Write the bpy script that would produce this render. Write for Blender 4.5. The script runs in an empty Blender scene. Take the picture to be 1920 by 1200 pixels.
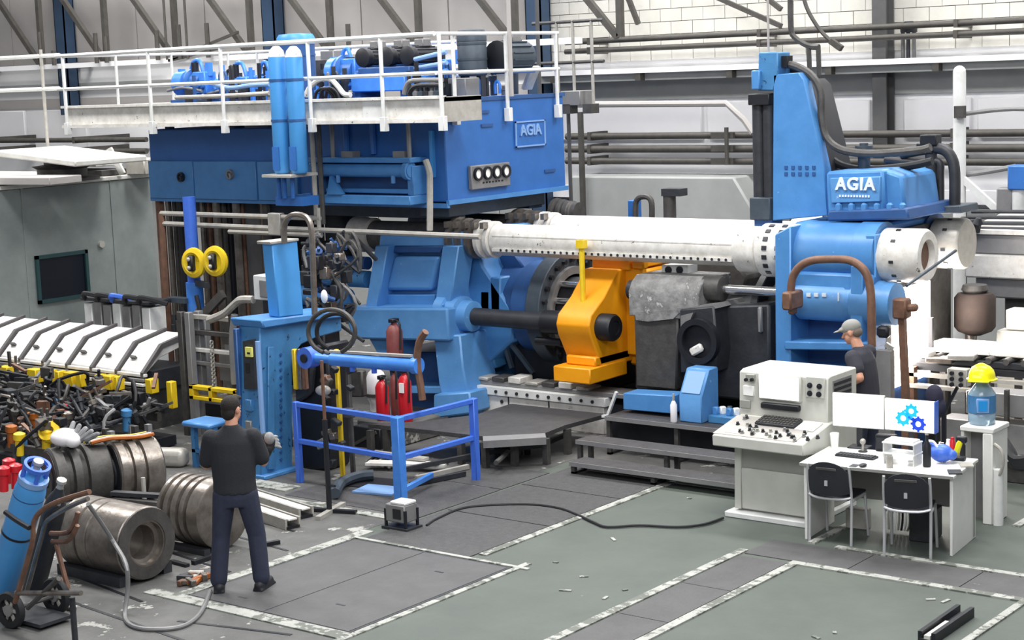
import bpy, bmesh, math, random
from mathutils import Vector, Matrix
random.seed(7)
PI = math.pi
SC = bpy.context.scene
COL = SC.collection
V3 = Vector

# ------------------------------------------------------------------ camera
FPX, YAW, PITCH, ROLL, CAMZ = 3228.0, 0.66445, 0.14258, 0.03689, 4.5
_r = V3((math.cos(YAW), math.sin(YAW), 0)); _g = V3((-math.sin(YAW), math.cos(YAW), 0)); _z = V3((0, 0, 1))
CF = _g*math.cos(PITCH) - _z*math.sin(PITCH); _u = _g*math.sin(PITCH) + _z*math.cos(PITCH)
CR = _r*math.cos(ROLL) - _u*math.sin(ROLL); CU = _u*math.cos(ROLL) + _r*math.sin(ROLL)
CPOS = V3((0, 0, CAMZ))
cd = bpy.data.cameras.new('camera'); cam = bpy.data.objects.new('camera', cd); COL.objects.link(cam)
cam.matrix_world = Matrix(((CR.x, CU.x, -CF.x, 0), (CR.y, CU.y, -CF.y, 0), (CR.z, CU.z, -CF.z, CAMZ), (0, 0, 0, 1)))
cd.sensor_width = 36; cd.lens = FPX/1920*36; cd.clip_end = 200
SC.camera = cam

# ------------------------------------------------------------------ world, lights, exposure
w = bpy.data.worlds.new('world'); SC.world = w; w.use_nodes = True
bg = w.node_tree.nodes['Background']; bg.inputs[0].default_value = (0.93, 0.96, 1.0, 1); bg.inputs[1].default_value = 0.4
def area(name, loc, rot, sx, sy, power, col=(1, 1, 1)):
    l = bpy.data.lights.new(name, 'AREA'); l.shape = 'RECTANGLE'; l.size = sx; l.size_y = sy; l.energy = power; l.color = col
    o = bpy.data.objects.new(name, l); COL.objects.link(o); o.location = loc; o.rotation_euler = rot; return o
for i, (lx, ly) in enumerate(((-24, 13), (-14, 12.5), (-6, 12), (-25, 20.8), (-16, 20.8), (-7, 20.8))):
    area('hall_overhead_light', (lx, ly, 11.5), (0, 0, 0), 6, 1.8, 1250, (1, 0.985, 0.96))  # unseen overhead lights; the row by the back wall is added to brighten it
area('camera_side_fill', (-3, 2.5, 9.0), (math.radians(52), 0, math.radians(38)), 9, 4, 1150, (0.97, 0.98, 1))  # unseen soft fill added from the camera side, no window there
SC.view_settings.view_transform = 'Standard'; SC.view_settings.look = 'None'
SC.view_settings.exposure = -0.3; SC.view_settings.gamma = 1.0; SC.view_settings.use_curve_mapping = False

# ------------------------------------------------------------------ measuring helpers: a sight line meets a real plane of the hall
def _ray(px, py): return CF + CR*((px-960)/FPX) - CU*((py-600)/FPX)
def _on(px, py, ax, v):
    d = _ray(px, py); return CPOS + d*((v-CPOS[ax])/d[ax])
def wx(px, py, X): return _on(px, py, 0, X)
def wy(px, py, Y): return _on(px, py, 1, Y)
def wz(px, py, Z=0.0): return _on(px, py, 2, Z)

# ------------------------------------------------------------------ materials
def lin(h):
    h = h.lstrip('#'); o = []
    for i in (0, 2, 4):
        c = int(h[i:i+2], 16)/255; o.append(c/12.92 if c <= 0.04045 else ((c+0.055)/1.055)**2.4)
    return (*o, 1)
MATS = {}
def mat(name, col, rough=0.5, metal=0.0, col2=None, scale=6.0, amt=0.5, bump=0.0, bscale=40.0, chips=None, chip_t=0.66, chip_s=9.0, emit=0.0, detail=6.0, trans=0.0, alpha=1.0):
    if name in MATS: return MATS[name]
    m = bpy.data.materials.new(name); m.use_nodes = True; nt = m.node_tree; b = nt.nodes['Principled BSDF']
    N = nt.nodes.new; L = nt.links.new
    b.inputs['Roughness'].default_value = rough; b.inputs['Metallic'].default_value = metal
    tc = N('ShaderNodeTexCoord')
    out = None
    if col2:
        n = N('ShaderNodeTexNoise'); n.inputs['Scale'].default_value = scale; n.inputs['Detail'].default_value = detail; n.inputs['Roughness'].default_value = 0.65
        L(tc.outputs['Object'], n.inputs['Vector'])
        r = N('ShaderNodeValToRGB'); r.color_ramp.elements[0].position = 0.5-amt*0.3; r.color_ramp.elements[1].position = 0.5+amt*0.3
        r.color_ramp.elements[0].color = lin(col); r.color_ramp.elements[1].color = lin(col2)
        L(n.outputs['Fac'], r.inputs['Fac']); out = r.outputs['Color']
    if chips:
        n2 = N('ShaderNodeTexNoise'); n2.inputs['Scale'].default_value = chip_s; n2.inputs['Detail'].default_value = 9; n2.inputs['Roughness'].default_value = 0.7
        L(tc.outputs['Object'], n2.inputs['Vector'])
        r2 = N('ShaderNodeValToRGB'); r2.color_ramp.elements[0].position = chip_t; r2.color_ramp.elements[1].position = chip_t+0.03
        r2.color_ramp.elements[0].color = (0, 0, 0, 1); r2.color_ramp.elements[1].color = (1, 1, 1, 1)
        L(n2.outputs['Fac'], r2.inputs['Fac'])
        mx = N('ShaderNodeMix'); mx.data_type = 'RGBA'
        if out: L(out, mx.inputs[6])
        else: mx.inputs[6].default_value = lin(col)
        mx.inputs[7].default_value = lin(chips); L(r2.outputs['Color'], mx.inputs[0]); out = mx.outputs[2]
    if out: L(out, b.inputs['Base Color'])
    else: b.inputs['Base Color'].default_value = lin(col)
    if bump:
        n3 = N('ShaderNodeTexNoise'); n3.inputs['Scale'].default_value = bscale; n3.inputs['Detail'].default_value = 4
        L(tc.outputs['Object'], n3.inputs['Vector'])
        bp = N('ShaderNodeBump'); bp.inputs['Strength'].default_value = bump; bp.inputs['Distance'].default_value = 0.02
        L(n3.outputs['Fac'], bp.inputs['Height']); L(bp.outputs['Normal'], b.inputs['Normal'])
    if emit:
        b.inputs['Emission Color'].default_value = lin(col); b.inputs['Emission Strength'].default_value = emit
    if trans: b.inputs['Transmission Weight'].default_value = trans
    if alpha < 1: b.inputs['Alpha'].default_value = alpha
    MATS[name] = m; return m
M_tank = mat('tank_blue', '#356fba', 0.45, 0, '#2a60a6', 3, 0.9, chips='#6a9ad4', chip_t=0.68, chip_s=12)
M_blue = mat('press_blue', '#619ad2', 0.4, 0, '#4f87c2', 3, 0.9, 0.06, 30, chips='#a9cdf0', chip_t=0.66, chip_s=14)
M_blue2 = mat('platen_blue', '#528fcc', 0.4, 0, '#427cb8', 4, 0.9, chips='#7cb0e4', chip_t=0.67, chip_s=16)
M_navy = mat('deep_blue', '#2f5a96', 0.5, 0, '#274a7c', 5, 0.8)
M_teal = mat('shear_blue', '#4583b8', 0.5, 0, '#396f9e', 5, 0.9, 0.1, 40, chips='#15243a', chip_t=0.62, chip_s=12)
M_sky = mat('panel_blue', '#4d9bdd', 0.4, 0, '#4490d2', 3, 0.8)
M_rail = mat('rail_blue', '#4674dc', 0.4, 0, '#3b66ca', 8, 0.8, chips='#6d95ea', chip_t=0.66)
M_ybl = mat('bright_blue', '#3878d8', 0.35, 0, '#4f92e6', 5, 0.8)
M_yel = mat('crosshead_yellow', '#f4a614', 0.42, 0, '#e6930c', 4, 0.9, chips='#b06808', chip_t=0.68, chip_s=10)
M_yel2 = mat('safety_yellow', '#f0d024', 0.5, 0, '#d8b21a', 8, 0.8, chips='#5a4a14', chip_t=0.66)
M_hat = mat('helmet_yellow', '#f2ea10', 0.3)
M_white = mat('white_paint', '#e4e5e4', 0.45, 0, '#cfd0ce', 5, 0.7, chips='#7c7a76', chip_t=0.69, chip_s=18)
M_rodw = mat('rod_white', '#eceae6', 0.4, 0, '#c4c0b9', 8, 0.8, chips='#4c4741', chip_t=0.635, chip_s=12)
M_cons = mat('console_cream', '#cacac3', 0.5, 0, '#bbbbb3', 4, 0.8, chips='#77756c', chip_t=0.7, chip_s=15)
M_consg = mat('console_grey', '#8b8c86', 0.5, 0, '#9b9c95', 3, 0.8)
M_steel = mat('bare_steel', '#8e8a86', 0.42, 0.55, '#6c6661', 5, 0.9, 0.1, 30)
M_brown = mat('brown_steel', '#9c958e', 0.33, 0.7, '#625a54', 7, 0.9, 0.12, 25)
M_rust = mat('rusty_pipe', '#8a6653', 0.55, 0.25, '#5d4438', 9, 0.9)
M_dark = mat('dark_iron', '#2a2c31', 0.5, 0.25, '#3d3f44', 6, 0.9, 0.12, 30)
M_black = mat('oily_black', '#14151a', 0.5, 0.1, '#20222a', 4, 0.9)
M_rub = mat('rubber', '#1b1c20', 0.65)
M_grit = mat('grey_iron', '#5b5a59', 0.55, 0.35, '#403d3b', 9, 0.9, 0.15, 30)
M_mid = mat('grey_machine', '#77777a', 0.5, 0.2, '#8c8b8a', 5, 0.9)
M_pale = mat('pale_pipe', '#bcb9b2', 0.4, 0.2, '#a29e97', 9, 0.7)
M_slate = mat('slate_motor', '#4a5560', 0.5, 0.2, '#39424c', 6, 0.8)
M_chrome = mat('chrome', '#dcdcdc', 0.18, 0.95)
M_cover = mat('cast_cover', '#949494', 0.6, 0.1, '#5e5d5c', 7, 0.6, 0.4, 18, chips='#b4b4b2', chip_t=0.6, chip_s=7)
M_cabin = mat('cabin_grey', '#8f9795', 0.35, 0, '#7b8382', 1.6, 0.6)
M_roof = mat('roof_white', '#e2e2de', 0.7, 0, '#bdbbb4', 3, 0.8)
M_glass = mat('dark_glass', '#161b26', 0.12, 0.0)
M_green = mat('window_green', '#28474a', 0.4)
M_hood = mat('hood_white', '#f0f0ee', 0.4, 0, '#d0cdc8', 6, 0.7, 0.1, 12)
M_hoodg = mat('hood_grey', '#5e5b5c', 0.5, 0.2)
M_red = mat('extinguisher_red', '#c8202c', 0.32)
M_dred = mat('faded_red', '#8a4a48', 0.5, 0, '#6f3a39', 8, 0.8)
M_sheet = mat('sheet_white', '#f4f4f2', 0.5)
M_skin = mat('skin', '#c9937a', 0.5)
M_tee = mat('tee_black', '#24252b', 0.85, bump=0.12, bscale=60)
M_jean = mat('trouser_navy', '#262a3c', 0.85, 0, '#2e3348', 12, 0.8, 0.12, 60)
M_shoe = mat('shoe_black', '#1a1b22', 0.6)
M_hair = mat('hair_dark', '#1c1613', 0.8, bump=0.4, bscale=120)
M_capg = mat('cap_grey', '#8f8e8a', 0.8)
M_glove = mat('glove_grey', '#a9a9aa', 0.8, 0, '#6f7074', 12, 0.8)
M_cloth = mat('cloth_white', '#f0edf0', 0.8)
M_plastic = mat('chair_black', '#22242c', 0.5)
M_alu = mat('chair_metal', '#c3c3c6', 0.35, 0.4)
M_lam = mat('desk_laminate', '#e6e6e2', 0.4, 0, '#dadad6', 4, 0.6)
M_lamg = mat('desk_edge', '#8e8e8a', 0.5)
M_slope = mat('console_slope', '#aeaaa5', 0.5, 0, '#9c9893', 6, 0.8)
M_orange = mat('orange_part', '#b8651c', 0.5, 0, '#8d4a15', 8, 0.8)
M_gold = mat('lime_label', '#e6e47a', 0.5)
M_letter = mat('letter_white', '#dfe9f4', 0.5)
M_letter2 = mat('letter_blue', '#7fa4d6', 0.5)

# ------------------------------------------------------------------ mesh builder
OFF = {}
BOXES = []          # world bounds of what is built, so that loose clutter can keep clear of it
LOCALS = set()
def clear_of(mb, pad=0.004):
    lo = [min(p[i] for p in mb.v)-pad for i in range(3)]; hi = [max(p[i] for p in mb.v)+pad for i in range(3)]
    return not any(all(lo[i] < b[i] and hi[i] > a[i] for i in range(3)) for a, b in BOXES)
class MB:
    def __init__(s): s.v = []; s.f = []
    def add(s, vs, fs):
        n = len(s.v); s.v += [V3(p) for p in vs]; s.f += [tuple(i+n for i in f) for f in fs]; return s
    def box(s, x0, x1, y0, y1, z0, z1):
        return s.add([(x, y, z) for x in (x0, x1) for y in (y0, y1) for z in (z0, z1)],
                     [(0, 1, 3, 2), (4, 6, 7, 5), (0, 4, 5, 1), (2, 3, 7, 6), (0, 2, 6, 4), (1, 5, 7, 3)])
    def cbox(s, c, sz, rot=None):
        n = len(s.v); s.box(-sz[0]/2, sz[0]/2, -sz[1]/2, sz[1]/2, -sz[2]/2, sz[2]/2)
        R = rot or Matrix.Identity(3)
        for i in range(n, len(s.v)): s.v[i] = R @ s.v[i] + V3(c)
        return s
    def beam(s, p0, p1, wd, ht):                 # rectangular bar from p0 to p1
        p0 = V3(p0); p1 = V3(p1); d = (p1-p0); L = d.length; d.normalize()
        up = V3((0, 0, 1)) if abs(d.z) < 0.95 else V3((0, 1, 0))
        a = d.cross(up).normalized(); b = a.cross(d)
        vs = [p + a*(i*wd/2) + b*(j*ht/2) for p in (p0, p1) for i, j in ((-1, -1), (1, -1), (1, 1), (-1, 1))]
        return s.add(vs, [(3, 2, 1, 0), (4, 5, 6, 7), (0, 1, 5, 4), (1, 2, 6, 5), (2, 3, 7, 6), (3, 0, 4, 7)])
    def prism(s, pts, ax, a, b):                 # pts: 3-D points of the outline, moved to a and b along axis ax
        n = len(pts); vs = []
        for t in (a, b):
            for p in pts: q = list(p); q[ax] = t; vs.append(q)
        return s.add(vs, [tuple(range(n-1, -1, -1)), tuple(range(n, 2*n))] + [(i, (i+1) % n, n+(i+1) % n, n+i) for i in range(n)])
    def pxy(s, px, Y0, Y1): return s.prism([wy(a, b, Y0) for a, b in px], 1, Y0, Y1)
    def pxx(s, px, X0, X1): return s.prism([wx(a, b, X0) for a, b in px], 0, X0, X1)
    def pxz(s, px, Z0, Z1): return s.prism([wz(a, b, Z1) for a, b in px], 2, Z0, Z1)
    def lathe(s, p0, d, prof, n=20):             # prof: (distance along d, radius)
        p0 = V3(p0); d = V3(d).normalized(); u = d.orthogonal().normalized(); w_ = d.cross(u); vs = []; fs = []
        for t, r in prof:
            for k in range(n):
                a = 2*PI*k/n; vs.append(p0 + d*t + (u*math.cos(a) + w_*math.sin(a))*max(r, 1e-4))
        m = len(prof)
        for j in range(m-1):
            for k in range(n): fs.append((j*n+k, j*n+(k+1) % n, (j+1)*n+(k+1) % n, (j+1)*n+k))
        fs.append(tuple(range(n-1, -1, -1))); fs.append(tuple(range((m-1)*n, m*n)))
        return s.add(vs, fs)
    def cyl(s, p0, p1, r, n=14, r2=None):
        d = V3(p1)-V3(p0); return s.lathe(p0, d, [(0, r), (d.length, r if r2 is None else r2)], n)
    def ring(s, p0, d, L, ro, ri, n=24):         # hollow ring
        p0 = V3(p0); d = V3(d).normalized(); u = d.orthogonal().normalized(); w_ = d.cross(u); vs = []; fs = []
        pr = [(0, ro), (L, ro), (L, ri), (0, ri)]
        for t, r in pr:
            for k in range(n):
                a = 2*PI*k/n; vs.append(p0+d*t+(u*math.cos(a)+w_*math.sin(a))*r)
        for j in range(4):
            for k in range(n): fs.append((j*n+k, j*n+(k+1) % n, ((j+1) % 4)*n+(k+1) % n, ((j+1) % 4)*n+k))
        return s.add(vs, fs)
    def tube(s, path, r, n=8, sub=0):
        P = [V3(p) for p in path]
        if sub:
            Q = []
            for i in range(len(P)-1):
                a = P[max(i-1, 0)]; b = P[i]; c = P[i+1]; e = P[min(i+2, len(P)-1)]
                for k in range(sub):
                    t = k/sub; Q.append(0.5*((2*b)+(c-a)*t+(2*a-5*b+4*c-e)*t*t+(3*b-a-3*c+e)*t*t*t))
            P = Q+[P[-1]]
        m = len(P); vs = []; fs = []; prev = None
        for i in range(m):
            d = (P[min(i+1, m-1)]-P[max(i-1, 0)]).normalized()
            if prev is None: u = d.orthogonal().normalized()
            else: u = (prev - d*prev.dot(d)).normalized()
            prev = u; w_ = d.cross(u); rr = r[i] if isinstance(r, (list, tuple)) else r
            for k in range(n):
                a = 2*PI*k/n; vs.append(P[i]+(u*math.cos(a)+w_*math.sin(a))*rr)
        for i in range(m-1):
            for k in range(n): fs.append((i*n+k, i*n+(k+1) % n, (i+1)*n+(k+1) % n, (i+1)*n+k))
        fs.append(tuple(range(n-1, -1, -1))); fs.append(tuple(range((m-1)*n, m*n)))
        return s.add(vs, fs)
    def ball(s, c, r, nu=14, nv=9, rot=None):
        if not isinstance(r, (tuple, list)): r = (r, r, r)
        vs = []; fs = []; R = rot or Matrix.Identity(3); c = V3(c)
        for j in range(1, nv):
            t = PI*j/nv
            for k in range(nu):
                a = 2*PI*k/nu; vs.append(c + R @ V3((r[0]*math.sin(t)*math.cos(a), r[1]*math.sin(t)*math.sin(a), r[2]*math.cos(t))))
        vs += [c + R @ V3((0, 0, r[2])), c + R @ V3((0, 0, -r[2]))]; T = len(vs)-2; B = T+1
        for j in range(nv-2):
            for k in range(nu): fs.append((j*nu+k, (j+1)*nu+k, (j+1)*nu+(k+1) % nu, j*nu+(k+1) % nu))
        for k in range(nu): fs.append((T, k, (k+1) % nu)); fs.append((B, (nv-2)*nu+(k+1) % nu, (nv-2)*nu+k))
        return s.add(vs, fs)
    def caps(s, p0, p1, r0, r1, n=12):           # tapered capsule
        p0 = V3(p0); p1 = V3(p1); d = p1-p0; L = d.length
        pr = [(-r0*math.cos(a), r0*math.sin(a)) for a in (0.05, 0.5, 1.0)] + [(0, r0), (L, r1)] + [(L+r1*math.cos(a), r1*math.sin(a)) for a in (1.0, 0.5, 0.05)]
        return s.lathe(p0, d, pr, n)
    def ell(s, rings, n=20):                     # loft of horizontal ellipses (centre, rx, ry)
        vs = []; fs = []
        for c, rx, ry in rings:
            for k in range(n):
                a = 2*PI*k/n; vs.append(V3(c)+V3((rx*math.cos(a), ry*math.sin(a), 0)))
        m = len(rings)
        for j in range(m-1):
            for k in range(n): fs.append((j*n+k, j*n+(k+1) % n, (j+1)*n+(k+1) % n, (j+1)*n+k))
        fs.append(tuple(range(n-1, -1, -1))); fs.append(tuple(range((m-1)*n, m*n)))
        return s.add(vs, fs)
    def build(s, name, m, parent=None, bevel=0.0, seg=1, sharp=40, smooth=True, flat=False):
        me = bpy.data.meshes.new(name)
        if parent is None:
            lo = [min(p[i] for p in s.v) for i in range(3)]; hi = [max(p[i] for p in s.v) for i in range(3)]
            off = V3(((lo[0]+hi[0])/2, (lo[1]+hi[1])/2, lo[2]))
        else: off = OFF.get(parent.name, V3((0, 0, 0)))
        if parent is None or parent.name not in LOCALS: BOXES.append(([min(p[i] for p in s.v) for i in range(3)], [max(p[i] for p in s.v) for i in range(3)]))
        me.from_pydata([p-off for p in s.v], [], s.f)
        b = bmesh.new(); b.from_mesh(me); bmesh.ops.recalc_face_normals(b, faces=b.faces); b.to_mesh(me); b.free()
        if not flat:
            me.polygons.foreach_set('use_smooth', [True]*len(me.polygons)); me.set_sharp_from_angle(angle=math.radians(sharp))
        me.materials.append(m)
        o = bpy.data.objects.new(name, me); COL.objects.link(o)
        if parent is None: o.location = off
        else: o.parent = parent
        OFF[o.name] = off
        if parent is not None and parent.name in LOCALS: LOCALS.add(o.name)
        if bevel:
            md = o.modifiers.new('bevel', 'BEVEL'); md.width = bevel; md.segments = seg; md.limit_method = 'ANGLE'; md.angle_limit = math.radians(35)
        return o
def tag(o, label=None, cat=None, group=None, kind=None):
    if label: o['label'] = label
    if cat: o['category'] = cat
    if group: o['group'] = group
    if kind: o['kind'] = kind
    return o
def thing(name, label, cat, loc, rotz=0.0, group=None, local=False):
    o = bpy.data.objects.new(name, None); COL.objects.link(o); o.location = loc; o.rotation_euler = (0, 0, rotz); o.empty_display_size = 0.2
    OFF[o.name] = V3((0, 0, 0)) if local else V3(loc)
    if local: LOCALS.add(o.name)
    return tag(o, label, cat, group)
def solo(mb, name, m, label, cat, group=None, **k): return tag(mb.build(name, m, None, **k), label, cat, group)
def struct(mb, name, m, parent=None, **k):
    o = mb.build(name, m, parent, **k)
    if parent is None: o['kind'] = 'structure'
    return o
def dup(root, loc, rotz=None, label=None):
    r = root.copy(); COL.objects.link(r); r.location = loc
    if rotz is not None: r.rotation_euler = (0, 0, rotz)
    if label: r['label'] = label
    for ch in list(root.children):
        c = ch.copy(); COL.objects.link(c); c.parent = r
        for g in list(ch.children):
            d = g.copy(); COL.objects.link(d); d.parent = c
    return r
def inst(src, parent, delta):                    # another piece sharing src's mesh
    o = src.copy(); COL.objects.link(o); o.parent = parent; o.location = V3(src.location)+V3(delta); return o
def text(body, size, depth, org, xdir, ydir, name, m, parent, sp=1.0):
    cu = bpy.data.curves.new('txt', 'FONT'); cu.body = body; cu.size = size; cu.extrude = depth; cu.align_x = 'CENTER'; cu.align_y = 'CENTER'; cu.offset = 0.006; cu.space_character = sp
    to = bpy.data.objects.new('txt', cu); COL.objects.link(to)
    me = bpy.data.meshes.new_from_object(to); bpy.data.objects.remove(to)
    xd = V3(xdir).normalized(); yd = V3(ydir).normalized(); zd = xd.cross(yd)
    off = OFF.get(parent.name, V3((0, 0, 0)))
    for v in me.vertices: v.co = xd*v.co.x + yd*v.co.y + zd*v.co.z + V3(org) - off
    me.materials.clear(); me.materials.append(m)
    o = bpy.data.objects.new(name, me); COL.objects.link(o); o.parent = parent; return o
def rp(*a): return [V3(p) for p in a]
# =================================================================== SETTING
M_floor = mat('floor_green', '#565e57', 0.62, 0, '#464d48', 1.3, 0.9, 0.06, 30, chips='#9ea5a0', chip_t=0.7, chip_s=5)
M_slab = mat('slab_grey', '#646462', 0.6, 0, '#454545', 3.2, 0.9, 0.2, 22, chips='#a5a49f', chip_t=0.6, chip_s=3.2)
M_plate = mat('plate_grey', '#5a5a5b', 0.6, 0.2, '#4a4a4b', 3, 0.9, 0.2, 26, chips='#8e8e8c', chip_t=0.7, chip_s=6)
M_check = mat('checker_plate', '#3f3f41', 0.6, 0.2, '#545455', 14, 0.9, 0.8, 60)
M_paint = mat('floor_paint', '#b2b3ae', 0.6, 0, '#8f918b', 9, 0.9, chips='#62665f', chip_t=0.5, chip_s=7)
M_wallw = mat('wall_white', '#f0f0f1', 0.7, 0, '#e6e6e8', 1.0, 0.7)
M_wallp = mat('wall_panel_white', '#f6f5f7', 0.6, 0, '#efeef1', 1.2, 0.7)
M_clad = mat('cladding_grey', '#aeaaa8', 0.7, 0, '#a09c9a', 0.8, 0.8)
M_block = mat('block_wall', '#d0cec7', 0.8, 0, '#bcbab2', 3, 0.9, 0.15, 20)
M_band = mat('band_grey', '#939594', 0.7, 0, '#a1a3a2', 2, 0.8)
M_colb = mat('column_blue', '#2b3f58', 0.5, 0, '#334a66', 3, 0.8)
M_cold = mat('column_grey', '#4b4b4d', 0.5, 0.1, '#5c5c5c', 3, 0.8)
M_gird = mat('girder_dark', '#3b3936', 0.6, 0.1, '#504d49', 6, 0.8)

fl = struct(MB().box(-46, 6, 3, 24.2, -0.2, 0), 'floor', M_floor)
def fpart(name, m, x0, x1, y0, y1, h=0.006, b=0.0): return MB().box(x0, x1, y0, y1, -0.02, h).build(name, m, fl, bevel=b)
# worn concrete of the machine bay and the steel covers let into the floor
fpart('concrete_slab', M_slab, -45.5, -11.62, 5.0, 23.9, 0.003)
fpart('concrete_slab', M_slab, -11.62, -9.3, 5.0, 9.66, 0.003)
fpart('concrete_slab', M_slab, -11.62, -8.0, 15.9, 23.9, 0.003)
for x0, x1 in ((-11.45, -10.56), (-10.545, -9.55)):
    fpart('steel_plate', M_plate, x0, x1, 9.86, 11.98, 0.008)
for cx, cy in ((-11.0, 10.05), (-10.1, 10.35), (-10.0, 11.55)):
    MB().box(cx-0.05, cx+0.05, cy-0.012, cy+0.012, 0.0, 0.0095).build('lifting_slot', M_black, fl)
fpart('plate_frame', M_dark, -11.48, -9.52, 9.835, 12.01, 0.005)
for i in range(3):
    fpart('checker_plate', M_check, -11.4, -10.08, 12.08+i*1.27, 13.33+i*1.27, 0.009)
fpart('checker_plate', M_check, -13.4, -11.45, 12.95, 14.3, 0.008)
fpart('checker_plate', M_check, -12.6, -11.45, 14.33, 15.2, 0.008)
# grey covers of the cable trench
for i in range(9):
    fpart('trench_cover', M_plate, -7.93, -7.44, 4.42+i*1.0, 5.41+i*1.0, 0.007)
for i in range(6):
    fpart('trench_cover', M_plate, -7.93+i*1.05, -6.89+i*1.05, 13.5, 14.04, 0.007)
# painted lines
for x0, x1, y0, y1 in ((-9.5, -9.43, 5.0, 12.2), (-11.62, -11.49, 9.7, 12.3), (-11.9, -9.5, 9.68, 9.83), (-11.5, -9.35, 12.02, 12.07), (-10.06, -9.97, 12.2, 15.9),
                       (-8.04, -7.95, 5.0, 13.6), (-7.42, -7.33, 5.0, 13.42), (-7.42, -3.0, 13.4, 13.49), (-7.3, -3.0, 14.06, 14.14), (-5.26, -5.19, 8.0, 13.4), (-7.6, -7.52, 14.1, 15.2),
                       (-13.6, -11.7, 12.72, 12.84), (-14.4, -13.5, 13.05, 13.3), (-6.2, -6.12, 15.6, 19)):
    _h = 0.0105+0.0005*len([c for c in fl.children if c.name.startswith('paint_line')]); MB().box(x0, x1, y0, y1, 0.0, _h).build('paint_line', M_paint, fl)
for (a_, c_) in (((-13.9, 10.9), (-11.7, 10.55)), ((-13.6, 11.6), (-11.75, 11.35)), ((-15.2, 12.3), (-12.2, 11.9)), ((-12.9, 9.7), (-11.7, 9.5)), ((-12.6, 9.2), (-9.9, 8.9)), ((-14.8, 12.9), (-12.4, 12.6)), ((-11.0, 9.3), (-9.9, 9.55))): MB().beam((a_[0], a_[1], 0.001), (c_[0], c_[1], 0.001), 0.035, 0.012).build('floor_joint', M_black, fl)
# --- back wall
wb = struct(MB().box(-46, 4, 24.0, 24.3, -0.2, 10), 'wall_back', M_wallw)
def wbox(name, m, x0, x1, z0, z1, y0=23.93, y1=24.02, b=0.0): return MB().box(x0, x1, y0, y1, z0, z1).build(name, m, wb, bevel=b)
bays = [-36.84, -30.48, -24.16, -17.8, -11.44, -5.08]
for i in range(3):                                  # grey sheet cladding above the girder chord
    x0, x1 = bays[i]+0.02, bays[i+1]-0.02
    n = 3
    for k in range(n):
        a = x0+(x1-x0)*k/n; wbox('cladding_panel', M_clad, a+0.015, x0+(x1-x0)*(k+1)/n-0.015, 5.0, 8.2)
wbox('cladding_panel', M_clad, -43.2, -36.88, 5.0, 8.2)
# pale concrete blocks of the upper right bay
for row in range(8):
    zz = 4.62+row*0.205
    x = -18.9+(0.2 if row % 2 else 0)
    first = None
    while x < -7.2:
        y0 = 23.95-random.random()*0.012
        if first is None: first = MB().box(x, x+0.395, 23.94, 24.02, zz, zz+0.195).build('block', M_block, wb); fx = x
        else: inst(first, wb, (x-fx, y0-23.94, 0))
        x += 0.405
# dark beam shadow strip, white wall panels, grey dado
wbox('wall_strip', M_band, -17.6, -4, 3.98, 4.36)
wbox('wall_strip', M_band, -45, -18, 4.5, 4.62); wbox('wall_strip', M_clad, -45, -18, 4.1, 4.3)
for x0, x1 in ((-17.55, -14.7), (-14.6, -11.75), (-11.2, -10.15), (-10.05, -9.1), (-9.0, -6.0)):
    wbox('wall_panel', M_wallp, x0, x1, 3.32, 3.9, 23.9, 24.02, 0.02)
for i in range(9):
    a = -43+i*2.15
    if a < -19: wbox('wall_panel', M_wallp, a, a+2.05, 3.2, 4.06, 23.9, 24.02, 0.02)
for i in range(14): wbox('dado_panel', M_band, -45+i*2.9, -42.12+i*2.9, 0.0, 2.35 if i < 9 else 2.3, 23.88, 24.02, 0.015)
wbox('ledge_plate', M_wallp, -18.2, -4, 2.36, 2.56, 23.8, 24.02)
# steel stanchions
for i, x in enumerate(bays):
    m = M_colb if i < 4 else M_cold
    b = MB(); zl = 3.95 if i in (1, 2) else 0.0
    cw = 0.16 if i < 4 else 0.11
    b.box(x-cw, x+cw, 23.6, 23.63, zl, 9); b.box(x-cw, x+cw, 23.86, 23.89, zl, 9); b.box(x-0.02, x+0.02, 23.63, 23.86, zl, 9)
    if i < 4: b.box(x-cw, x-cw+0.02, 23.6, 23.88, zl, 9); b.box(x+cw-0.02, x+cw, 23.6, 23.88, zl, 9)
    b.build('steel_column', m, wb)
# lattice girder of the crane runway
lg = MB().box(-45, -16.5, 23.0, 23.2, 4.93, 5.03).build('lattice_girder', M_wallp, wb)
MB().box(-45, -16.5, 23.0, 23.2, 7.2, 7.4).build('girder_chord', M_gird, lg)
for i in range(4):
    for k in range(3):
        x0 = bays[i]+k*2.12; x1 = x0+2.12
        if x0 > -18.4 and k > 0: continue
        MB().beam((x0+0.05, 23.1, 7.2), (x1-0.05, 23.1, 5.0), 0.1, 0.1).build('diagonal', M_gird, lg)
        MB().beam((x1, 23.1, 5.0), (x1, 23.1, 7.2), 0.1, 0.1).build('upright', M_gird, lg)
MB().beam((-26.3, 22.95, 4.98), (-24.3, 22.95, 5.45), 0.05, 0.05).build('diagonal', M_gird, lg)
MB().beam((-26.3, 22.95, 4.98), (-24.6, 22.95, 5.2), 0.05, 0.05).build('diagonal', M_gird, lg)
for px, py0, py1 in ((73, 60, 108), (178, 62, 90), (197, 68, 90), (293, 57, 88), (334, 46, 80), (387, 43, 80), (306, -5, 90), (345, -5, 85), (100, 95, 104), (618, 30, 62), (652, 45, 60)):
    q0 = wy(px, py0, 22.9); q1 = wy(px, py1, 22.9); MB().cyl((q0.x, 22.9, min(q1.z, 5.0)), (q0.x, 22.9, q0.z), 0.045 if py0 > 0 else 0.025, 8).build('stub_post', M_gird, lg)
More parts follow.
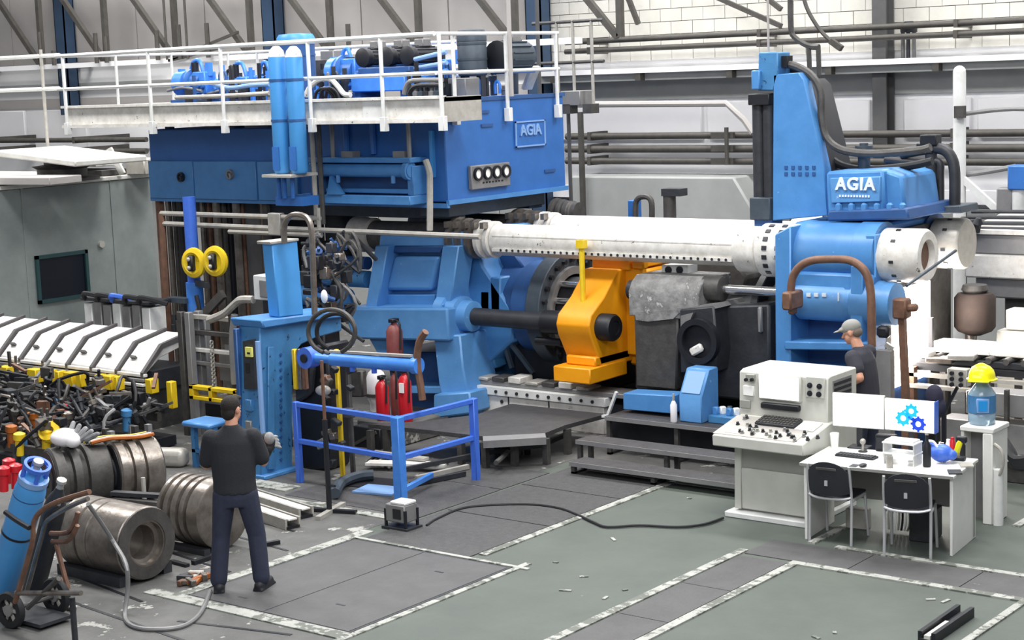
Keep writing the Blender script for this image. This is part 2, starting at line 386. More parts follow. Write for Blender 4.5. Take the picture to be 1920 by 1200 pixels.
# right-hand roof braces of the far bay
for x0, z0, x1, z1 in ((-14.6, 5.75, -13.0, 5.05), (-15.9, 5.9, -15.6, 5.2), (-9.4, 5.6, -8.5, 4.75), (-13.8, 5.9, -13.0, 5.3)):
    MB().beam((x0, 23.5, z0), (x1, 23.5, z1), 0.07, 0.07).build('roof_brace', M_gird, wb)
# the white crane rail ledge on the right and the dark flange under it
t1 = struct(MB().box(-17.6, -3.5, 23.35, 23.9, 4.42, 4.5), 'trim_1', M_wallp)
MB().box(-17.6, -3.5, 23.5, 23.6, 4.3, 4.42).build('rail_web', M_band, t1)
for i in range(8): MB().box(-17.3+i*1.7, -17.2+i*1.7, 23.36, 23.6, 4.3, 4.42).build('rail_clip', M_gird, t1)
# pipes along the wall: every run is a pipe of its own
def wallpipe(p0, p1, r, m, label, Y=23.45):
    a = wy(*p0, Y); b_ = wy(*p1, Y); z = (a.z+b_.z)/2
    b = MB(); b.cyl((a.x, Y, z), (b_.x, Y, z), r, 10)
    o = thing('wall_pipe', label, 'pipe', (a.x, Y, z), group='pipe runs on the back wall')
    b.build('pipe', m, o)
    x = a.x+0.5; s = None
    while x < b_.x-0.1:
        if s is None: s = MB().box(x-0.03, x+0.03, Y-r*1.15, 23.93, z-r*1.3, z+r*1.3).build('pipe_clip', M_gird, o); sx = x
        else: inst(s, o, (x-sx, 0, 0))
        x += 3.18
    return o
wallpipe((1060, 68), (1960, 50), 0.045, M_gird, 'thin dark pipe high on the back wall, topmost right run')
wallpipe((1060, 87), (1960, 69), 0.045, M_gird, 'thin dark pipe on the back wall just under the topmost run')
wallpipe((1062, 250), (1960, 256), 0.055, M_gird, 'dark wall pipe, upper of the three runs behind the press')
wallpipe((1062, 276), (1960, 282), 0.06, M_gird, 'thicker dark wall pipe, middle of the three runs behind the press')
wallpipe((1062, 300), (1960, 306), 0.055, M_gird, 'dark wall pipe, lowest of the three runs behind the press')
wallpipe((-60, 264), (275, 262), 0.05, M_gird, 'dark wall pipe over the grey cabin roof, upper run', 22.5)
wallpipe((-60, 287), (275, 280), 0.055, M_gird, 'dark wall pipe over the grey cabin roof, lower run', 22.5)
wallpipe((-60, 128), (278, 120), 0.05, M_mid, 'grey pipe on the back wall left of the oil tank')
b = MB(); a = wy(1088, 210, 22.9); b.cyl((a.x, 22.9, a.z), (a.x, 22.9, 0), 0.05, 8)
solo(b, 'drain_pipe', M_gird, 'thin vertical pipe standing on the wall right of the blue tank', 'pipe')
b = MB(); a = wy(1362, 245, 23.3); c = wy(1362, 303, 23.3); b.cyl((a.x, 23.3, a.z+0.05), (a.x, 23.3, c.z-0.05), 0.035, 8)
for py in (254, 279, 303): q = wy(1362, py, 23.3); b.cbox((q.x-0.1, 23.356, q.z), (0.4, 0.064, 0.09))
solo(b, 'pipe_bracket', M_gird, 'short upright bracket clamping the three wall pipes left of the tower', 'bracket')
# white duct boxes with chamfered corner low on the wall between tank and tower
b = MB(); b.pxy([(1068, 330), (1375, 332), (1412, 395), (1412, 420), (1068, 420)], 23.0, 23.85)
solo(b, 'wall_duct', M_band, 'large grey duct with chamfered end low on the back wall', 'duct', bevel=0.03)
b = MB(); b.tube([wy(1060, 196, 22.9), wy(1362, 194, 22.9), wy(1395, 225, 22.9), wy(1412, 250, 22.9)], 0.05, 8)
solo(b, 'white_conduit', M_clad, 'pale conduit bending down across the white wall left of the tower', 'conduit')
# =================================================================== THE EXTRUSION PRESS
YR, YB, ZR, YC = 17.4, 18.7, 2.37, 18.05          # front rod axis, rear rod axis, rod height, press axis
def bolts_x(mb, x, yc, zc, R, n, r=0.025, L=0.03, d=(1, 0, 0)):
    for k in range(n):
        a = 2*PI*k/n; mb.cyl((x, yc+R*math.cos(a), zc+R*math.sin(a)), (x+L*d[0], yc+R*math.cos(a), zc+R*math.sin(a)), r, 6)
# ---- oil tank above the main cylinder
tk = thing('oil_tank', 'huge blue hydraulic oil tank carried above the press, gauges on its end face', 'tank', (-17.2, 18.3, 2.85))
TX = -14.3
MB().box(-20.05, -16.62, 17.02, 19.45, 4.13, 4.19).build('roof_plate', M_navy, tk)
for rx in (-19.9, -18.4, -16.9):
    for ry in (17.2, 19.3): MB().box(rx, rx+0.1, ry, ry+0.1, 3.86, 4.13).build('roof_post', M_navy, tk)
MB().box(-20.05, -16.62, 17.0, 19.6, 2.83, 3.86).build('tank_body', M_tank, tk, 0.015)
MB().box(-16.62, TX, 17.0, 19.6, 2.88, 4.19).build('tank_end_block', M_tank, tk, 0.015)
MB().box(-20.03, -19.06, 16.94, 17.01, 2.85, 3.40).build('access_panel', M_blue2, tk, 0.008)
MB().box(-19.04, -17.75, 16.94, 17.01, 2.85, 3.40).build('access_panel', M_blue2, tk, 0.008)
MB().box(-17.73, -16.95, 16.95, 17.01, 2.85, 3.40).build('access_panel', M_blue2, tk, 0.008)
MB().box(-20.07, TX+0.015, 16.98, 17.03, 2.8, 2.86).build('bottom_flange', M_blue2, tk)
MB().box(TX-0.02, TX+0.03, 17.0, 19.62, 2.84, 2.9).build('bottom_flange', M_blue2, tk)
MB().box(TX-0.02, TX+0.02, 16.98, 19.62, 4.15, 4.2).build('top_flange', M_navy, tk)
for px, py in ((340, 332), (432, 327)):
    p = wy(px, py, 16.93); b = MB()
    b.ring((p.x, 16.94, p.z), (0, -1, 0), 0.04, 0.07, 0.045, 16); b.tube([(p.x, 16.9, p.z), (p.x+0.06, 16.86, p.z+0.01), (p.x+0.07, 16.86, p.z-0.05)], 0.018, 6, 3)
    b.build('lever', M_black if px < 400 else M_mid, tk)
# bay with the blue filter unit
q0 = wy(600, 300, 16.9); q1 = wy(795, 378, 16.9)
b = MB(); b.box(q0.x, q1.x, 16.62, 17.0, 2.86, 2.98); b.box(q0.x, q0.x+0.1, 16.7, 17.0, 2.98, 3.42); b.box(q1.x-0.1, q1.x, 16.7, 17.0, 2.98, 3.36); b.box(q0.x, q1.x, 16.66, 17.0, 3.4, 3.47)
b.build('filter_frame', M_blue2, tk, 0.01)
MB().box(q0.x+0.1, q1.x-0.1, 16.9, 17.0, 2.98, 3.36).build('filter_recess', M_navy, tk)
b = MB(); b.cyl((q0.x+0.06, 16.7, 3.3), (q1.x-0.02, 16.7, 3.3), 0.085, 16)
for x in (q0.x+0.06, q1.x-0.1): b.cyl((x, 16.7, 3.3), (x+0.07, 16.7, 3.3), 0.12, 16)
b.build('filter_cylinder', M_blue2, tk)
b = MB()
for x in (q0.x+0.55, q1.x-0.3): b.cyl((x, 16.66, 3.24), (x, 16.66, 3.14), 0.03, 8)
b.build('drain_nipple', M_blue, tk)
MB().pxy([(618, 330), (640, 365), (612, 365)], 16.6, 16.68).build('gusset', M_blue2, tk)
MB().box(q0.x+0.25, q1.x-0.1, 16.72, 16.9, 3.0, 3.06).build('filter_shelf', M_blue2, tk, 0.01)
for px in (625, 768): p = wy(px, 300, 16.75); MB().cyl((p.x, 16.75, 3.4), (p.x, 16.75, 4.0), 0.03, 8).build('filter_pipe', M_mid, tk)
for px, py in ((655, 292), (752, 290)): p = wy(px, py, 16.75); MB().box(p.x-0.1, p.x+0.1, 16.7, 16.85, 3.46, 3.55).build('filter_cap', M_mid, tk)
b = MB(); b.tube([wy(798, 300, 16.55), wy(804, 318, 16.55), wy(806, 340, 16.55), wy(806, 432, 16.55)], 0.04, 8, 3)
b.build('return_pipe', M_pale, tk)
for px in (650, 700): p = wy(px, 270, 16.97); MB().cyl((p.x, 16.97, 3.5), (p.x, 16.97, 3.95), 0.045, 8).build('level_tube', M_tank, tk)
p = wy(825, 290, 16.95); MB().box(p.x-0.16, p.x-0.12, 16.93, 17.0, 3.2, 3.8).build('sight_glass', M_sky, tk)
# end face: gauge board, cast sign, lifting marks
g = [wx(x, y, TX+0.05) for x, y in ((882, 312), (955, 303), (957, 347), (884, 357))]
gy0, gy1, gz0, gz1 = g[0].y, g[1].y, (g[2].z+g[3].z)/2, (g[0].z+g[1].z)/2
gb = MB().box(TX, TX+0.06, gy0, gy1, gz0, gz1).build('gauge_board', M_mid, tk, 0.01)
gw = (gy1-gy0)
for k in range(4):
    yy = gy0+gw*(0.15+0.24*k); b = MB(); b.ring((TX+0.06, yy, gz0+(gz1-gz0)*0.64), (1, 0, 0), 0.035, 0.088, 0.062, 18); b.build('gauge_rim', M_black, gb)
    MB().cyl((TX+0.05, yy, gz0+(gz1-gz0)*0.64), (TX+0.075, yy, gz0+(gz1-gz0)*0.64), 0.064, 16).build('gauge_dial', M_sheet, gb)
b = MB()
for k in range(7): yy = gy0+gw*(0.28+0.08*k); b.box(TX+0.06, TX+0.068, yy, yy+0.03, gz0+0.07, gz0+0.09)
b.build('gauge_lettering', M_black, gb)
s = [wx(x, y, TX+0.03) for x, y in ((966, 228), (1022, 226), (1022, 272), (967, 275))]
sy0, sy1, sz0, sz1 = s[0].y, s[1].y, s[2].z, s[0].z
sp = MB().box(TX, TX+0.02, sy0, sy1, sz0, sz1).build('sign_plate', M_tank, tk)
b = MB()
for a_, b_, c_, d_ in ((sy0, sy1, sz1-0.02, sz1), (sy0, sy1, sz0, sz0+0.02), (sy0, sy0+0.02, sz0, sz1), (sy1-0.02, sy1, sz0, sz1)): b.box(TX+0.02, TX+0.035, a_, b_, c_, d_)
b.build('sign_border', M_letter2, sp)
text('AGIA', 0.2, 0.012, (TX+0.03, (sy0+sy1)/2, sz0+0.22), (0, 1, 0), (0, 0, 1), 'sign_lettering', M_letter2, sp)
for px, py in ((905, 210), (912, 235), (1030, 320)):
    p = wx(px, py, TX); MB().box(TX, TX+0.02, p.y-0.12, p.y+0.12, p.z-0.02, p.z+0.02).build('slot_plate', M_navy, tk)
# carrier beams under the tank
MB().box(-19.9, -14.5, 17.35, 17.6, 2.62, 2.83).build('carrier_beam', M_slate, tk, 0.01)
MB().box(-14.95, -14.45, 17.2, 19.3, 2.66, 2.86).build('carrier_beam', M_slate, tk, 0.01)
MB().box(-19.9, -14.5, 19.0, 19.3, 2.62, 2.83).build('carrier_beam', M_slate, tk, 0.01)
for px in (640,):
    p = wy(px, 440, 17.9); b = MB(); b.lathe((p.x, 17.9, 1.6), (0, 0, 1), [(0, 0.3), (0.05, 0.3), (0.06, 0.23), (0.5, 0.23), (0.52, 0.27), (0.6, 0.27), (0.62, 0.23), (1.25, 0.23)], 20)
    b.build('suction_pipe', M_dark, tk)
# ---- tie rods
def rod(name, label, Y):
    o = thing(name, label, 'rod', (-12, Y, ZR-0.3), group=None)
    b = MB(); b.lathe((-13.8, Y, ZR), (1, 0, 0), [(0, 0.205), (3.6, 0.205), (3.6, 0.225), (4.0, 0.225)], 28); b.build('rod_sleeve', M_rodw, o)
    b = MB(); b.box(-13.75, -10.2, Y-0.215, Y-0.17, ZR-0.13, ZR-0.09); b.box(-13.75, -10.2, Y-0.2, Y-0.15, ZR+0.06, ZR+0.075); b.build('wear_strip', M_rodw, o)
    b = MB()
    for k in range(36): b.cyl((-13.6+k*0.095, Y-0.215, ZR-0.11), (-13.6+k*0.095, Y-0.222, ZR-0.11), 0.018, 6)
    b.build('strip_bolt', M_dark, o)
    b = MB(); b.lathe((-10.2, Y, ZR), (1, 0, 0), [(0, 0.225), (0.03, 0.27), (0.3, 0.27), (0.31, 0.25), (0.34, 0.25), (0.35, 0.31), (0.8, 0.31), (0.82, 0.3)], 28); b.build('platen_collar', M_rodw, o, 0)
    b = MB()
    for k in range(7):
        a = PI+k*0.34-1.2
        for xx in (-9.72, -9.55):
            c = V3((xx, Y+0.305*math.cos(a), ZR+0.305*math.sin(a))); b.cbox(c, (0.06, 0.03, 0.05), Matrix.Rotation(a, 3, 'X'))
    b.build('collar_slot', M_dark, o)
    b = MB(); b.cyl((-16.2, Y, ZR), (-14.45, Y, ZR), 0.2, 24); b.build('rod_shank', M_grit, o)
    b = MB(); b.lathe((-16.32, Y, ZR), (1, 0, 0), [(0, 0.2), (0.02, 0.245), (0.2, 0.245), (0.22, 0.235), (0.36, 0.235), (0.38, 0.2)], 24); b.build('end_nut', M_pale, o)
    for k in range(5):
        b = MB(); b.lathe((-14.5+k*0.15, Y, ZR), (1, 0.0, 0), [(0, 0.2), (0.01, 0.28-0.01*k), (0.07, 0.28-0.01*k), (0.08, 0.2)], 24); b.build('clamp_ring', M_brown if k < 3 else M_rodw, o)
        MB().cbox((-14.46+k*0.15, Y-0.22, ZR+0.2), (0.06, 0.1, 0.08)).build('clamp_lug', M_brown, o)
    return o
r1 = rod('tie_rod', 'white sleeved front tie rod of the press, running from blue housing to platen', YR)
r2 = rod('tie_rod', 'rear tie rod of the press, mostly hidden behind the white front rod', YB)
# ---- cylinder housing (the blue block on the left)
hs = thing('cylinder_housing', 'light blue cast cylinder housing with recessed face at left end of the press', 'press housing', (-15.0, 18.0, 0))
MB().pxy([(716, 452), (860, 448), (868, 590), (692, 590)], 17.34, 19.0).build('upper_body', M_blue, hs, 0.02)
MB().pxy([(712, 440), (880, 434), (880, 462), (710, 462)], 17.2, 19.1).build('top_plate', M_blue, hs, 0.015)
MB().pxy([(703, 461), (727, 461), (706, 585), (683, 585)], 17.06, 17.4).build('side_rib', M_blue, hs, 0.015)
MB().pxy([(829, 461), (860, 461), (842, 592), (812, 592)], 17.06, 17.4).build('side_rib', M_blue, hs, 0.015)
MB().pxy([(730, 462), (829, 462), (826, 474), (728, 474)], 17.2, 17.4).build('recess_lintel', M_navy, hs, 0.01)
MB().pxy([(738, 481), (822, 481), (808, 545), (722, 545)], 17.2, 17.4).build('recess_pad', M_blue, hs, 0.05, 3)
MB().pxy([(706, 552), (815, 552), (812, 578), (702, 578)], 17.24, 17.4).build('recess_sill', M_blue2, hs, 0.02, 2)
MB().pxy([(640, 578), (838, 578), (842, 640), (662, 636)], 16.86, 19.2).build('lower_body', M_blue, hs, 0.03, 2)
MB().pxy([(690, 634), (745, 634), (752, 690), (722, 690)], 16.95, 17.35).build('foot', M_blue, hs, 0.02)
MB().pxy([(722, 660), (840, 660), (852, 785), (745, 785)], 17.5, 18.9).build('core', M_navy, hs, 0.02)
MB().pxy([(812, 628), (862, 628), (868, 690), (885, 780), (838, 785), (822, 720)], 16.95, 17.6).build('foot', M_blue, hs, 0.02)
MB().pxy([(860, 446), (888, 446), (905, 500), (965, 590), (960, 640), (905, 690), (888, 780), (862, 780)], 17.5, 18.9).build('end_web', M_blue2, hs, 0.03)
MB().pxy([(760, 725), (830, 725), (836, 738), (760, 738)], 17.1, 17.5).build('tie_plate', M_blue, hs, 0.01)
MB().pxy([(812, 740), (880, 735), (884, 775), (812, 785)], 16.8, 17.2).build('base_shoe', M_blue, hs, 0.02)
b = MB(); b.lathe((-14.62, 17.22, 1.37), (1, 0, 0), [(0, 0.22), (0.02, 0.3), (0.16, 0.3), (0.18, 0.26), (0.34, 0.26), (0.36, 0.21), (0.5, 0.2), (0.52, 0.14)], 26); bolts_x(b, -14.46, 17.22, 1.37, 0.27, 10, 0.02)
b.build('cylinder_boss', M_blue, hs)
MB().cyl((-14.12, 17.22, 1.37), (-12.52, 17.22, 1.37), 0.115, 20).build('side_rod', M_dark, hs)
b = MB(); b.cyl((-12.95, 17.22, 1.37), (-12.51, 17.22, 1.37), 0.15, 20); b.cyl((-13.1, 17.22, 1.12), (-12.7, 17.22, 1.12), 0.05, 10); b.build('rod_gland', M_black, hs)
MB().cyl((-12.85, 17.22, 1.37), (-12.68, 17.22, 1.37), 0.125, 20).build('rod_scraper', M_chrome, hs)
# ---- main cylinder with bolted flange and ram
mc = thing('main_cylinder', 'big dark flanged main cylinder with bright ram behind the yellow crosshead', 'cylinder', (-13.3, YC, 0.6))
b = MB(); b.lathe((-14.6, YC, 1.42), (1, 0, 0), [(0, 0.55), (0.9, 0.55), (0.92, 0.62), (1.25, 0.62), (1.27, 0.7)], 32); b.build('barrel', M_navy, mc)
b = MB(); b.ring((-13.35, YC, 1.42), (1, 0, 0), 0.22, 0.74, 0.46, 40); b.build('flange', M_slate, mc, 0.01)
b = MB(); b.ring((-13.13, YC, 1.42), (1, 0, 0), 0.06, 0.56, 0.46, 40); b.build('flange_lip', M_mid, mc)
s = None
for k in range(24):
    a = 2*PI*k/24; p = V3((-13.13, YC+0.65*math.cos(a), 1.42+0.65*math.sin(a)))
    if s is None: s = MB().cyl(p, p+V3((0.05, 0, 0)), 0.035, 6).build('bolt', M_black, mc); s0 = p
    else: inst(s, mc, p-s0)
MB().cyl((-13.4, YC, 1.42), (-12.51, YC, 1.42), 0.42, 28).build('ram', M_dark, mc)
for dy, dz in ((-0.43, 0.16), (-0.45, 0.0), (-0.43, -0.14), (-0.3, 0.36)):
    MB().cyl((-13.1, YC+dy, 1.42+dz), (-12.51, YC+dy, 1.42+dz), 0.045, 10).build('chrome_rod', M_chrome, mc)  # thin chrome rods stand in for bright reflections along the ram
b = MB(); b.pxy([(888, 455), (960, 470), (985, 505), (905, 520)], 17.9, 18.9); b.build('valve_block', M_navy, mc, 0.02)
b = MB(); b.pxy([(918, 520), (938, 520), (938, 600), (920, 600)], 17.5, 18.2); b.pxy([(900, 545), (918, 545), (918, 600), (900, 600)], 17.5, 18.2); b.build('side_block', M_blue2, mc, 0.02)
# ---- yellow crosshead
yc = thing('crosshead', 'bright yellow moving crosshead riding on the press bed', 'crosshead', (-12.2, YC, 0.55))
XA, XB = -12.5, -12.0
prof = [(1158, 506), (1132, 558), (1108, 592), (1104, 612), (1108, 632), (1122, 668), (1128, 692)]
pts = [wx(a, c, XB) for a, c in prof]
half = [(p.y, p.z) for p in pts]
full = half + [(2*YC-y, z) for y, z in reversed(half)]
MB().prism([(0, y, z) for y, z in full], 0, XA, XB).build('crosshead_body', M_yel, yc, 0.02, 2)
MB().box(XB-0.05, XB+0.13, 17.75, 18.35, 0.8, 2.0).build('crosshead_plate', M_yel, yc, 0.03)
MB().box(XB-0.1, XB+0.22, 17.65, 17.8, 0.95, 2.05).build('guide_rail', M_yel, yc, 0.015)
b = MB(); b.box(XA+0.02, XB+0.1, 17.6, 18.45, 2.02, 2.18); b.build('top_beam', M_yel, yc, 0.015)
MB().box(XB+0.12, XB+0.3, 17.6, 17.72, 2.04, 2.2).build('top_lug', M_yel, yc, 0.02)
f0 = wx(1106, 692, XB+0.02); f1 = wx(1106, 722, XB+0.02)
MB().box(XA-0.04, XB+0.02, f0.y, 17.6, f1.z, f0.z).build('shoe', M_yel, yc, 0.015)
MB().box(XA+0.05, XB, f0.y+0.15, 17.7, f0.z, f0.z+0.12).build('shoe_rib', M_yel, yc, 0.02)
MB().box(XA, XB+0.02, 18.5, 19.0, f1.z, f0.z).build('shoe', M_yel, yc, 0.015)
p = wx(1120, 615, XB); b = MB(); b.lathe((XB-0.05, p.y+0.1, p.z), (1, 0, 0), [(0, 0.17), (0.22, 0.17), (0.25, 0.15), (0.25, 0.09), (0.24, 0.09), (0.24, 0.001)], 26); b.build('rod_nut', M_black, yc)
p = wx(1120, 615, XB)
q = wy(1090, 450, 17.1); q2 = wy(1092, 585, 17.1); b = MB(); b.cyl((q.x, 17.1, q.z), (q.x, 17.1, q2.z), 0.035, 8); b.cyl((q.x, 17.1, q2.z), (q.x, 17.45, q2.z), 0.035, 8); b.box(q.x-0.05, q.x+0.05, 17.05, 17.15, q.z-0.1, q.z)
b.build('grease_post', M_yel2, yc)
# ---- container carriage
cn = thing('container_carriage', 'dark iron container carriage with a rough grey cover between yellow crosshead and platen', 'container', (-10.7, YC, 0.4))
cpts = [wy(a_, c_, 17.25) for a_, c_ in ((1190, 585), (1275, 575), (1444, 570), (1444, 770), (1190, 760))]
for p in cpts: p.z = max(p.z, 0.6); p.x = min(p.x, -9.75)
b = MB(); b.prism(cpts, 1, 17.25, 18.9); b.build('carriage_body', M_dark, cn, 0.03)
b = MB(); b.pxy([(1188, 590), (1272, 580), (1268, 732), (1192, 725)], 17.02, 17.3); b.build('cover_plate', M_grit, cn, 0.02)
cx0 = wy(1187, 560, 17.1).x; cx1 = wy(1318, 560, 17.1).x; zt = wy(1250, 517, 17.2).z; zb = wy(1225, 592, 17.1).z
prf = [(17.0, zb), (17.0, zt-0.18), (17.07, zt-0.07), (17.18, zt), (17.75, zt), (17.75, zb)]
b = MB(); b.prism([(0, y, z) for y, z in prf], 0, cx0, cx1); b.build('rough_cover', M_cover, cn, 0.01)
MB().pxy([(1190, 585), (1280, 580), (1262, 598), (1215, 603), (1192, 600)], 16.99, 17.06).build('cover_skirt', M_cover, cn)
b = MB(); b.lathe((cx0-0.14, 17.25, zt-0.2), (1, 0, 0), [(0, 0.08), (0.01, 0.12), (0.07, 0.12), (0.08, 0.14), (0.16, 0.14)], 18); b.build('sleeve_end', M_dark, cn)
b = MB(); b.lathe((cx1-0.05, 17.25, zt-0.13), (1, 0, 0), [(0, 0.15), (0.24, 0.15), (0.26, 0.12)], 20); b.build('collar', M_grit, cn)
MB().cyl((cx1+0.1, 17.25, zt-0.13), (wy(1450, 545, 16.98).x-0.02, 17.25, zt-0.13), 0.055, 16).build('chrome_rod', M_chrome, cn)
hb = MB(); hb.pxy([(1273, 580), (1338, 574), (1345, 660), (1340, 700), (1275, 700)], 16.95, 17.3); hb.build('heater_block', M_dark, cn, 0.02)
p = wy(1310, 640, 16.9); b = MB(); b.ring((p.x, 16.95, p.z), (0, -1, 0), 0.1, 0.27, 0.2, 28); b.build('port_ring', M_black, cn)
MB().pxy([(1276, 592), (1300, 586), (1294, 600), (1284, 612), (1277, 640)], 16.9, 16.96).build('port_plate', M_mid, cn)
MB().cyl((p.x, 16.97, p.z), (p.x, 16.93, p.z), 0.2, 24).build('port_hole', M_black, cn)
p2 = wy(1306, 656, 16.9); b = MB(); b.cbox((p2.x, 16.9, p2.z), (0.18, 0.06, 0.1), Matrix.Rotation(-0.5, 3, 'Y')); b.build('port_plug', M_rodw, cn, 0.02)
MB().pxy([(1268, 578), (1340, 570), (1345, 578), (1275, 588)], 16.97, 17.6).build('block_cap', M_mid, cn)
b = MB(); b.pxy([(1240, 497), (1288, 497), (1288, 516), (1240, 516)], 17.5, 17.75); b.build('terminal_box', M_white, cn, 0.01)
b = MB()
for px in (1254, 1275): p = wy(px, 506, 17.5); b.cyl((p.x, 17.5, p.z), (p.x, 17.48, p.z), 0.045, 12)
b.build('terminal_hole', M_black, cn)
MB().pxy([(1300, 492), (1378, 492), (1400, 520), (1395, 545), (1310, 530)], 18.1, 18.6).build('guide_block', M_grit, cn, 0.03)
b = MB(); b.ring((-10.1, YC, 1.42), (1, 0, 0), 0.1, 0.72, 0.4, 36); b.ring((-9.95, YC, 1.42), (1, 0, 0), 0.12, 0.6, 0.4, 36); b.build('container_ring', M_dark, cn, 0.01)
for px, py in ((1345, 690), (1352, 640)):
    p = wy(px, py, 17.2); MB().lathe((p.x, 17.26, p.z), (0, -1, 0), [(0, 0.06), (0.06, 0.05), (0.08, 0.02)], 12).build('bolt_head', M_grit, cn)
p = wy(1424, 600, 17.2); MB().cbox((p.x, 17.22, p.z), (0.05, 0.06, 0.3)).build('side_wedge', M_mid, cn, 0.015)
# ---- front platen
pl = thing('front_platen', 'tall light blue front platen of the press with cylinder bosses and framed recesses', 'platen', (-9.0, YC, 0))
PX0, PX1 = wy(1455, 600, 17.0).x, wy(1634, 600, 17.0).x
MB().box(PX0+0.05, PX1-0.03, 17.4, 19.15, 0, 2.6).build('platen_body', M_navy, pl, 0.02)
MB().box(PX1-0.06, PX1, 17.35, 17.5, 0.0, 2.55).build('end_plate', M_grit, pl, 0.01)
MB().box(PX1-0.06, PX1, 18.5, 19.1, 0.0, 2.55).build('end_plate', M_grit, pl, 0.01)
MB().box(PX1-0.06, PX1, 17.5, 18.5, 1.95, 2.62).build('end_plate', M_grit, pl, 0.01)
MB().pxy([(1452, 440), (1482, 424), (1482, 900), (1455, 900)], 16.98, 17.5).build('column', M_blue2, pl, 0.015)
MB().pxy([(1622, 440), (1642, 440), (1640, 900), (1622, 900)], 17.1, 17.5).build('column', M_blue2, pl, 0.015)
b = MB(); b.lathe((PX0+0.18, YR, ZR), (1, 0, 0), [(0, 0.3), (0.02, 0.36), (0.1, 0.36), (0.12, 0.345), (0.72, 0.345), (0.73, 0.36), (0.98, 0.36)], 32); b.build('rod_boss', M_blue2, pl)
b = MB(); b.lathe((PX0+0.18, YB, ZR), (1, 0, 0), [(0, 0.3), (0.02, 0.36), (0.98, 0.36)], 32); b.build('rod_boss', M_navy, pl)
MB().box(PX0+0.02, PX1-0.05, YR, YB, 2.35, 2.7).build('bridge', M_blue2, pl, 0.03)
MB().box(PX0+0.06, PX1, 17.05, 17.42, 1.98, 2.18).build('lintel', M_blue2, pl, 0.03)
MB().pxy([(1470, 640), (1630, 642), (1630, 658), (1470, 656)], 16.95, 17.5).build('ledge', M_blue2, pl, 0.015)
MB().pxy([(1595, 498), (1617, 500), (1617, 650), (1593, 648)], 16.98, 17.5).build('strap', M_blue2, pl, 0.01)
MB().pxy([(1470, 688), (1630, 690), (1630, 720), (1470, 718)], 17.05, 17.5).build('ledge', M_blue2, pl, 0.015)
zc_ = wy(1560, 566, 17.1).z; sx0 = wy(1492, 566, 17.1).x; sx1 = wy(1674, 566, 17.1).x
b = MB(); b.lathe((sx0, 17.2, zc_), (1, 0, 0), [(0, 0.17), (0.03, 0.23), (0.62, 0.23), (0.64, 0.215), (0.7, 0.215), (0.72, 0.25), (sx1-sx0-0.15, 0.25), (sx1-sx0-0.13, 0.235), (sx1-sx0, 0.235), (sx1-sx0+0.01, 0.19)], 30); b.build('side_cylinder', M_blue, pl)
b = MB()
for k, px in enumerate((1516, 1530, 1545)): p = wy(px, 553, 16.97); b.box(p.x-0.025, p.x+0.025, 16.965, 16.985, p.z-0.02, p.z+0.02)
p = wy(1572, 556, 16.97); b.box(p.x-0.008, p.x+0.008, 16.965, 16.985, p.z-0.05, p.z+0.04)
b.build('cylinder_lettering', M_letter, pl)
for Y, m, n_ in ((YR, M_rodw, 'rod_nut'), (YB, M_pale, 'rod_nut')):
    xn = PX1-0.02 if Y == YR else PX1+0.0
    b = MB(); b.lathe((xn, Y, ZR), (1, 0, 0), [(0, 0.27), (0.02, 0.295), (0.46, 0.295), (0.5, 0.27), (0.5, 0.18), (0.42, 0.17), (0.42, 0.001)] if Y == YR else [(0, 0.27), (0.02, 0.295), (0.34, 0.295), (0.37, 0.27), (0.37, 0.001)], 30)
    nt_ = b.build(n_, m, pl)
    if Y == YR: MB().cyl((xn+0.41, Y, ZR), (xn+0.43, Y, ZR), 0.168, 24).build('nut_bore', M_rust, nt_)
    b = MB()
    for a in (1.9, 2.5, 3.3, 3.9, 4.4): b.cbox((xn+0.2, Y+0.29*math.cos(a), ZR+0.29*math.sin(a)), (0.05, 0.03, 0.03), Matrix.Rotation(a, 3, 'X'))
    b.build('nut_slot', M_dark, nt_)
# white-hot run-out opening in the end of the platen
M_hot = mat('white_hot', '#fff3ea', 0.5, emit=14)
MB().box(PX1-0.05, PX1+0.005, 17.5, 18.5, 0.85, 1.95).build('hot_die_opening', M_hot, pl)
# ---- shear tower on the platen
tw = thing('shear_tower', 'tapering blue shear tower rising from the platen with a dark double cylinder', 'shear tower', (-9.4, 17.9, 2.68))
MB().pxy([(1450, 140), (1497, 136), (1507, 150), (1545, 318), (1552, 404), (1448, 414)], 17.6, 17.78).build('side_plate', M_blue2, tw, 0.01)
MB().pxy([(1450, 140), (1497, 136), (1507, 150), (1545, 318), (1552, 404), (1448, 414)], 18.25, 18.43).build('side_plate', M_blue2, tw, 0.01)
MB().pxy([(1500, 148), (1512, 160), (1552, 318), (1560, 404), (1535, 404), (1530, 318)], 17.7, 18.3).build('back_plate', M_black, tw, 0.01)
b = MB()
for r_ in range(2):
    for k in range(5): p = wy(1474+k*13, 314+r_*12, 17.6); b.box(p.x-0.02, p.x+0.02, 17.59, 17.61, p.z-0.02, p.z+0.02)
b.build('bolt_hole', M_navy, tw)
for dx in (0.0, 0.17):
    p = wy(1422+dx*115, 200, 17.7); z0 = wy(1425, 372, 17.7).z; z1 = wy(1425, 190, 17.7).z
    b = MB(); b.cyl((p.x, 17.7, z0), (p.x, 17.7, z1), 0.075, 14); b.build('cylinder', M_dark, tw)
p = wy(1430, 190, 17.7); b = MB(); b.box(p.x-0.13, p.x+0.15, 17.58, 17.85, z1-0.04, z1+0.09); b.build('cylinder_head', M_black, tw, 0.01)
b = MB(); b.box(p.x-0.12, p.x+0.15, 17.56, 17.86, z0-0.24, z0+0.02); b.build('cylinder_foot', M_slate, tw, 0.01)
MB().box(p.x-0.08, p.x+0.15, 17.6, 17.86, 2.6, z0-0.24).build('foot_post', M_navy, tw)
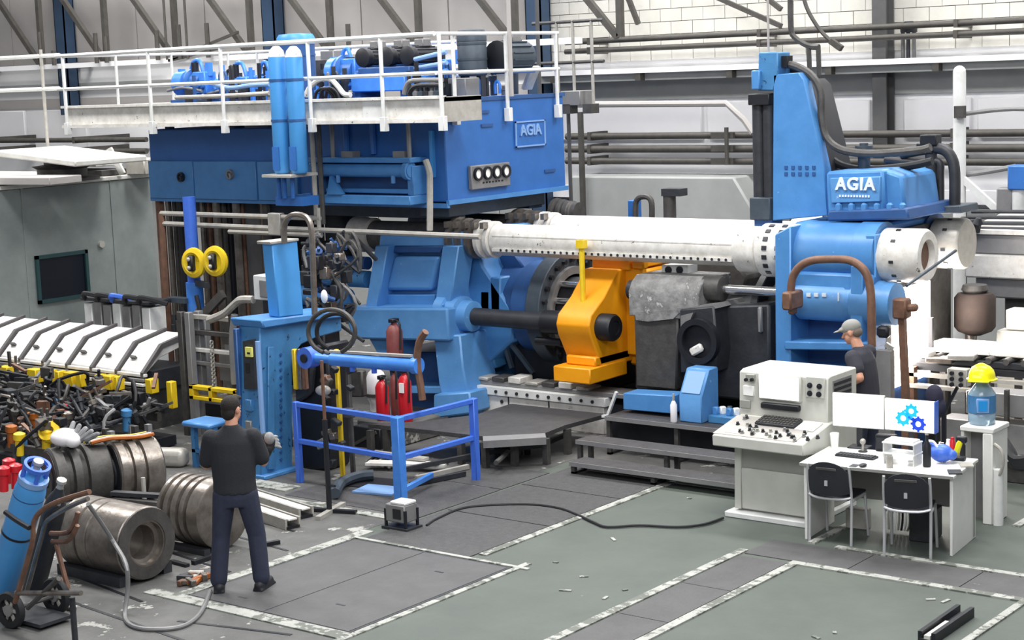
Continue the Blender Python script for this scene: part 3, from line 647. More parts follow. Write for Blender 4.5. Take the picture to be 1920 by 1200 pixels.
b = MB(); b.pxy([(1422, 98), (1458, 98), (1458, 140), (1450, 170), (1420, 170)], 17.6, 17.9); b.build('valve_block', M_teal, tw, 0.012)
b = MB(); b.pxy([(1408, 132), (1424, 132), (1424, 168), (1408, 168)], 17.55, 17.8); b.build('pilot_valve', M_blue2, tw, 0.012)
b = MB(); b.cyl(wy(1456, 120, 17.75), wy(1482, 122, 17.75), 0.035, 10); p = wy(1475, 118, 17.75); b.box(p.x-0.03, p.x+0.04, 17.68, 17.82, p.z-0.05, p.z+0.08); b.build('hose_fitting', M_black, tw)
b = MB(); p = wy(1441, 97, 17.75); b.cyl(p, (p.x, 17.75, 7.5), 0.014, 6); b.build('suspension_wire', M_clad, tw)
for k, (dy, pts_) in enumerate(((17.75, [(1470, 120), (1492, 124), (1520, 140), (1538, 170), (1540, 215), (1546, 250), (1562, 272), (1590, 284), (1640, 288), (1720, 282), (1745, 276)]),
                               (17.95, [(1470, 128), (1500, 134), (1518, 150), (1527, 190), (1532, 240), (1545, 275), (1570, 306), (1620, 318), (1700, 312), (1748, 302)]))):
    b = MB(); b.tube([wy(a, c, dy) for a, c in pts_], 0.045, 8, 4); b.build('hydraulic_hose', M_rub if k else M_grit, tw)
b = MB(); b.tube([wy(a, c, 18.0) for a, c in ((1516, 85), (1518, 130), (1520, 230))], 0.03, 6); b.tube([wy(a, c, 18.0) for a, c in ((1534, 85), (1536, 140))], 0.03, 6); b.tube([wy(a, c, 18.0) for a, c in ((1482, -30), (1483, 50), (1490, 70), (1515, 86), (1536, 88))], 0.035, 6, 3)
b.build('riser_pipe', M_grit, tw)
# nameplate casting at the foot of the tower
MB().pxy([(1548, 322), (1655, 318), (1660, 404), (1550, 408)], 17.42, 18.5).build('name_block', M_blue2, tw, 0.03)
MB().pxy([(1655, 318), (1690, 330), (1700, 402), (1658, 404)], 17.5, 18.4).build('end_block', M_blue2, tw, 0.03)
npl = MB().pxy([(1556, 334), (1650, 331), (1650, 378), (1558, 381)], 17.38, 17.43).build('nameplate', M_blue, tw, 0.008)
c0 = wy(1603, 346, 17.36); text('AGIA', 0.19, 0.012, (c0.x, 17.37, c0.z), (1, 0, 0), (0, 0, 1), 'name_lettering', M_letter, npl, 1.12)
c0 = wy(1603, 368, 17.36); b = MB()
for k in range(11): b.box(c0.x-0.2+k*0.035, c0.x-0.18+k*0.035, 17.37, 17.381, c0.z-0.012, c0.z+0.012)
b.build('name_small_print', M_letter, npl)
MB().pxy([(1552, 395), (1700, 390), (1705, 412), (1550, 415)], 17.35, 18.6).build('foot_flange', M_navy, tw, 0.02)
b = MB()
for k in range(6): p = wy(1565+k*24, 392, 17.3); b.lathe((p.x, 17.4, p.z-0.03), (0, 0, 1), [(0, 0.04), (0.07, 0.04), (0.09, 0.02)], 8)
b.build('flange_bolt', M_blue2, tw)
p = wy(1620, 300, 17.9); b = MB(); b.lathe((p.x, 17.9, wy(1620, 318, 17.9).z), (0, 0, 1), [(0, 0.07), (0.2, 0.07), (0.2, 0.1), (0.27, 0.1), (0.27, 0.05), (0.3, 0.05)], 12); b.build('lifting_post', M_slate, tw)
# ---- pipework at the right of the platen
pw = thing('pipe_manifold', 'dark bundle of bent hydraulic pipes rising right of the shear tower', 'pipework', (-8.0, 18.5, 2.68))
for pts_, r_ in (([(1745, 262), (1747, 330), (1748, 392)], 0.07), ([(1690, 288), (1740, 279), (1768, 280), (1784, 296), (1790, 325), (1790, 392)], 0.065), ([(1660, 300), (1730, 306), (1760, 303), (1763, 330), (1763, 392)], 0.045)):
    b = MB(); b.tube([wy(a, c, 18.5) for a, c in pts_], r_, 10, 4); b.build('pipe', M_dark, pw)
for a, c in ((1745, 262), (1738, 278)): p = wy(a, c, 18.5); MB().cbox(p, (0.2, 0.16, 0.12)).build('coupling', M_black, pw, 0.01)
b = MB(); b.tube([wy(a, c, 18.4) for a, c in ((1700, 382), (1720, 378), (1732, 384), (1735, 396))], 0.06, 8, 3); b.build('elbow', M_black, pw, 0.01)
b = MB(); b.pxy([(1715, 388), (1800, 386), (1802, 400), (1715, 402)], 18.3, 18.8); b.build('base_flange', M_slate, pw, 0.01)
# copper loop pipe in front of the platen
lp = thing('copper_loop_pipe', 'brown copper pipe bent in a tall loop in front of the platen', 'pipe', (-8.9, 16.7, 1.3))
b = MB(); b.tube([wy(a, c, 16.7) for a, c in ((1484, 575), (1483, 545), (1487, 518), (1502, 498), (1525, 488), (1560, 486), (1592, 488), (1614, 500), (1627, 520), (1633, 555), (1634, 610), (1635, 650))], 0.045, 10, 4); b.build('pipe', M_rust, lp)
b = MB(); p = wy(1486, 562, 16.72); b.cbox(p, (0.12, 0.3, 0.2)); b.cbox((p.x, p.y, p.z-0.1), (0.07, 0.12, 0.12)); b.build('union', M_rust, lp, 0.02)
# rusty gauge stand right of the platen
gs = thing('rusty_bracket_stand', 'rust brown bracket stand at the end of the side cylinder beside the glow', 'stand', (-7.9, 17.0, 0))
p = wy(1691, 578, 17.0); b = MB(); b.cbox(p, (0.16, 0.16, 0.22)); b.cyl(p, p+V3((0.18, 0, 0.02)), 0.05, 8); b.build('bracket_head', M_rust, gs, 0.02)
b = MB(); b.beam(p, wy(1698, 740, 17.0), 0.07, 0.07); q = wy(1698, 740, 17.0); b.beam(q, (q.x, q.y, 0), 0.07, 0.07); b.build('post', M_rust, gs)
b = MB()
for k in range(5): q = wy(1668, 650+k*18, 17.05); b.cbox(q, (0.1, 0.03, 0.05), Matrix.Rotation(0.5, 3, 'Y'))
b.build('coil', M_pale, gs)
MB().cbox(wy(1657, 622, 16.95), (0.15, 0.1, 0.13)).build('valve', M_black, gs, 0.03)
q = wy(1655, 640, 16.95); MB().box(q.x-0.08, q.x+0.1, 16.93, 17.03, 0, q.z-0.1).build('panel', M_mid, gs)
b = MB(); b.cyl(wx(1792, 470, PX1+0.62), wx(1700, 536, PX1+0.62), 0.018, 6)
b.build('lever_rod', M_slate, gs)
# ---- bed
bd = thing('press_bed', 'white machine bed with a bolted edge strip under the yellow crosshead', 'machine bed', (-12.5, YC, 0))
bx0 = wy(885, 740, 17.2).x; bx1 = wy(1132, 770, 17.2).x
MB().box(bx0, -9.6, 17.3, 19.0, 0, 0.38).build('bed_body', M_black, bd)
MB().box(bx0, bx1, 17.2, 17.32, 0.0, 0.42).build('bed_side', M_rodw, bd, 0.01)
MB().box(bx0-0.02, bx1+0.05, 17.16, 17.3, 0.36, 0.47).build('edge_strip', M_white, bd, 0.006)
b = MB()
x = bx0+0.1
while x < bx1: b.cyl((x, 17.16, 0.415), (x, 17.145, 0.415), 0.022, 8); x += 0.17
b.build('strip_bolt', M_dark, bd)
MB().box(bx0+0.0, bx1+0.5, 17.24, 17.6, 0.47, 0.53).build('slide_way', M_mid, bd, 0.01)
for k in range(7): MB().box(bx0+0.05+k*0.27, bx0+0.25+k*0.27, 17.22, 17.5, 0.53, 0.57+0.02*(k % 3)).build('slide_cover', (M_pale, M_grit, M_rodw)[k % 3], bd, 0.01)
b = MB(); b.box(bx0+0.6, bx0+0.62, 17.195, 17.21, 0.02, 0.36); b.box(bx0+1.25, bx0+1.27, 17.195, 17.21, 0.02, 0.36)
for dx, dz in ((0.18, 0.2), (0.27, 0.2), (0.5, 0.28)): b.cyl((bx0+dx, 17.2, dz), (bx0+dx, 17.19, dz), 0.025, 8)
b.build('panel_joint', M_dark, bd)
MB().box(-13.9, -12.55, 17.75, 18.4, 0.38, 1.0).build('inner_casing', M_black, bd, 0.02)
MB().box(-13.9, -12.6, 18.4, 19.0, 0.38, 1.3).build('inner_casing', M_black, bd, 0.02)
b = MB(); b.pxy([(892, 650), (915, 640), (922, 660), (930, 690), (895, 700)], 17.55, 17.8); b.build('valve_casing', M_teal, bd, 0.02)
b = MB(); b.beam(wy(955, 640, 17.6), wy(1000, 700, 17.6), 0.05, 0.05); b.beam(wy(940, 625, 17.6), wy(960, 690, 17.6), 0.05, 0.05); b.build('brace', M_slate, bd)
# everything bolted into the press frame is one thing: each casting becomes a part, its details sub-parts
press = thing('extrusion_press', 'long blue and white horizontal metal extrusion press filling the middle of the hall', 'press', (-12.2, YC, 0))
def absorb(root, body, pname, label=None):
    kids = list(root.children); bo = [k for k in kids if k.name.split('.')[0] == body][0]
    base = V3(root.location)
    for k in kids:
        for g_ in list(k.children): g_.parent = bo
    for k in kids:
        if k is not bo: k.parent = bo
    bo.parent = press; bo.location = base - V3(press.location)
    if label: bo['label'] = label
    bpy.data.objects.remove(root); bo.name = pname
absorb(hs, 'upper_body', 'cylinder_housing', 'light blue cast cylinder housing with recessed face')
absorb(mc, 'barrel', 'main_cylinder', 'dark blue main cylinder with bolted grey flange')
absorb(r1, 'rod_sleeve', 'tie_rod', 'white sleeved tie rod')
absorb(r2, 'rod_sleeve', 'tie_rod', 'white sleeved tie rod')
absorb(pl, 'platen_body', 'platen', 'blue front platen with framed recesses')
absorb(bd, 'bed_body', 'press_bed', 'black machine bed with white bolted side')
absorb(tw, 'back_plate', 'shear_tower', 'tapering blue shear tower with dark double cylinder')
absorb(lp, 'pipe', 'copper_loop_pipe', 'brown copper pipe bent in a tall loop')
absorb(pw, 'base_flange', 'pipe_manifold', 'dark bent hydraulic pipes')
# =================================================================== WALKWAY AND EQUIPMENT ON TOP OF THE TANK
wk = thing('service_walkway', 'pale steel service walkway with white handrails along the front of the blue tank', 'walkway', (-17.3, 16.5, 3.9))
WX0, WX1, WZ = -20.95, -13.66, 4.24
MB().box(WX0, WX1, 16.2, 16.26, 3.97, WZ).build('edge_beam', M_rodw, wk, 0.006)
b = MB(); b.box(WX0, WX1, 16.14, 16.3, WZ-0.02, WZ+0.015); b.build('beam_flange', M_rodw, wk)
b = MB(); b.box(WX0, WX1, 16.14, 16.3, 3.93, 3.97); b.build('beam_flange', M_rodw, wk)
MB().box(WX0, WX1, 16.26, 16.98, WZ-0.06, WZ-0.01).build('deck_plate', M_grit, wk)
MB().box(WX0, -20.1, 16.98, 19.6, WZ-0.06, WZ-0.01).build('deck_plate', M_grit, wk)
MB().box(WX0, WX0+0.06, 16.26, 19.6, 3.97, WZ).build('end_beam', M_rodw, wk)
MB().box(WX1-0.06, WX1, 16.26, 16.98, 3.93, WZ).build('end_beam', M_pale, wk)
MB().box(-14.95, -14.55, 16.185, 16.2, 3.97, WZ).build('patch_plate', M_white, wk)
s = None
def post(x, y, z0, z1, r=0.022, foot=True):
    b = MB(); b.cyl((x, y, z0), (x, y, z1), r, 8); b.build('rail_post', M_white, wk)
    if foot: MB().box(x-0.045, x+0.045, y-0.03, y+0.05, z0-0.02, z0+0.16).build('post_foot', M_white, wk, 0.005)
for px in (120, 280, 416, 580, 716, 826):
    p = wy(px, 150, 16.12); post(p.x, 16.12, 3.85, 5.0, 0.026)
for yy in (17.2, 18.3, 19.5): post(WX0+0.03, yy, 3.95, 4.98)
for xx in (-19.7, -20.3): post(xx, 19.55, 3.95, 4.98)
def rail(p0, p1, r=0.024, m=M_white, name='handrail'): MB().cyl(p0, p1, r, 8).build(name, m, wk)
rail((WX0, 16.12, 4.98), (-13.66, 16.12, 5.0), 0.03); rail((WX0, 16.12, 4.5), (-13.66, 16.12, 4.53))
rail((WX0+0.03, 16.12, 4.98), (WX0+0.03, 19.55, 4.98)); rail((WX0+0.03, 16.12, 4.5), (WX0+0.03, 19.55, 4.5))
rail((WX0+0.03, 19.55, 4.98), (-16.0, 19.55, 4.98)); rail((WX0+0.03, 19.55, 4.5), (-16.0, 19.55, 4.5))
# guard rail fixed to the end face of the tank
for px, py in ((855, 232), (953, 226), (1046, 216)):
    p = wx(px, py, TX+0.06); post(TX+0.06, p.y, 3.88, 5.02, 0.026)
ya, yb = wx(855, 70, TX+0.06).y, wx(1046, 70, TX+0.06).y
rail((TX+0.06, ya, 5.02), (TX+0.06, yb, 5.02)); rail((TX+0.06, ya, 4.53), (TX+0.06, yb, 4.53))
rail((TX+0.06, ya, 5.02), (-13.66, 16.12, 5.0)); rail((TX+0.06, ya, 4.53), (-13.66, 16.12, 4.53))
# tall hanging rods by the end of the tank
for px, Y in ((955, 18.25), (1008, 20.5)):
    p = wy(px, 60, Y); solo(MB().cyl((p.x, Y, 4.19 if Y < 19 else 3.9), (p.x, Y, 7.6), 0.03, 8), 'hanger_rod', M_cold if Y > 19 else M_clad, 'thin %s rod hanging past the end of the blue tank' % ('dark' if Y > 19 else 'pale'), 'rod')
# further walkway left of the tank, towards the cabin
fw = thing('handrail_section', 'pale double handrail of a further walkway at the left edge behind the tank walkway', 'railing', (-24.5, 19.0, 3.15))
for z0, py in ((5.03, 113), (4.5, 172)):
    a = wy(-80, py+1, 19.0); c = wy(112, py, 19.0); MB().cyl((a.x, 19.0, a.z), (c.x, 19.0, a.z), 0.035, 8).build('handrail', M_white, fw)
for px in (-60, 78):
    a = wy(px, 120, 19.0); MB().cyl((a.x, 19.0, 3.15), (a.x, 19.0, 5.2), 0.03, 8).build('rail_post', M_pale, fw)
# small platform right of the tank
sp_ = thing('bracketed_platform', 'grey bracketed platform with thin rails right of the blue tank', 'platform', (-14.6, 21.2, 3.9))
a = wy(1065, 172, 21.2); c = wy(1118, 205, 21.2)
MB().box(a.x, c.x-0.15, 21.0, 21.35, 3.98, 4.2).build('deck', M_mid, sp_, 0.01)
for px in (1068, 1108): q = wy(px, 210, 21.1); MB().box(q.x-0.08, q.x+0.08, 21.0, 21.2, 3.86, 4.0).build('foot', M_grit, sp_)
for px in (1045, 1075, 1110): q = wy(px, 100, 21.1); MB().cyl((q.x, 21.1, 4.0), (q.x, 21.1, 5.25), 0.025, 8).build('rail_post', M_pale, sp_)
for zz in (5.22, 4.62): q0 = wy(1000, 100, 21.1); q1 = wy(1132, 100, 21.1); MB().cyl((q0.x, 21.1, zz), (q1.x, 21.1, zz), 0.025, 8).build('rail', M_grit, sp_)
q = wy(1110, 300, 21.5); b = MB(); b.cyl((q.x-0.2, 21.2, 0), (q.x-0.2, 21.2, 4.0), 0.03, 8); b.build('leg', M_cold, sp_)
# accumulator bottles in front of the walkway
for i, px in enumerate((521, 553)):
    t = wy(px, 86, 15.98); u = wy(px+6, 325, 15.98); x = (t.x+u.x)/2
    o = thing('accumulator_bottle', ('left' if i == 0 else 'right')+' one of two tall blue gas bottles standing before the walkway beam', 'gas bottle', (x, 15.98, u.z), group='pair of accumulator bottles')
    b = MB(); L = t.z-u.z; b.lathe((x, 15.98, u.z), (0, 0, 1), [(0, 0.09), (0.03, 0.112), (L-0.14, 0.112), (L-0.06, 0.09), (L-0.01, 0.04), (L, 0.02)], 18); b.build('bottle', M_teal if 0 else M_sky, o)
    b = MB(); b.lathe((x, 15.98, t.z-0.14), (0, 0, 1), [(0, 0.113), (0.08, 0.093), (0.135, 0.042), (0.14, 0.02)], 18); b.build('shoulder', M_rodw, o)
    for zz in (3.98, 4.5): MB().ring((x, 15.98, zz), (0, 0, 1), 0.03, 0.12, 0.112, 18).build('strap', M_navy, o)
    MB().box(x-0.06, x+0.06, 15.862, 15.875, u.z+0.05, u.z+0.35).build('label', M_tank, o)
u = wy(537, 326, 15.98)
o = thing('bottle_bracket', 'pale bracket shelf with blue pipes under the two gas bottles', 'bracket', (u.x, 15.98, 2.85))
x = u.x; MB().box(x-0.28, x+0.26, 15.8, 16.3, u.z-0.04, u.z).build('shelf', M_pale, o, 0.005)
for dx in (-0.15, -0.05, 0.1): MB().cyl((x+dx, 15.98, u.z-0.32), (x+dx, 15.98, u.z-0.04), 0.03, 8).build('feed_pipe', M_tank, o)
MB().box(x-0.25, x+0.25, 16.0, 16.3, u.z-0.42, u.z-0.3).build('bracket_beam', M_tank, o)
MB().box(x-0.2, x-0.1, 16.2, 16.615, u.z-0.4, u.z-0.3).build('bracket_arm', M_tank, o)
for px, Y in ((585, 16.5), (597, 16.5)):
    t = wy(px, 245, Y); v = wy(px, 420, Y); solo(MB().cyl((t.x, Y, v.z), (t.x, Y, 4.18), 0.035, 8), 'riser_tube', M_pale if px == 585 else M_grit, ('pale' if px == 585 else 'dark grey')+' vertical tube right of the blue gas bottles', 'tube')
# ------- pumps, motors and valves on the tank deck
DK = 4.195
def dk(px, Y, py=120): return wy(px, py, Y).x
def drum(px, Y, r, z0, z1, m, mcap, label, cat, bands=2):
    x = dk(px, Y); o = thing('motor_drum' if cat == 'motor' else 'storage_drum', label, cat, (x, Y, DK))
    b = MB(); b.lathe((x, Y, z0), (0, 0, 1), [(0, r*0.9), (0.02, r), (z1-z0-0.16, r), (z1-z0-0.15, r*0.96)], 24); b.build('drum', m, o)
    b = MB(); b.lathe((x, Y, z1-0.16), (0, 0, 1), [(0, r*1.03), (0.1, r*1.03), (0.15, r*0.9), (0.16, r*0.3)], 24); b.build('cap', mcap, o)
    for k in range(bands): MB().ring((x, Y, z0+(z1-z0)*(k+1)/(bands+1)), (0, 0, 1), 0.03, r*1.03, r*0.98, 24).build('band', m, o)
    if z0 > DK: 
        for sx in (-1, 1): MB().box(x+sx*r*0.7-0.04, x+sx*r*0.7+0.04, Y-0.05, Y+0.05, DK, z0+0.01).build('leg', M_dark, o)
    return o
drum(557, 18.2, 0.27, DK, 5.18, M_navy, M_sky, 'big blue drum with bright cap standing behind the two gas bottles', 'drum')
drum(886, 18.3, 0.2, DK+0.28, 5.1, M_slate, M_slate, 'upright slate grey motor drum at the right end of the tank deck', 'motor')
def ribmotor(x, Y, z, r, L, label, m=M_dark):
    o = thing('electric_motor', label, 'motor', (x, Y, z-r), group='electric motors on the tank deck')
    b = MB(); b.cyl((x, Y, z), (x, Y+L, z), r*0.92, 18); b.build('motor_body', m, o)
    s = None
    for k in range(14):
        a = 2*PI*k/14; R = Matrix.Rotation(a, 3, 'Y'); c = V3((x, Y+L*0.5, z))+R @ V3((0, 0, r*0.94))
        MB().cbox(c, (0.012, L*0.8, r*0.16), R).build('fin', m, o)
    MB().lathe((x, Y-0.1, z), (0, 1, 0), [(0, r*0.6), (0.03, r), (0.11, r*1.0)], 18).build('fan_cowl', M_black, o)
    MB().box(x-0.08, x+0.08, Y+L*0.35, Y+L*0.7, z+r*0.9, z+r+0.09).build('terminal_box', M_mid, o, 0.01)
    MB().box(x-r*0.8, x+r*0.8, Y+0.05, Y+L, z-r*1.05, z-r*0.8).build('mounting_foot', M_navy, o)
    return o
for px, lab in ((686, 'left'), (731, 'middle'), (770, 'right')):
    ribmotor(dk(px, 17.6), 17.6, 4.777, 0.13, 0.5, lab+' one of three dark finned motors on the blue tank deck')
x = dk(938, 18.6); ribmotor(x, 18.6, 4.72, 0.22, 0.55, 'large dark finned motor beside the upright slate drum', M_slate)
# blue base and valve block under the three motors
xa, xb = dk(660, 17.4), dk(762, 17.4)
o = thing('motor_plinth', 'bright blue box base carrying the three dark motors', 'plinth', ((xa+xb)/2, 17.5, DK))
MB().box(xa, xb, 17.35, 18.0, DK+0.12, DK+0.32).build('base_box', M_ybl, o, 0.015)
MB().box(xa+0.05, xb, 17.45, 18.1, DK+0.32, DK+0.44).build('base_top', M_navy, o, 0.01)
for fx in (xa+0.08, xb-0.08): MB().box(fx-0.05, fx+0.05, 17.4, 17.9, DK, DK+0.12).build('foot', M_navy, o)
def pumpset(px, Y, label, L=0.9, sc=1.0, seed=0, group='blue pump sets on the tank deck'):
    rnd = random.Random(seed); x = dk(px, Y); o = thing('pump_set', label, 'pump', (x, Y, DK), group=group)
    MB().box(x-L/2, x+L/2, Y-0.16, Y+0.16, DK, DK+0.07*sc).build('base_frame', M_navy, o, 0.008)
    zc = DK+0.26*sc
    b = MB(); b.lathe((x-L*0.45, Y, zc), (1, 0, 0), [(0, 0.09*sc), (0.03, 0.15*sc), (L*0.3, 0.15*sc), (L*0.32, 0.11*sc)], 18); b.build('motor', M_ybl, o)
    b = MB(); b.lathe((x-L*0.12, Y, zc), (1, 0, 0), [(0, 0.1*sc), (0.05, 0.1*sc), (0.06, 0.17*sc), (0.1, 0.17*sc), (0.12, 0.12*sc), (0.32, 0.12*sc)], 18); b.build('pump_body', M_tank, o)
    MB().cbox((x+L*0.3, Y, zc), (0.22*sc, 0.24, 0.26*sc)).build('valve_block', M_ybl, o, 0.015)
    for k in range(3):
        MB().cyl((x-L*0.35+k*0.3, Y, zc+0.1), (x-L*0.35+k*0.3, Y, zc+0.2+0.12*rnd.random()), 0.045*sc, 10).build('valve_stem', M_ybl if k != 1 else M_black, o)
        MB().lathe((x-L*0.3+k*0.27, Y-0.13, zc-0.04), (0, -1, 0), [(0, 0.06), (0.05, 0.06), (0.06, 0.03), (0.1, 0.03)], 10).build('port_flange', M_tank, o)
    MB().tube([(x-L*0.5, Y-0.2, zc-0.1), (x, Y-0.22, zc-0.06), (x+L*0.5, Y-0.2, zc-0.12)], 0.022, 8, 3).build('pressure_pipe', M_mid, o)
    MB().tube([(x-L*0.1, Y, zc+0.1), (x, Y, zc+0.3), (x+L*0.2, Y, zc+0.32), (x+L*0.3, Y, zc+0.1)], 0.03, 8, 3).build('bent_pipe', M_ybl, o)
    return o
pumpset(362, 17.6, 'bright blue pump set at the left end of the tank deck', 0.75, 1.25, 1)
pumpset(440, 17.7, 'second blue pump set from the left on the tank deck', 0.8, 1.0, 2)
pumpset(490, 18.3, 'blue pump set just left of the two gas bottles', 0.6, 1.0, 3)
pumpset(645, 18.0, 'tall blue pump set left of the three dark motors', 0.5, 1.5, 4)
pumpset(815, 18.75, 'blue pump set right of the three dark motors', 0.5, 1.35, 5)
for k, (z0, z1) in enumerate(((4.6, 4.66), (4.45, 4.56), (4.72, 4.8))):
    b = MB(); b.cyl((dk(778, 17.4), 17.4, z0), (dk(838, 17.4), 17.4, z1), 0.03, 8)
    solo(b, 'blue_pipe', M_letter2 if k != 1 else M_ybl, ('lowest', 'middle', 'top')[[1, 0, 2][k]]+' of three slanting blue pipes right of the dark motors', 'pipe', 'slanting pipes beside the dark motors')
# hoses and pipework lying on the deck
o = thing('white_hose', 'white hose arching over the deck edge left of the bright blue base', 'hose', (dk(620, 16.9), 16.9, DK))
def above(pts_, h):
    for p in pts_: p.z = max(p.z, h)
    return pts_
MB().tube(above([wy(a, c, 16.9) for a, c in ((574, 188), (580, 165), (597, 150), (618, 148), (632, 160), (645, 176), (658, 190))], 4.285), 0.035, 8, 4).build('hose', M_rodw, o)
for k in range(3):
    MB().tube([wy(a, c, 17.03) for a, c in ((590+k*10, 188), (594+k*10, 172-k*2), (606+k*8, 166), (620+k*6, 175), (628+k*4, 188))], 0.022, 6, 3).build('inner_hose', M_rub, o)
def deckpipe(pts_, Y, r, m, label):
    P = above([wy(a, c, Y) for a, c in pts_], 4.275); solo(MB().tube(P, r, 8, 3), 'bent_pipe', m, label, 'pipe', 'pipes on the tank deck')
deckpipe(((330, 183), (420, 180), (505, 175)), 16.7, 0.03, M_pale, 'long pale pipe along the deck left of the gas bottles')
deckpipe(((395, 155), (430, 165), (470, 160), (505, 158)), 16.9, 0.03, M_letter2, 'pale blue bent pipe before the left pumps')
deckpipe(((758, 188), (762, 160), (775, 151), (830, 150)), 16.8, 0.03, M_mid, 'grey pipe bending over at the right end of the walkway')
deckpipe(((768, 188), (774, 165), (790, 160), (832, 160)), 16.9, 0.03, M_dark, 'dark pipe bending over under the grey bent pipe')
o = thing('valve_cluster', 'cluster of small dark valves along the deck edge below the grey bent pipes', 'valves', (dk(800, 17.1), 17.1, DK))
for k in range(6):
    x = dk(768+k*10, 17.15); MB().lathe((x, 17.15, DK), (0, 0, 1), [(0, 0.05), (0.1, 0.05), (0.11, 0.03), (0.16, 0.03), (0.16, 0.06), (0.2, 0.06)], 8).build('valve', (M_dark, M_mid, M_slate)[k % 3], o)
o = thing('elbow_duct', 'dark elbow duct with pale flange at the far right of the tank deck', 'duct', (dk(972, 19.4), 19.4, DK))
MB().tube(above([wy(a, c, 19.4) for a, c in ((962, 178), (962, 130), (968, 105), (985, 98), (995, 112))], 4.2), 0.08, 10, 4).build('elbow', M_slate, o)
MB().cbox(above([wy(996, 160, 19.4)], 4.42)[0], (0.05, 0.2, 0.35), Matrix.Rotation(0.5, 3, 'Y')).build('flap', M_pale, o)
x = dk(868, 17.75); o = thing('motor_pedestal', 'pale pedestal with dark supports in front of the slate motor drum', 'pedestal', (x, 17.75, DK))
MB().cbox((x, 17.75, DK+0.13), (0.3, 0.3, 0.26)).build('pedestal_box', M_mid, o, 0.01)
for k in range(2): MB().box(x-0.28-k*0.12, x-0.23-k*0.12, 17.65, 17.9, DK, DK+0.27).build('support_plate', M_black, o)
for k, (px, py0, Y, m) in enumerate(((612, 95, 19.2, M_mid), (600, 112, 18.9, M_grit))):
    p0 = wy(px, py0, Y); solo(MB().box(p0.x-0.14, p0.x+0.14, Y, Y+0.25, DK, p0.z), 'junction_box', m, ('tall grey' if k == 0 else 'low dark')+' junction box behind the white arched hose', 'box', bevel=0.01)

o = thing('pipework', 'dense small blue and dark valves and pipe bends crowding the tank deck', 'pipework', (dk(600, 17.9), 17.9, DK))
rk = random.Random(9)
n_ = 0
for k in range(1500):
    px = rk.choice((rk.uniform(335, 505), rk.uniform(345, 505), rk.uniform(592, 650), rk.uniform(760, 850), rk.uniform(920, 955))); Y = rk.uniform(17.2, 19.0); x = max(-19.7, min(dk(px, Y), -14.7)); m = (M_dark, M_ybl, M_black, M_dark, M_slate, M_mid, M_black, M_navy, M_dark)[n_ % 9]; b = MB(); t = n_ % 4
    h = rk.uniform(0.12, 0.5)
    if t == 0: b.box(x-0.05, x+0.05, Y-0.05, Y+0.05, DK+0.001, DK+h*0.6); nm = 'valve_block'
    elif t == 1: b.lathe((x, Y, DK+0.001), (0, 0, 1), [(0, 0.04), (h*0.5, 0.04), (h*0.55, 0.06), (h*0.7, 0.06), (h*0.75, 0.03), (h, 0.03)], 8); nm = 'valve'
    elif t == 2: b.cyl((x, Y, DK+0.001), (x, Y, DK+h+0.1), 0.028, 8); nm = 'riser'
    else: w_ = rk.uniform(-0.22, 0.22); b.tube([(x, Y, DK+0.03), (x, Y, DK+h), (x+w_*0.5, Y, DK+h+0.05), (x+w_, Y, DK+h), (x+w_, Y, DK+0.03)], 0.022, 6, 3); nm = 'pipe_bend'
    if max(p.x for p in b.v) > -14.45 or not clear_of(b): continue
    b.build(nm, m, o); n_ += 1
    if n_ >= 110: break
# =================================================================== LEFT SIDE: CABIN, RUN-OUT TABLE, SHEAR
cb = thing('control_cabin', 'large plain grey cabin with one dark green-framed window and white roof', 'cabin', (-26, 18, 0))
CX = -24.0
MB().box(-28.5, CX, 16.0, 20.35, 0, 2.9).build('cabin_wall', M_cabin, cb, 0.02)
MB().box(-28.6, CX+0.06, 15.9, 20.4, 2.9, 2.97).build('roof_slab', M_roof, cb, 0.01)
ww = [wx(a, c, CX) for a, c in ((64, 482), (161, 466), (165, 551), (70, 575))]
y0, y1, z0, z1 = ww[0].y, ww[1].y, (ww[2].z+ww[3].z)/2, (ww[0].z+ww[1].z)/2
b = MB(); 
for a_, b_, c_, d_ in ((y0, y1, z1-0.06, z1), (y0, y1, z0, z0+0.06), (y0, y0+0.06, z0, z1), (y1-0.06, y1, z0, z1)): b.box(CX-0.02, CX+0.05, a_, b_, c_, d_)
wf = b.build('window_frame', M_green, cb)
MB().box(CX-0.01, CX+0.01, y0+0.05, y1-0.05, z0+0.05, z1-0.05).build('window_pane', M_glass, wf)
MB().cyl((CX, wx(188, 458, CX).y, wx(188, 458, CX).z), (CX+0.06, wx(188, 458, CX).y, wx(188, 458, CX).z), 0.06, 12).build('wall_lamp', M_pale, cb)
for yy in (17.55,): MB().box(CX, CX+0.012, yy, yy+0.05, 0, 2.9).build('panel_joint', M_cabin, cb)
MB().box(CX, CX+0.015, y1+0.6, y1+0.62, 0, 2.9).build('panel_joint', M_cabin, cb)
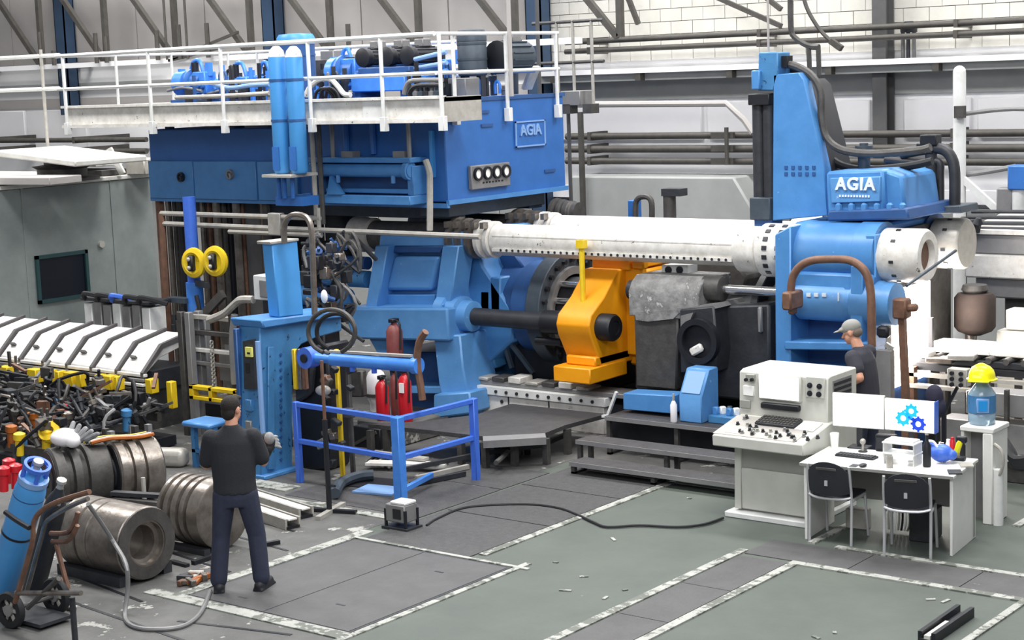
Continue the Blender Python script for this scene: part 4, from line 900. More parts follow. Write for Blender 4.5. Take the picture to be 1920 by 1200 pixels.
# things on the cabin roof
o = thing('extractor_hood', 'white flat canopy on a dark drum standing on the cabin roof', 'extractor', (-21.4, 15.2, 2.97))
c0 = wz(118, 338, 2.97); MB().lathe((c0.x, c0.y, 2.97), (0, 0, 1), [(0, 0.62), (0.05, 0.62), (0.06, 0.42), (0.2, 0.42), (0.25, 0.5), (0.27, 0.3), (0.32, 0.3)], 24).build('drum', M_grit, o)
MB().cbox((c0.x+0.1, c0.y+0.1, 3.38), (2.2, 1.5, 0.1), Matrix.Rotation(0.08, 3, 'Y')).build('canopy', M_roof, o, 0.02)
o = thing('roof_slab_stack', 'white slabs lying on the cabin roof near the tank', 'slabs', (-21, 16, 2.97), group=None)
c0 = wz(215, 330, 2.97)
for k in range(2): MB().cbox((c0.x-0.7, c0.y+0.1, 3.03+k*0.16), (1.2-0.3*k, 0.6, 0.1)).build('slab', M_roof if k else M_grit, o, 0.01)
MB().beam((c0.x+0.1, c0.y+0.1, 3.0), (c0.x-0.1, c0.y, 3.45), 0.07, 0.1).build('prop', M_roof, o)
c0 = wz(30, 352, 2.97); solo(MB().cbox((c0.x-0.4, c0.y+0.6, 3.05), (1.6, 0.7, 0.12), Matrix.Rotation(0.1, 3, 'Z')), 'roof_board', M_clad, 'pale board lying on the cabin roof at the left edge', 'board', bevel=0.01)
c0 = wz(250, 326, 2.97); solo(MB().cbox((c0.x+0.35, c0.y, 3.11), (0.5, 0.5, 0.28)).cbox((c0.x+0.65, c0.y, 3.03), (0.3, 0.3, 0.12)), 'roof_box', M_pale, 'pale box on the cabin roof against the end of the tank', 'box', bevel=0.02)
# white-covered run-out table
ht = thing('covered_runout_table', 'long run-out table under white segmented covers at the left', 'table', (-21, 14.9, 0))
HX1 = -17.45; P = 0.52
prf = [(15.33, 1.2), (14.83, 1.1), (14.5, 0.8), (14.5, 0.74), (14.8, 0.95), (15.33, 1.08)]
s = None
for k in range(16):
    xa = HX1-(k+1)*P; xb = xa+P-0.06
    if s is None: s = MB().prism([(0, y, z) for y, z in prf], 0, xa, xb).build('cover_panel', M_hood, ht, 0.008); sx = xa
    else: inst(s, ht, (xa-sx, 0, 0))
prf2 = [(15.36, 1.24), (14.8, 1.13), (14.46, 0.8), (14.46, 0.72), (14.52, 0.72), (14.52, 0.8), (14.83, 1.08), (15.36, 1.18)]
s = None
for k in range(16):
    xa = HX1-k*P-0.075
    if s is None: s = MB().prism([(0, y, z) for y, z in prf2], 0, xa, xa+0.055).build('cover_rib', M_hoodg, ht); sx = xa
    else: inst(s, ht, (xa-sx, 0, 0))
for k in range(16): 
    xa = HX1-(k+1)*P; MB().cbox((xa+0.12, 14.64, 0.95), (0.1, 0.03, 0.06), Matrix.Rotation(0.75, 3, 'X')).build('latch', M_hoodg, ht)
for j, (zz, yy, m) in enumerate(((0.76, 14.46, M_hood), (0.70, 14.44, M_mid), (0.64, 14.42, M_hood), (0.58, 14.42, M_grit))): MB().box(-26, HX1, yy, yy+0.06, zz-0.02, zz+0.02).build('skirt_bar', m, ht, 0.005)
MB().box(-26, HX1, 14.6, 15.3, 0.55, 0.8).build('inner_beam', M_dark, ht)
for k in range(9): MB().box(HX1-0.2-k*1.0, HX1-0.1-k*1.0, 14.5, 15.2, 0, 0.6).build('leg', M_grit, ht)
for k, (px, w_) in enumerate(((64, 24), (95, 12), (112, 10), (132, 22), (152, 12), (187, 12), (205, 20), (222, 8), (283, 14), (10, 26))):
    p = wy(px, 705+0.09*(px-64), 14.35); MB().box(p.x-w_/240, p.x+w_/240, 14.3, 14.44, p.z-0.09, p.z+0.1).build('yellow_block', M_yel2, ht, 0.01)
p = wy(317, 742, 14.3); MB().box(p.x-0.05, p.x+0.05, 14.3, 14.4, p.z-0.17, p.z+0.18).build('yellow_post', M_yel2, ht, 0.01)
# cabinets row behind the covers
o = thing('valve_cabinet_row', 'row of pale grey boxes with dark cables behind the white covers under the cabin window', 'cabinets', (-19.8, 15.9, 0))
for k in range(8):
    x = -20.05+k*0.21; 
    if x > -18.7: break
    MB().box(x, x+0.17, 15.6, 15.9, 0.0, 1.44+0.03*(k % 2)).build('cabinet', M_mid if k % 3 else M_white, o, 0.01)
MB().box(-20.1, -18.6, 15.58, 16.0, 1.48, 1.53).build('cable_tray', M_dark, o, 0.01)
for k in range(5): MB().tube([(-20.0+k*0.3, 15.6, 1.5), (-19.9+k*0.3, 15.5, 1.6), (-19.7+k*0.3, 15.6, 1.56), (-19.55+k*0.3, 15.7, 1.5)], 0.035, 6, 3).build('cable', M_rub if k != 2 else M_rail, o)
# bench cushion-like pad on the floor
p = wz(316, 874, 0); o = solo(MB().cbox((p.x, p.y, 0.111), (0.5, 0.22, 0.22), Matrix.Rotation(0.4, 3, 'Z')), 'sand_bag', M_pale, 'pale rounded bag lying on the floor behind the grooved rolls', 'bag', bevel=0.07, seg=3)
# ------- open handling conveyor with its tangle of rollers, valves and hoses
OUTER = list(BOXES)
cv = thing('handling_conveyor', 'dark tangled handling conveyor of rollers, brackets and hoses before the white covers', 'conveyor', (-18.5, 13.2, 0))
rnd = random.Random(21)
MB().box(-24, -16.5, 12.25, 14.12, 0.02, 0.14).build('dark_underlay', M_black, cv)  # black slab added to darken the gaps beneath the conveyor tangle
for k, (yy, zz) in enumerate(((12.2, 0.32), (12.75, 0.36), (13.3, 0.42), (13.85, 0.46), (14.1, 0.5))): MB().box(-24, -16.1-0.14*k, yy, yy+0.07, zz-0.1, zz).build('side_beam', (M_grit, M_dark, M_mid)[k % 3], cv)
s = None
for k in range(22):
    x = -16.55-k*0.3
    if s is None: s = MB().lathe((x, 12.3, 0.42), (0, 1, 0.05), [(0, 0.02), (0.05, 0.02), (0.06, 0.035), (0.5, 0.035), (0.52, 0.06), (0.6, 0.06), (0.62, 0.03), (1.1, 0.03), (1.12, 0.055), (1.2, 0.055), (1.25, 0.03), (1.75, 0.03)], 10).build('roller', M_dark, cv); sx = x
    else: inst(s, cv, (x-sx, 0, 0))
for k in range(12):
    for yy in (12.22, 13.32): MB().box(-16.5-k*0.6, -16.43-k*0.6, yy, yy+0.06, 0, 0.4).build('leg', (M_grit, M_teal, M_dark)[(k+int(yy)) % 3], cv)
cm = (M_dark, M_grit, M_black, M_brown, M_black, M_mid, M_rust, M_brown, M_grit, M_black, M_dark)
def keep(b, *a_, **k_):
    lo = [min(p[i] for p in b.v) for i in range(3)]; hi = [max(p[i] for p in b.v) for i in range(3)]
    if lo[2] < 0.145 or hi[1] > 14.25 or any(all(lo[i] < q_[i] and hi[i] > p_[i] for i in range(3)) for p_, q_ in OUTER): return
    b.build(*a_, **k_)
for k in range(420):
    x = rnd.uniform(-22, -16.3); y = rnd.uniform(12.1, 13.9); z = 0.3+0.14*(y-12.1)+rnd.uniform(-0.05, 0.3); m = cm[rnd.randrange(len(cm))]
    if x > -16.4 and y > 13.9: continue
    t = k % 4; b = MB()
    if t == 0: b.cbox((x, y, z), (rnd.uniform(0.06, 0.3), rnd.uniform(0.04, 0.14), rnd.uniform(0.04, 0.16)), Matrix.Rotation(rnd.uniform(-0.5, 0.5), 3, 'Z')); keep(b, 'bracket', m, cv, 0.006)
    elif t == 1: b.lathe((x, y, z-0.1), (rnd.uniform(-0.6, 0.6), rnd.uniform(-0.5, 0.2), 1), [(0, 0.035), (0.1, 0.035), (0.11, 0.055), (0.16, 0.055), (0.17, 0.02), (0.26, 0.02)], 8); keep(b, 'valve', m, cv)
    elif t == 2: b.tube([(x, y, z), (x+rnd.uniform(-0.3, 0.3), y-0.15, z+rnd.uniform(0, 0.22)), (x+rnd.uniform(-0.5, 0.5), y-0.3, z-rnd.uniform(0, 0.2)), (x+rnd.uniform(-0.5, 0.5), y-0.35, max(0.05, z-0.35))], 0.022, 6, 3); keep(b, 'hose', M_rub if k % 8 == 2 else m, cv)
    else: b.beam((x, y, z), (x+rnd.uniform(-0.45, 0.45), y+rnd.uniform(-0.3, 0.3), z+rnd.uniform(-0.22, 0.22)), 0.045, 0.03); keep(b, 'link', m, cv)
for k, (px, py, m) in enumerate(((170, 782, M_teal), (236, 785, M_teal), (105, 765, M_teal), (115, 775, M_red), (40, 800, M_rust), (20, 815, M_orange), (55, 770, M_rust), (92, 808, M_yel2), (85, 825, M_yel2), (35, 830, M_yel2), (125, 790, M_brown), (15, 880, M_red), (28, 890, M_red), (5, 895, M_red), (60, 790, M_orange))):
    p = wz(px, py, 0.5 if py < 800 else 0.42); MB().lathe((p.x, p.y, p.z-0.15), (0.1, 0, 1), [(0, 0.05), (0.18, 0.05), (0.19, 0.07), (0.26, 0.07), (0.28, 0.03)], 10).build('coloured_valve', m, cv)
p = wz(95, 812, 0.5); MB().ring(p, (0.3, -0.6, 0.6), 0.06, 0.13, 0.06, 16).build('yellow_pulley', M_yel2, cv)
for k, (px, py) in enumerate(((195, 820), (205, 825), (250, 815), (275, 812))):
    p = wz(px, py, 0.45); MB().box(p.x-0.035, p.x+0.035, p.y, p.y+0.06, 0, 0.55).build('upright', M_mid if k % 2 else M_grit, cv)
# ------- frame with chain between covers and shear
fr = thing('guide_frame', 'dark upright guide frame with chain and yellow crossbar left of the blue shear', 'frame', (-16.35, 14.7, 0))
for px, Y in ((342, 14.6), (356, 14.6), (374, 14.75), (438, 14.6), (386, 15.1), (428, 15.1)):
    p = wy(px, 700, Y); MB().box(p.x-0.045, p.x+0.045, Y, Y+0.09, 0, 1.62 if px not in (386, 428) else 1.5).build('post', M_grit if px in (342, 438) else M_mid, fr, 0.006)
xa, xb = wy(342, 700, 14.6).x, wy(438, 700, 14.6).x
for zz, m, h in ((1.55, M_pale, 0.06), (1.12, M_hood, 0.05), (0.95, M_mid, 0.05), (1.35, M_grit, 0.06)): MB().box(xa, xb, 14.72, 14.8, zz-h/2, zz+h/2).build('crossbar', m, fr, 0.006)
MB().box(xa+0.32, xb-0.05, 14.95, 15.0, 0.7, 1.1).build('panel', M_mid, fr)
MB().box(xa+0.42, xb-0.15, 14.95, 15.0, 1.18, 1.5).build('panel', M_grit, fr)
s = None
for k in range(12):
    z = 1.25-k*0.05; pt = (wy(396, 660, 14.65).x, 14.66, z)
    if s is None: s = MB().ring(pt, (1, 0, 0) , 0.015, 0.032, 0.018, 10).build('chain_link', M_pale, fr); z0 = z
    else: inst(s, fr, (0, 0, z-z0))
q0 = wy(354, 735, 14.4); q1 = wy(442, 733, 14.4)
b = MB(); b.box(q0.x, q1.x, 14.4, 14.5, q0.z+0.04, q0.z+0.09); b.box(q0.x, q1.x, 14.4, 14.5, q0.z-0.09, q0.z-0.04); b.box(q0.x, q0.x+0.08, 14.4, 14.5, q0.z-0.09, q0.z+0.09); b.box(q0.x+0.36, q0.x+0.42, 14.4, 14.5, q0.z-0.09, q0.z+0.09); b.box(q1.x-0.06, q1.x, 14.4, 14.5, q0.z-0.09, q0.z+0.09)
b.build('yellow_crossbar', M_yel2, fr, 0.006)
MB().box(q0.x+0.1, q1.x, 14.55, 14.9, 0.15, 0.5).build('dark_box', M_black, fr, 0.02)
b = MB(); b.tube([wy(a, c, 14.6) for a, c in ((392, 600), (420, 588), (440, 570), (452, 562), (475, 562))], 0.05, 8, 3); b.build('bent_tube', M_pale, fr)
MB().tube([wy(a, c, 14.6) for a, c in ((440, 590), (436, 640), (440, 720))], 0.045, 8, 3).build('bent_tube', M_mid, fr)
o = thing('blue_tool_trolley', 'small dusty blue stand behind the worker in the black t-shirt', 'stand', (-15.5, 13.6, 0))
p = wy(372, 790, 13.4); MB().box(p.x-0.2, p.x+0.28, 13.3, 13.7, p.z-0.06, p.z).build('top', M_blue2, o, 0.02)
for dx in (-0.15, 0.2): MB().box(p.x+dx, p.x+dx+0.06, 13.4, 13.46, 0, p.z-0.06).build('leg', M_teal, o)
MB().box(p.x-0.15, p.x+0.25, 13.4, 13.6, 0.18, 0.22).build('shelf', M_teal, o)
# ------- blue mast with two yellow reels
ms = thing('reel_mast', 'slim blue mast carrying two round yellow reels with dark centres', 'mast', (-18.3, 16.2, 0))
p = wy(361, 480, 16.2); MB().cyl((p.x, 16.2, 0), (p.x, 16.2, 2.95), 0.09, 12).build('mast_tube', M_rail, ms); MB().cyl((p.x, 16.2, 0.9), (p.x, 16.2, 1.75), 0.12, 12).build('mast_sleeve', M_ybl, ms)
for k, (px, py) in enumerate(((363, 493), (403, 490))):
    c0 = wy(px, py, 16.0); d = (0.1, -1, 0)
    b = MB(); b.lathe(c0, d, [(-0.07, 0.14), (-0.05, 0.2), (-0.02, 0.215), (0.02, 0.205), (0.04, 0.15), (0.02, 0.12), (0.02, 0.001)], 26); rr = b.build('reel', M_hat if 0 else M_yel2, ms)
    MB().cbox(c0+V3(d)*0.04, (0.1, 0.1, 0.22), Matrix.Rotation(0.1, 3, 'Z')).build('reel_hub', M_black, rr, 0.02)
    for dz in (0.06, -0.06): MB().ball(c0+V3(d)*0.1+V3((0, 0, dz)), 0.03, 8, 6).build('reel_bolt', M_pale, rr)
MB().beam((p.x, 16.2, 1.75), (p.x+0.5, 16.0, 1.75), 0.06, 0.08).build('arm', M_dark, ms)
MB().beam((p.x+0.2, 16.0, 1.2), (p.x+0.8, 16.0, 1.65), 0.07, 0.12).build('arm', M_grit, ms)
MB().cbox((p.x-0.22, 16.1, 1.5), (0.4, 0.15, 0.07)).build('small_shelf', M_slate, ms)
for k in range(6): MB().lathe((p.x-0.3+k*0.1, 16.05, 0.95+0.06*(k % 3)), (0, 0, 1), [(0, 0.05), (0.2, 0.05), (0.21, 0.03), (0.34, 0.03)], 8).build('valve', cm[k], ms)
MB().tube([(p.x+0.25, 16.0, 1.6), (p.x+0.3, 16.0, 1.35), (p.x+0.2, 16.0, 1.2), (p.x+0.1, 16.0, 1.1)], 0.03, 8, 3).build('hose', M_rub, ms)
# ------- brown pipe bundle hanging under the tank
pb = thing('pipe_bundle', 'bundle of brown vertical pipes dropping from the underside of the tank', 'pipes', (-18.2, 17.3, 0))
for k, px in enumerate((306, 322, 334, 345, 385, 398, 412, 425, 436, 449, 458, 497, 505)):
    Y = 17.11+0.08*(k % 3); p = wy(px, 480, Y); MB().cyl((p.x, Y, 0.0), (p.x, Y, 2.82), 0.045 if k % 3 else 0.065, 8).build('pipe', (M_rust, M_brown, M_grit, M_black, M_brown)[k % 5], pb)
p = wy(480, 480, 17.5); MB().box(p.x-0.2, p.x+0.15, 17.5, 17.55, 0, 2.6).build('backing_plate', M_mid, pb)
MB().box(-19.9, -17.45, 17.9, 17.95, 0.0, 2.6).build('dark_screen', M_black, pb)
o = thing('pale_pipe_run', 'pair of long pale horizontal pipes below the tank, reaching past the blue housing', 'pipes', (-17, 16.0, 1.2))
for py0, py1, x0, x1 in ((400, 410, 302, 600), (419, 441, 302, 900), (434, 437, 430, 603)):
    a = wy(x0, py0, 16.42); c = wy(x1, py1, 16.42); MB().cyl((a.x, 16.42, a.z), (c.x, 16.42, a.z-0.02 if x1 > 700 else a.z), 0.035, 8).build('pipe', M_pale, o)
a = wy(303, 400, 16.42); MB().cyl((a.x, 16.42, 0), (a.x, 16.42, a.z), 0.05, 8).build('support_pipe', M_rust, o)
a = wy(598, 420, 16.42); MB().cyl((a.x, 16.42, a.z-0.1), (a.x, 16.42, 2.82), 0.03, 8).build('drop_pipe', M_pale, o)
p = wy(518, 420, 16.425); MB().cbox((p.x, 16.426, p.z), (0.24, 0.1, 0.3)).build('junction_box', M_pale, o, 0.01)
for x in (-15.5,): MB().cyl((x, 16.42, a.z-0.1), (x, 16.9, 2.1), 0.03, 8).build('support_pipe', M_grit, o)
# ------- blue shear / stretcher column
sh = thing('blue_shear', 'tall worn blue shear with overhanging head behind the worker in the black t-shirt', 'shear', (-14.0, 13.7, 0))
SXA, SXB = wy(446, 750, 13.4).x, wy(487, 750, 13.4).x
pf = [wx(a_, c_, SXB) for a_, c_ in ((487, 614), (560, 602), (640, 592), (642, 620), (592, 634), (566, 646), (549, 668), (549, 893), (489, 895))]
MB().prism(pf, 0, SXA+0.02, SXB).build('frame', M_teal, sh, 0.015)
MB().box(SXA, SXA+0.06, 13.38, pf[7].y, 0, 1.72).build('side_flange', M_navy, sh, 0.01)
MB().prism([wx(a_, c_, SXB) for a_, c_ in ((480, 600), (560, 590), (640, 580), (640, 594), (560, 603), (487, 615))], 0, SXA-0.08, SXB+0.08).build('head_cap', M_blue2, sh, 0.015)
MB().box(SXA-0.05, SXB+0.08, 13.33, pf[7].y+0.05, 0.0, 0.05).build('base_plate', M_blue2, sh, 0.01)
MB().prism([wx(a_, c_, SXB) for a_, c_ in ((500, 650), (512, 650), (512, 880), (500, 880))], 0, SXB, SXB+0.03).build('stiffener', M_teal, sh, 0.006)
s = None
for k in range(15):
    p = wx(526, 665+k*14, SXB); b = MB().cyl(p, p+V3((0.015, 0, 0)), 0.02, 6)
    if s is None: s = b.build('bolt', M_navy, sh); p0 = p
    else: inst(s, sh, p-p0)
p = wy(508, 850, 13.36); 
t_ = wy(483, 640, 13.3); v_ = wy(479, 830, 13.3); MB().cyl((t_.x, 13.3, t_.z), (t_.x, 13.3, v_.z), 0.03, 8).build('air_pipe', M_letter2, sh)
p = wy(467, 660, 13.34); MB().cbox((p.x, 13.34, p.z), (0.1, 0.03, 0.11)).build('yellow_label', M_gold, sh); MB().cbox((p.x+0.01, 13.325, p.z-0.01), (0.04, 0.02, 0.02)).build('label_mark', M_black, sh)
MB().pxy([(455, 640), (474, 636), (478, 730), (458, 730)], 13.36, 13.41).build('side_cover', M_dark, sh)
for py, m in ((690, M_dark), (760, M_teal), (800, M_mid)): p = wy(467, py, 13.38); MB().cbox((p.x, 13.39, p.z), (0.1, 0.06, 0.14)).build('side_box', m, sh, 0.01)
MB().prism([wx(a_, c_, SXB+0.05) for a_, c_ in ((510, 456), (558, 450), (570, 590), (523, 595))], 0, SXB-0.12, SXB+0.05).build('front_shield', M_sky, sh, 0.012)
MB().prism([wx(a_, c_, SXB+0.07) for a_, c_ in ((507, 453), (561, 447), (561, 452), (508, 459))], 0, SXB-0.16, SXB+0.07).build('shield_lip', M_pale, sh, 0.008)
MB().tube([wy(a_, c_, 13.75) for a_, c_ in ((533, 456), (534, 420), (548, 404), (572, 406), (583, 425), (586, 470), (590, 590))], 0.035, 8, 4).build('looped_hose', M_brown, sh)
o = thing('white_cabinet', 'small white open-fronted cabinet left of the light blue shield', 'cabinet', (-15.2, 14.5, 0))
q0, q1 = wy(468, 517, 14.5), wy(512, 566, 14.5)
MB().box(q0.x, q1.x, 14.55, 14.85, q1.z, q0.z).build('cabinet_body', M_white, o, 0.01); MB().box(q0.x+0.12, q1.x-0.05, 14.53, 14.56, q1.z+0.04, q0.z-0.05).build('cabinet_door', M_mid, o, 0.008)
MB().box(q0.x+0.1, q1.x-0.1, 14.6, 14.8, 0, q1.z).build('cabinet_stand', M_dark, o)
# dark body of the shear to the right of the column
db = thing('scrap_chute', 'dark machine body with yellow posts in the shadow right of the blue shear', 'machine', (-13.7, 14.2, 0))
MB().pxy([(552, 655), (612, 645), (618, 760), (614, 882), (556, 886)], 14.0, 14.4).build('dark_body', M_black, db, 0.03)
MB().pxy([(548, 668), (570, 660), (585, 690), (580, 740), (552, 760)], 13.9, 14.0).build('cover', M_dark, db, 0.03)
for px, m in ((553, M_yel2), (562, M_brown), (570, M_rust)): p = wy(px, 690, 13.78); MB().box(p.x-0.03, p.x+0.03, 13.76, 13.82, p.z-0.25, p.z+0.22).build('strip', m, db, 0.01)
for px, m in ((630, M_yel2), (650, M_grit)): t_ = wy(px, 655, 13.9); v_ = wy(px+4, 836, 13.9); MB().box(t_.x-0.028, t_.x+0.028, 13.88, 13.93, 0, t_.z).build('post', m, db, 0.01)
p = wy(606, 732, 13.7); MB().ball(p, (0.1, 0.08, 0.06), 12, 8).build('pale_knob', M_pale, db)
for k in range(14):
    p = wy(rnd.uniform(600, 660), rnd.uniform(650, 870), 13.8); MB().cbox(p, (rnd.uniform(0.05, 0.15), 0.08, rnd.uniform(0.03, 0.12)), Matrix.Rotation(rnd.uniform(-0.6, 0.6), 3, 'Y')).build('fitting', cm[k % 11], db, 0.01)
MB().pxy([(650, 695), (678, 695), (680, 745), (652, 745)], 15.2, 15.3).build('grey_box', M_grit, db, 0.02)
# valve gear and hose loops above the blue arm
vg = thing('valve_gear', 'dense dark valve gear with hoses between the light blue shield and the housing', 'valves', (-14.3, 15.0, 1.0))
for k in range(80):
    px = rnd.uniform(572, 655); py = rnd.uniform(455, 600); Y = rnd.uniform(15.1, 15.8); p = wy(px, py, Y); m = (M_dark, M_navy, M_grit, M_black, M_navy, M_dark, M_brown, M_black, M_mid)[k % 9]; b = MB()
    if k % 3 == 0: b.cbox(p, (rnd.uniform(0.06, 0.2), 0.1, rnd.uniform(0.05, 0.18))); b.build('valve_block', m, vg, 0.01)
    elif k % 3 == 1: b.lathe(p, (rnd.uniform(-1, 1), -0.5, rnd.uniform(0, 1)), [(0, 0.03), (0.08, 0.03), (0.09, 0.05), (0.13, 0.05), (0.14, 0.02), (0.2, 0.02)], 8); b.build('fitting', m, vg)
    else: b.tube([p, p+V3((rnd.uniform(-0.2, 0.2), 0, 0.15)), p+V3((rnd.uniform(-0.3, 0.3), 0, -0.05)), p+V3((rnd.uniform(-0.3, 0.3), 0, -0.3))], 0.022, 6, 3); b.build('hose', m, vg)
for py, r_, m in ((492, 0.09, M_navy), (522, 0.12, M_teal), (560, 0.14, M_blue2), (590, 0.08, M_navy)): q = wy(660, py, 17.3); xe = -16.0 if py < 550 else -16.4; MB().lathe((xe-0.97, 17.3, q.z), (1, 0, 0), [(0, r_), (0.4, r_), (0.41, r_*1.25), (0.47, r_*1.25), (0.48, r_), (0.95, r_)], 16).build('feed_cylinder', m, vg)
MB().pxy([(585, 490), (640, 490), (640, 600), (585, 600)], 17.5, 17.6).build('dark_backing', M_black, vg)
MB().ball(wy(608, 556, 14.4), (0.05, 0.03, 0.08), 10, 8).build('gauge', M_sheet, vg)
p = wy(600, 600, 14.9); MB().box(p.x-0.3, p.x-0.05, 15.0, 15.3, 0, p.z).build('pedestal', M_black, vg, 0.02)
for k, (dx, r) in enumerate(((0, 44), (8, 36))):
    P = [(622+dx+r*math.cos(t), 622+r*0.95*math.sin(t)) for t in [PI*0.62+i*0.42 for i in range(14)]]
    MB().tube([wy(a, c, 13.2+0.06*k) for a, c in P], 0.025, 8, 2).build('hose_loop', M_rub if k else M_grit, vg)
# blue hydraulic arm
ar = thing('hydraulic_arm', 'bright blue hydraulic cylinder lying level above the blue guard rail', 'hydraulic cylinder', (-12.7, 13.6, 1.4))
a = wy(580, 670, 13.6); c = wy(786, 686, 13.6); d = (c-a); L = d.length
b = MB(); b.lathe(a, d, [(0, 0.06), (0.35, 0.05), (0.36, 0.075), (L-0.1, 0.075), (L-0.08, 0.09), (L, 0.09)], 16); b.build('cylinder_tube', M_ybl, ar)
b = MB(); b.ring((a.x, 13.68, a.z), (0, -1, 0), 0.16, 0.12, 0.05, 18); b.build('eye', M_rail, ar); MB().cyl((a.x, 13.7, a.z), (a.x, 13.5, a.z), 0.05, 10).build('pin', M_black, ar)
MB().beam(a+V3((0.25, 0, 0.09)), c+V3((-0.1, 0, 0.1)), 0.05, 0.025).build('top_strip', M_pale, ar)
MB().tube([wy(x_, y_, 13.6) for x_, y_ in ((798, 622), (786, 642), (782, 680), (788, 720), (792, 750))], 0.04, 8, 3).build('copper_hose', M_rust, ar)
for f_ in (0.4, 0.6): q = a+d*f_; MB().cyl(q-V3((0, 0, 0.12)), q-V3((0, 0, 0.07)), 0.03, 8).build('port', M_rail, ar)
# ------- blue guard rail
gr = thing('guard_rail', 'blue tubular guard rail with three posts around the pit in front of the shear', 'guard rail', (-12.6, 13.7, 0))
pA, pB, pC = wz(563, 905), wz(752, 942), wz(893, 900)
def gz(px, py, base): d_ = _ray(px, py); t_ = ((base-CPOS).dot(_g))/d_.dot(_g); return (CPOS+d_*t_).z
zA, zB, zC = gz(550, 757, pA), gz(742, 782, pB), gz(884, 742, pC)
ztop = (zA+zB+zC)/3; zmid = ztop*0.52
for p, r_ in ((pA, 0.035), (pB, 0.055), (pC, 0.04)): MB().box(p.x-r_, p.x+r_, p.y-r_, p.y+r_, 0, ztop).build('post', M_rail if r_ < 0.05 else M_ybl, gr, 0.008)
for p, q in ((pA, pB), (pB, pC)):
    for zz in (ztop-0.03, zmid): MB().beam((p.x, p.y, zz), (q.x, q.y, zz), 0.055, 0.055).build('rail', M_rail, gr, 0.006)
MB().beam((pB.x, pB.y, 0.12), (pB.x-0.2, pB.y+0.75, 0.12), 0.05, 0.06).build('rail', M_ybl, gr, 0.006)
# ------- extinguishers and hydrant
PLX0, PLX1 = wy(700, 760, 15.7).x-0.1, wy(760, 770, 15.7).x+0.15
def bottle(name, label, cat, px0, py0, py1, Y, r, m, group=None, lab=True):
    t = wy(px0, py0, Y); v = wy(px0+2, py1, Y); z0 = 0.272 if Y < 16.2 else max(v.z, 0); o = thing(name, label, cat, (t.x, Y, z0), group=group); L = t.z-z0
    MB().lathe((t.x, Y, z0), (0, 0, 1), [(0, r*0.9), (0.02, r), (L*0.75, r), (L*0.85, r*0.7), (L*0.9, r*0.35), (L*0.94, r*0.35)], 18).build('cylinder', m, o)
    MB().cbox((t.x, Y, z0+L*0.97), (r*0.8, r*1.2, 0.05)).build('valve', M_black, o, 0.008)
    MB().tube([(t.x+r*0.3, Y, z0+L*0.96), (t.x+r*1.2, Y-0.03, z0+L*0.9), (t.x+r*1.25, Y-0.05, z0+L*0.4)], 0.014, 6, 3).build('hose', M_rub, o)
    if lab: MB().ring((t.x, Y, z0+L*0.35), (0, 0, 1), L*0.22, r*1.01, r*0.95, 18).build('label', M_sheet, o)
    return o
bottle('fire_extinguisher', 'red fire extinguisher standing left of the taller one by the pale hydrant', 'extinguisher', 715, 705, 772, 15.6, 0.085, M_red, lab=False)
eo = bottle('fire_extinguisher', 'taller red fire extinguisher with small white label under the blue arm', 'extinguisher', 757, 692, 790, 15.6, 0.085, M_red, lab=False)
q = wy(752, 728, 15.5); MB().box(q.x-0.035, q.x+0.03, 15.5, 15.52, q.z-0.06, q.z+0.06).build('label', M_sheet, eo)
bottle('gas_cylinder', 'faded red gas cylinder standing against the light blue housing', 'gas cylinder', 738, 598, 690, 16.6, 0.11, M_dred, lab=False)
bottle('gas_cylinder', 'dull red thin cylinder between the two red fire extinguishers', 'gas cylinder', 738, 692, 785, 15.8, 0.055, M_dred, lab=False)
o = thing('hydrant', 'pale grey bagged hydrant behind the left red fire extinguisher', 'hydrant', (-14.9, 16.0, 0))
p = wy(705, 710, 16.0); MB().lathe((p.x, 16.0, 0.272), (0, 0, 1), [(0, 0.09), (0.1, 0.09), (0.2, 0.14), (p.z-0.27, 0.13), (p.z-0.19, 0.1), (p.z-0.13, 0.03)], 16).build('hydrant_body', M_cloth, o)
MB().ring((p.x, 16.0, p.z-0.22), (0, 0, 1), 0.04, 0.15, 0.12, 16).build('collar', M_grit, o)
# stands for extinguishers: plinth behind the guard rail
o = solo(MB().box(PLX0, PLX1, 15.48, 16.2, 0, 0.27), 'concrete_plinth', M_slab, 'low grey plinth carrying the red fire extinguishers', 'plinth', bevel=0.02)
# ------- grating platform and stairs
M_grate = mat('grating', '#4b4a4c', 0.6, 0.2, '#39383a', 8, 0.8, 0.5, 60)
gp = thing('grating_platform', 'low dark grating platform with pointed corner in front of the white machine bed', 'platform', (-12.7, 16.2, 0))
Z = 0.36
MB().pxz([(690, 795), (800, 806), (905, 818), (1022, 812), (1060, 797), (1138, 776), (958, 757), (890, 778), (790, 790)], Z-0.05, Z).build('deck_plate', M_grate, gp)
MB().pxz([(905, 818), (1022, 812), (1024, 820), (906, 827)], Z-0.08, Z+0.004).build('edge_strip', M_mid, gp)
for px, py in ((1020, 815), (905, 822), (690, 800), (1060, 797), (960, 818), (860, 815), (720, 798)):
    p = wz(px, py, Z); MB().box(p.x-0.035, p.x+0.035, p.y, p.y+0.07, 0, Z-0.05).build('leg', M_grit, gp)
for (a, c) in (((905, 850), (1015, 835)), ((1015, 835), (1060, 815)), ((760, 880), (905, 850))): MB().beam(wz(a[0], a[1], 0.12), wz(c[0], c[1], 0.12), 0.05, 0.05).build('kick_bar', M_dark, gp)
MB().tube([wz(a, c, 0.15) for a, c in ((930, 868), (950, 850), (960, 835), (955, 825))], 0.03, 8, 3).build('hose', M_grit, gp)
for k in range(5): p = wz(930+k*14, 838, 0.1); MB().box(p.x-0.03, p.x+0.03, p.y, p.y+0.05, 0.0, 0.26).build('bracket', cm[k], gp)
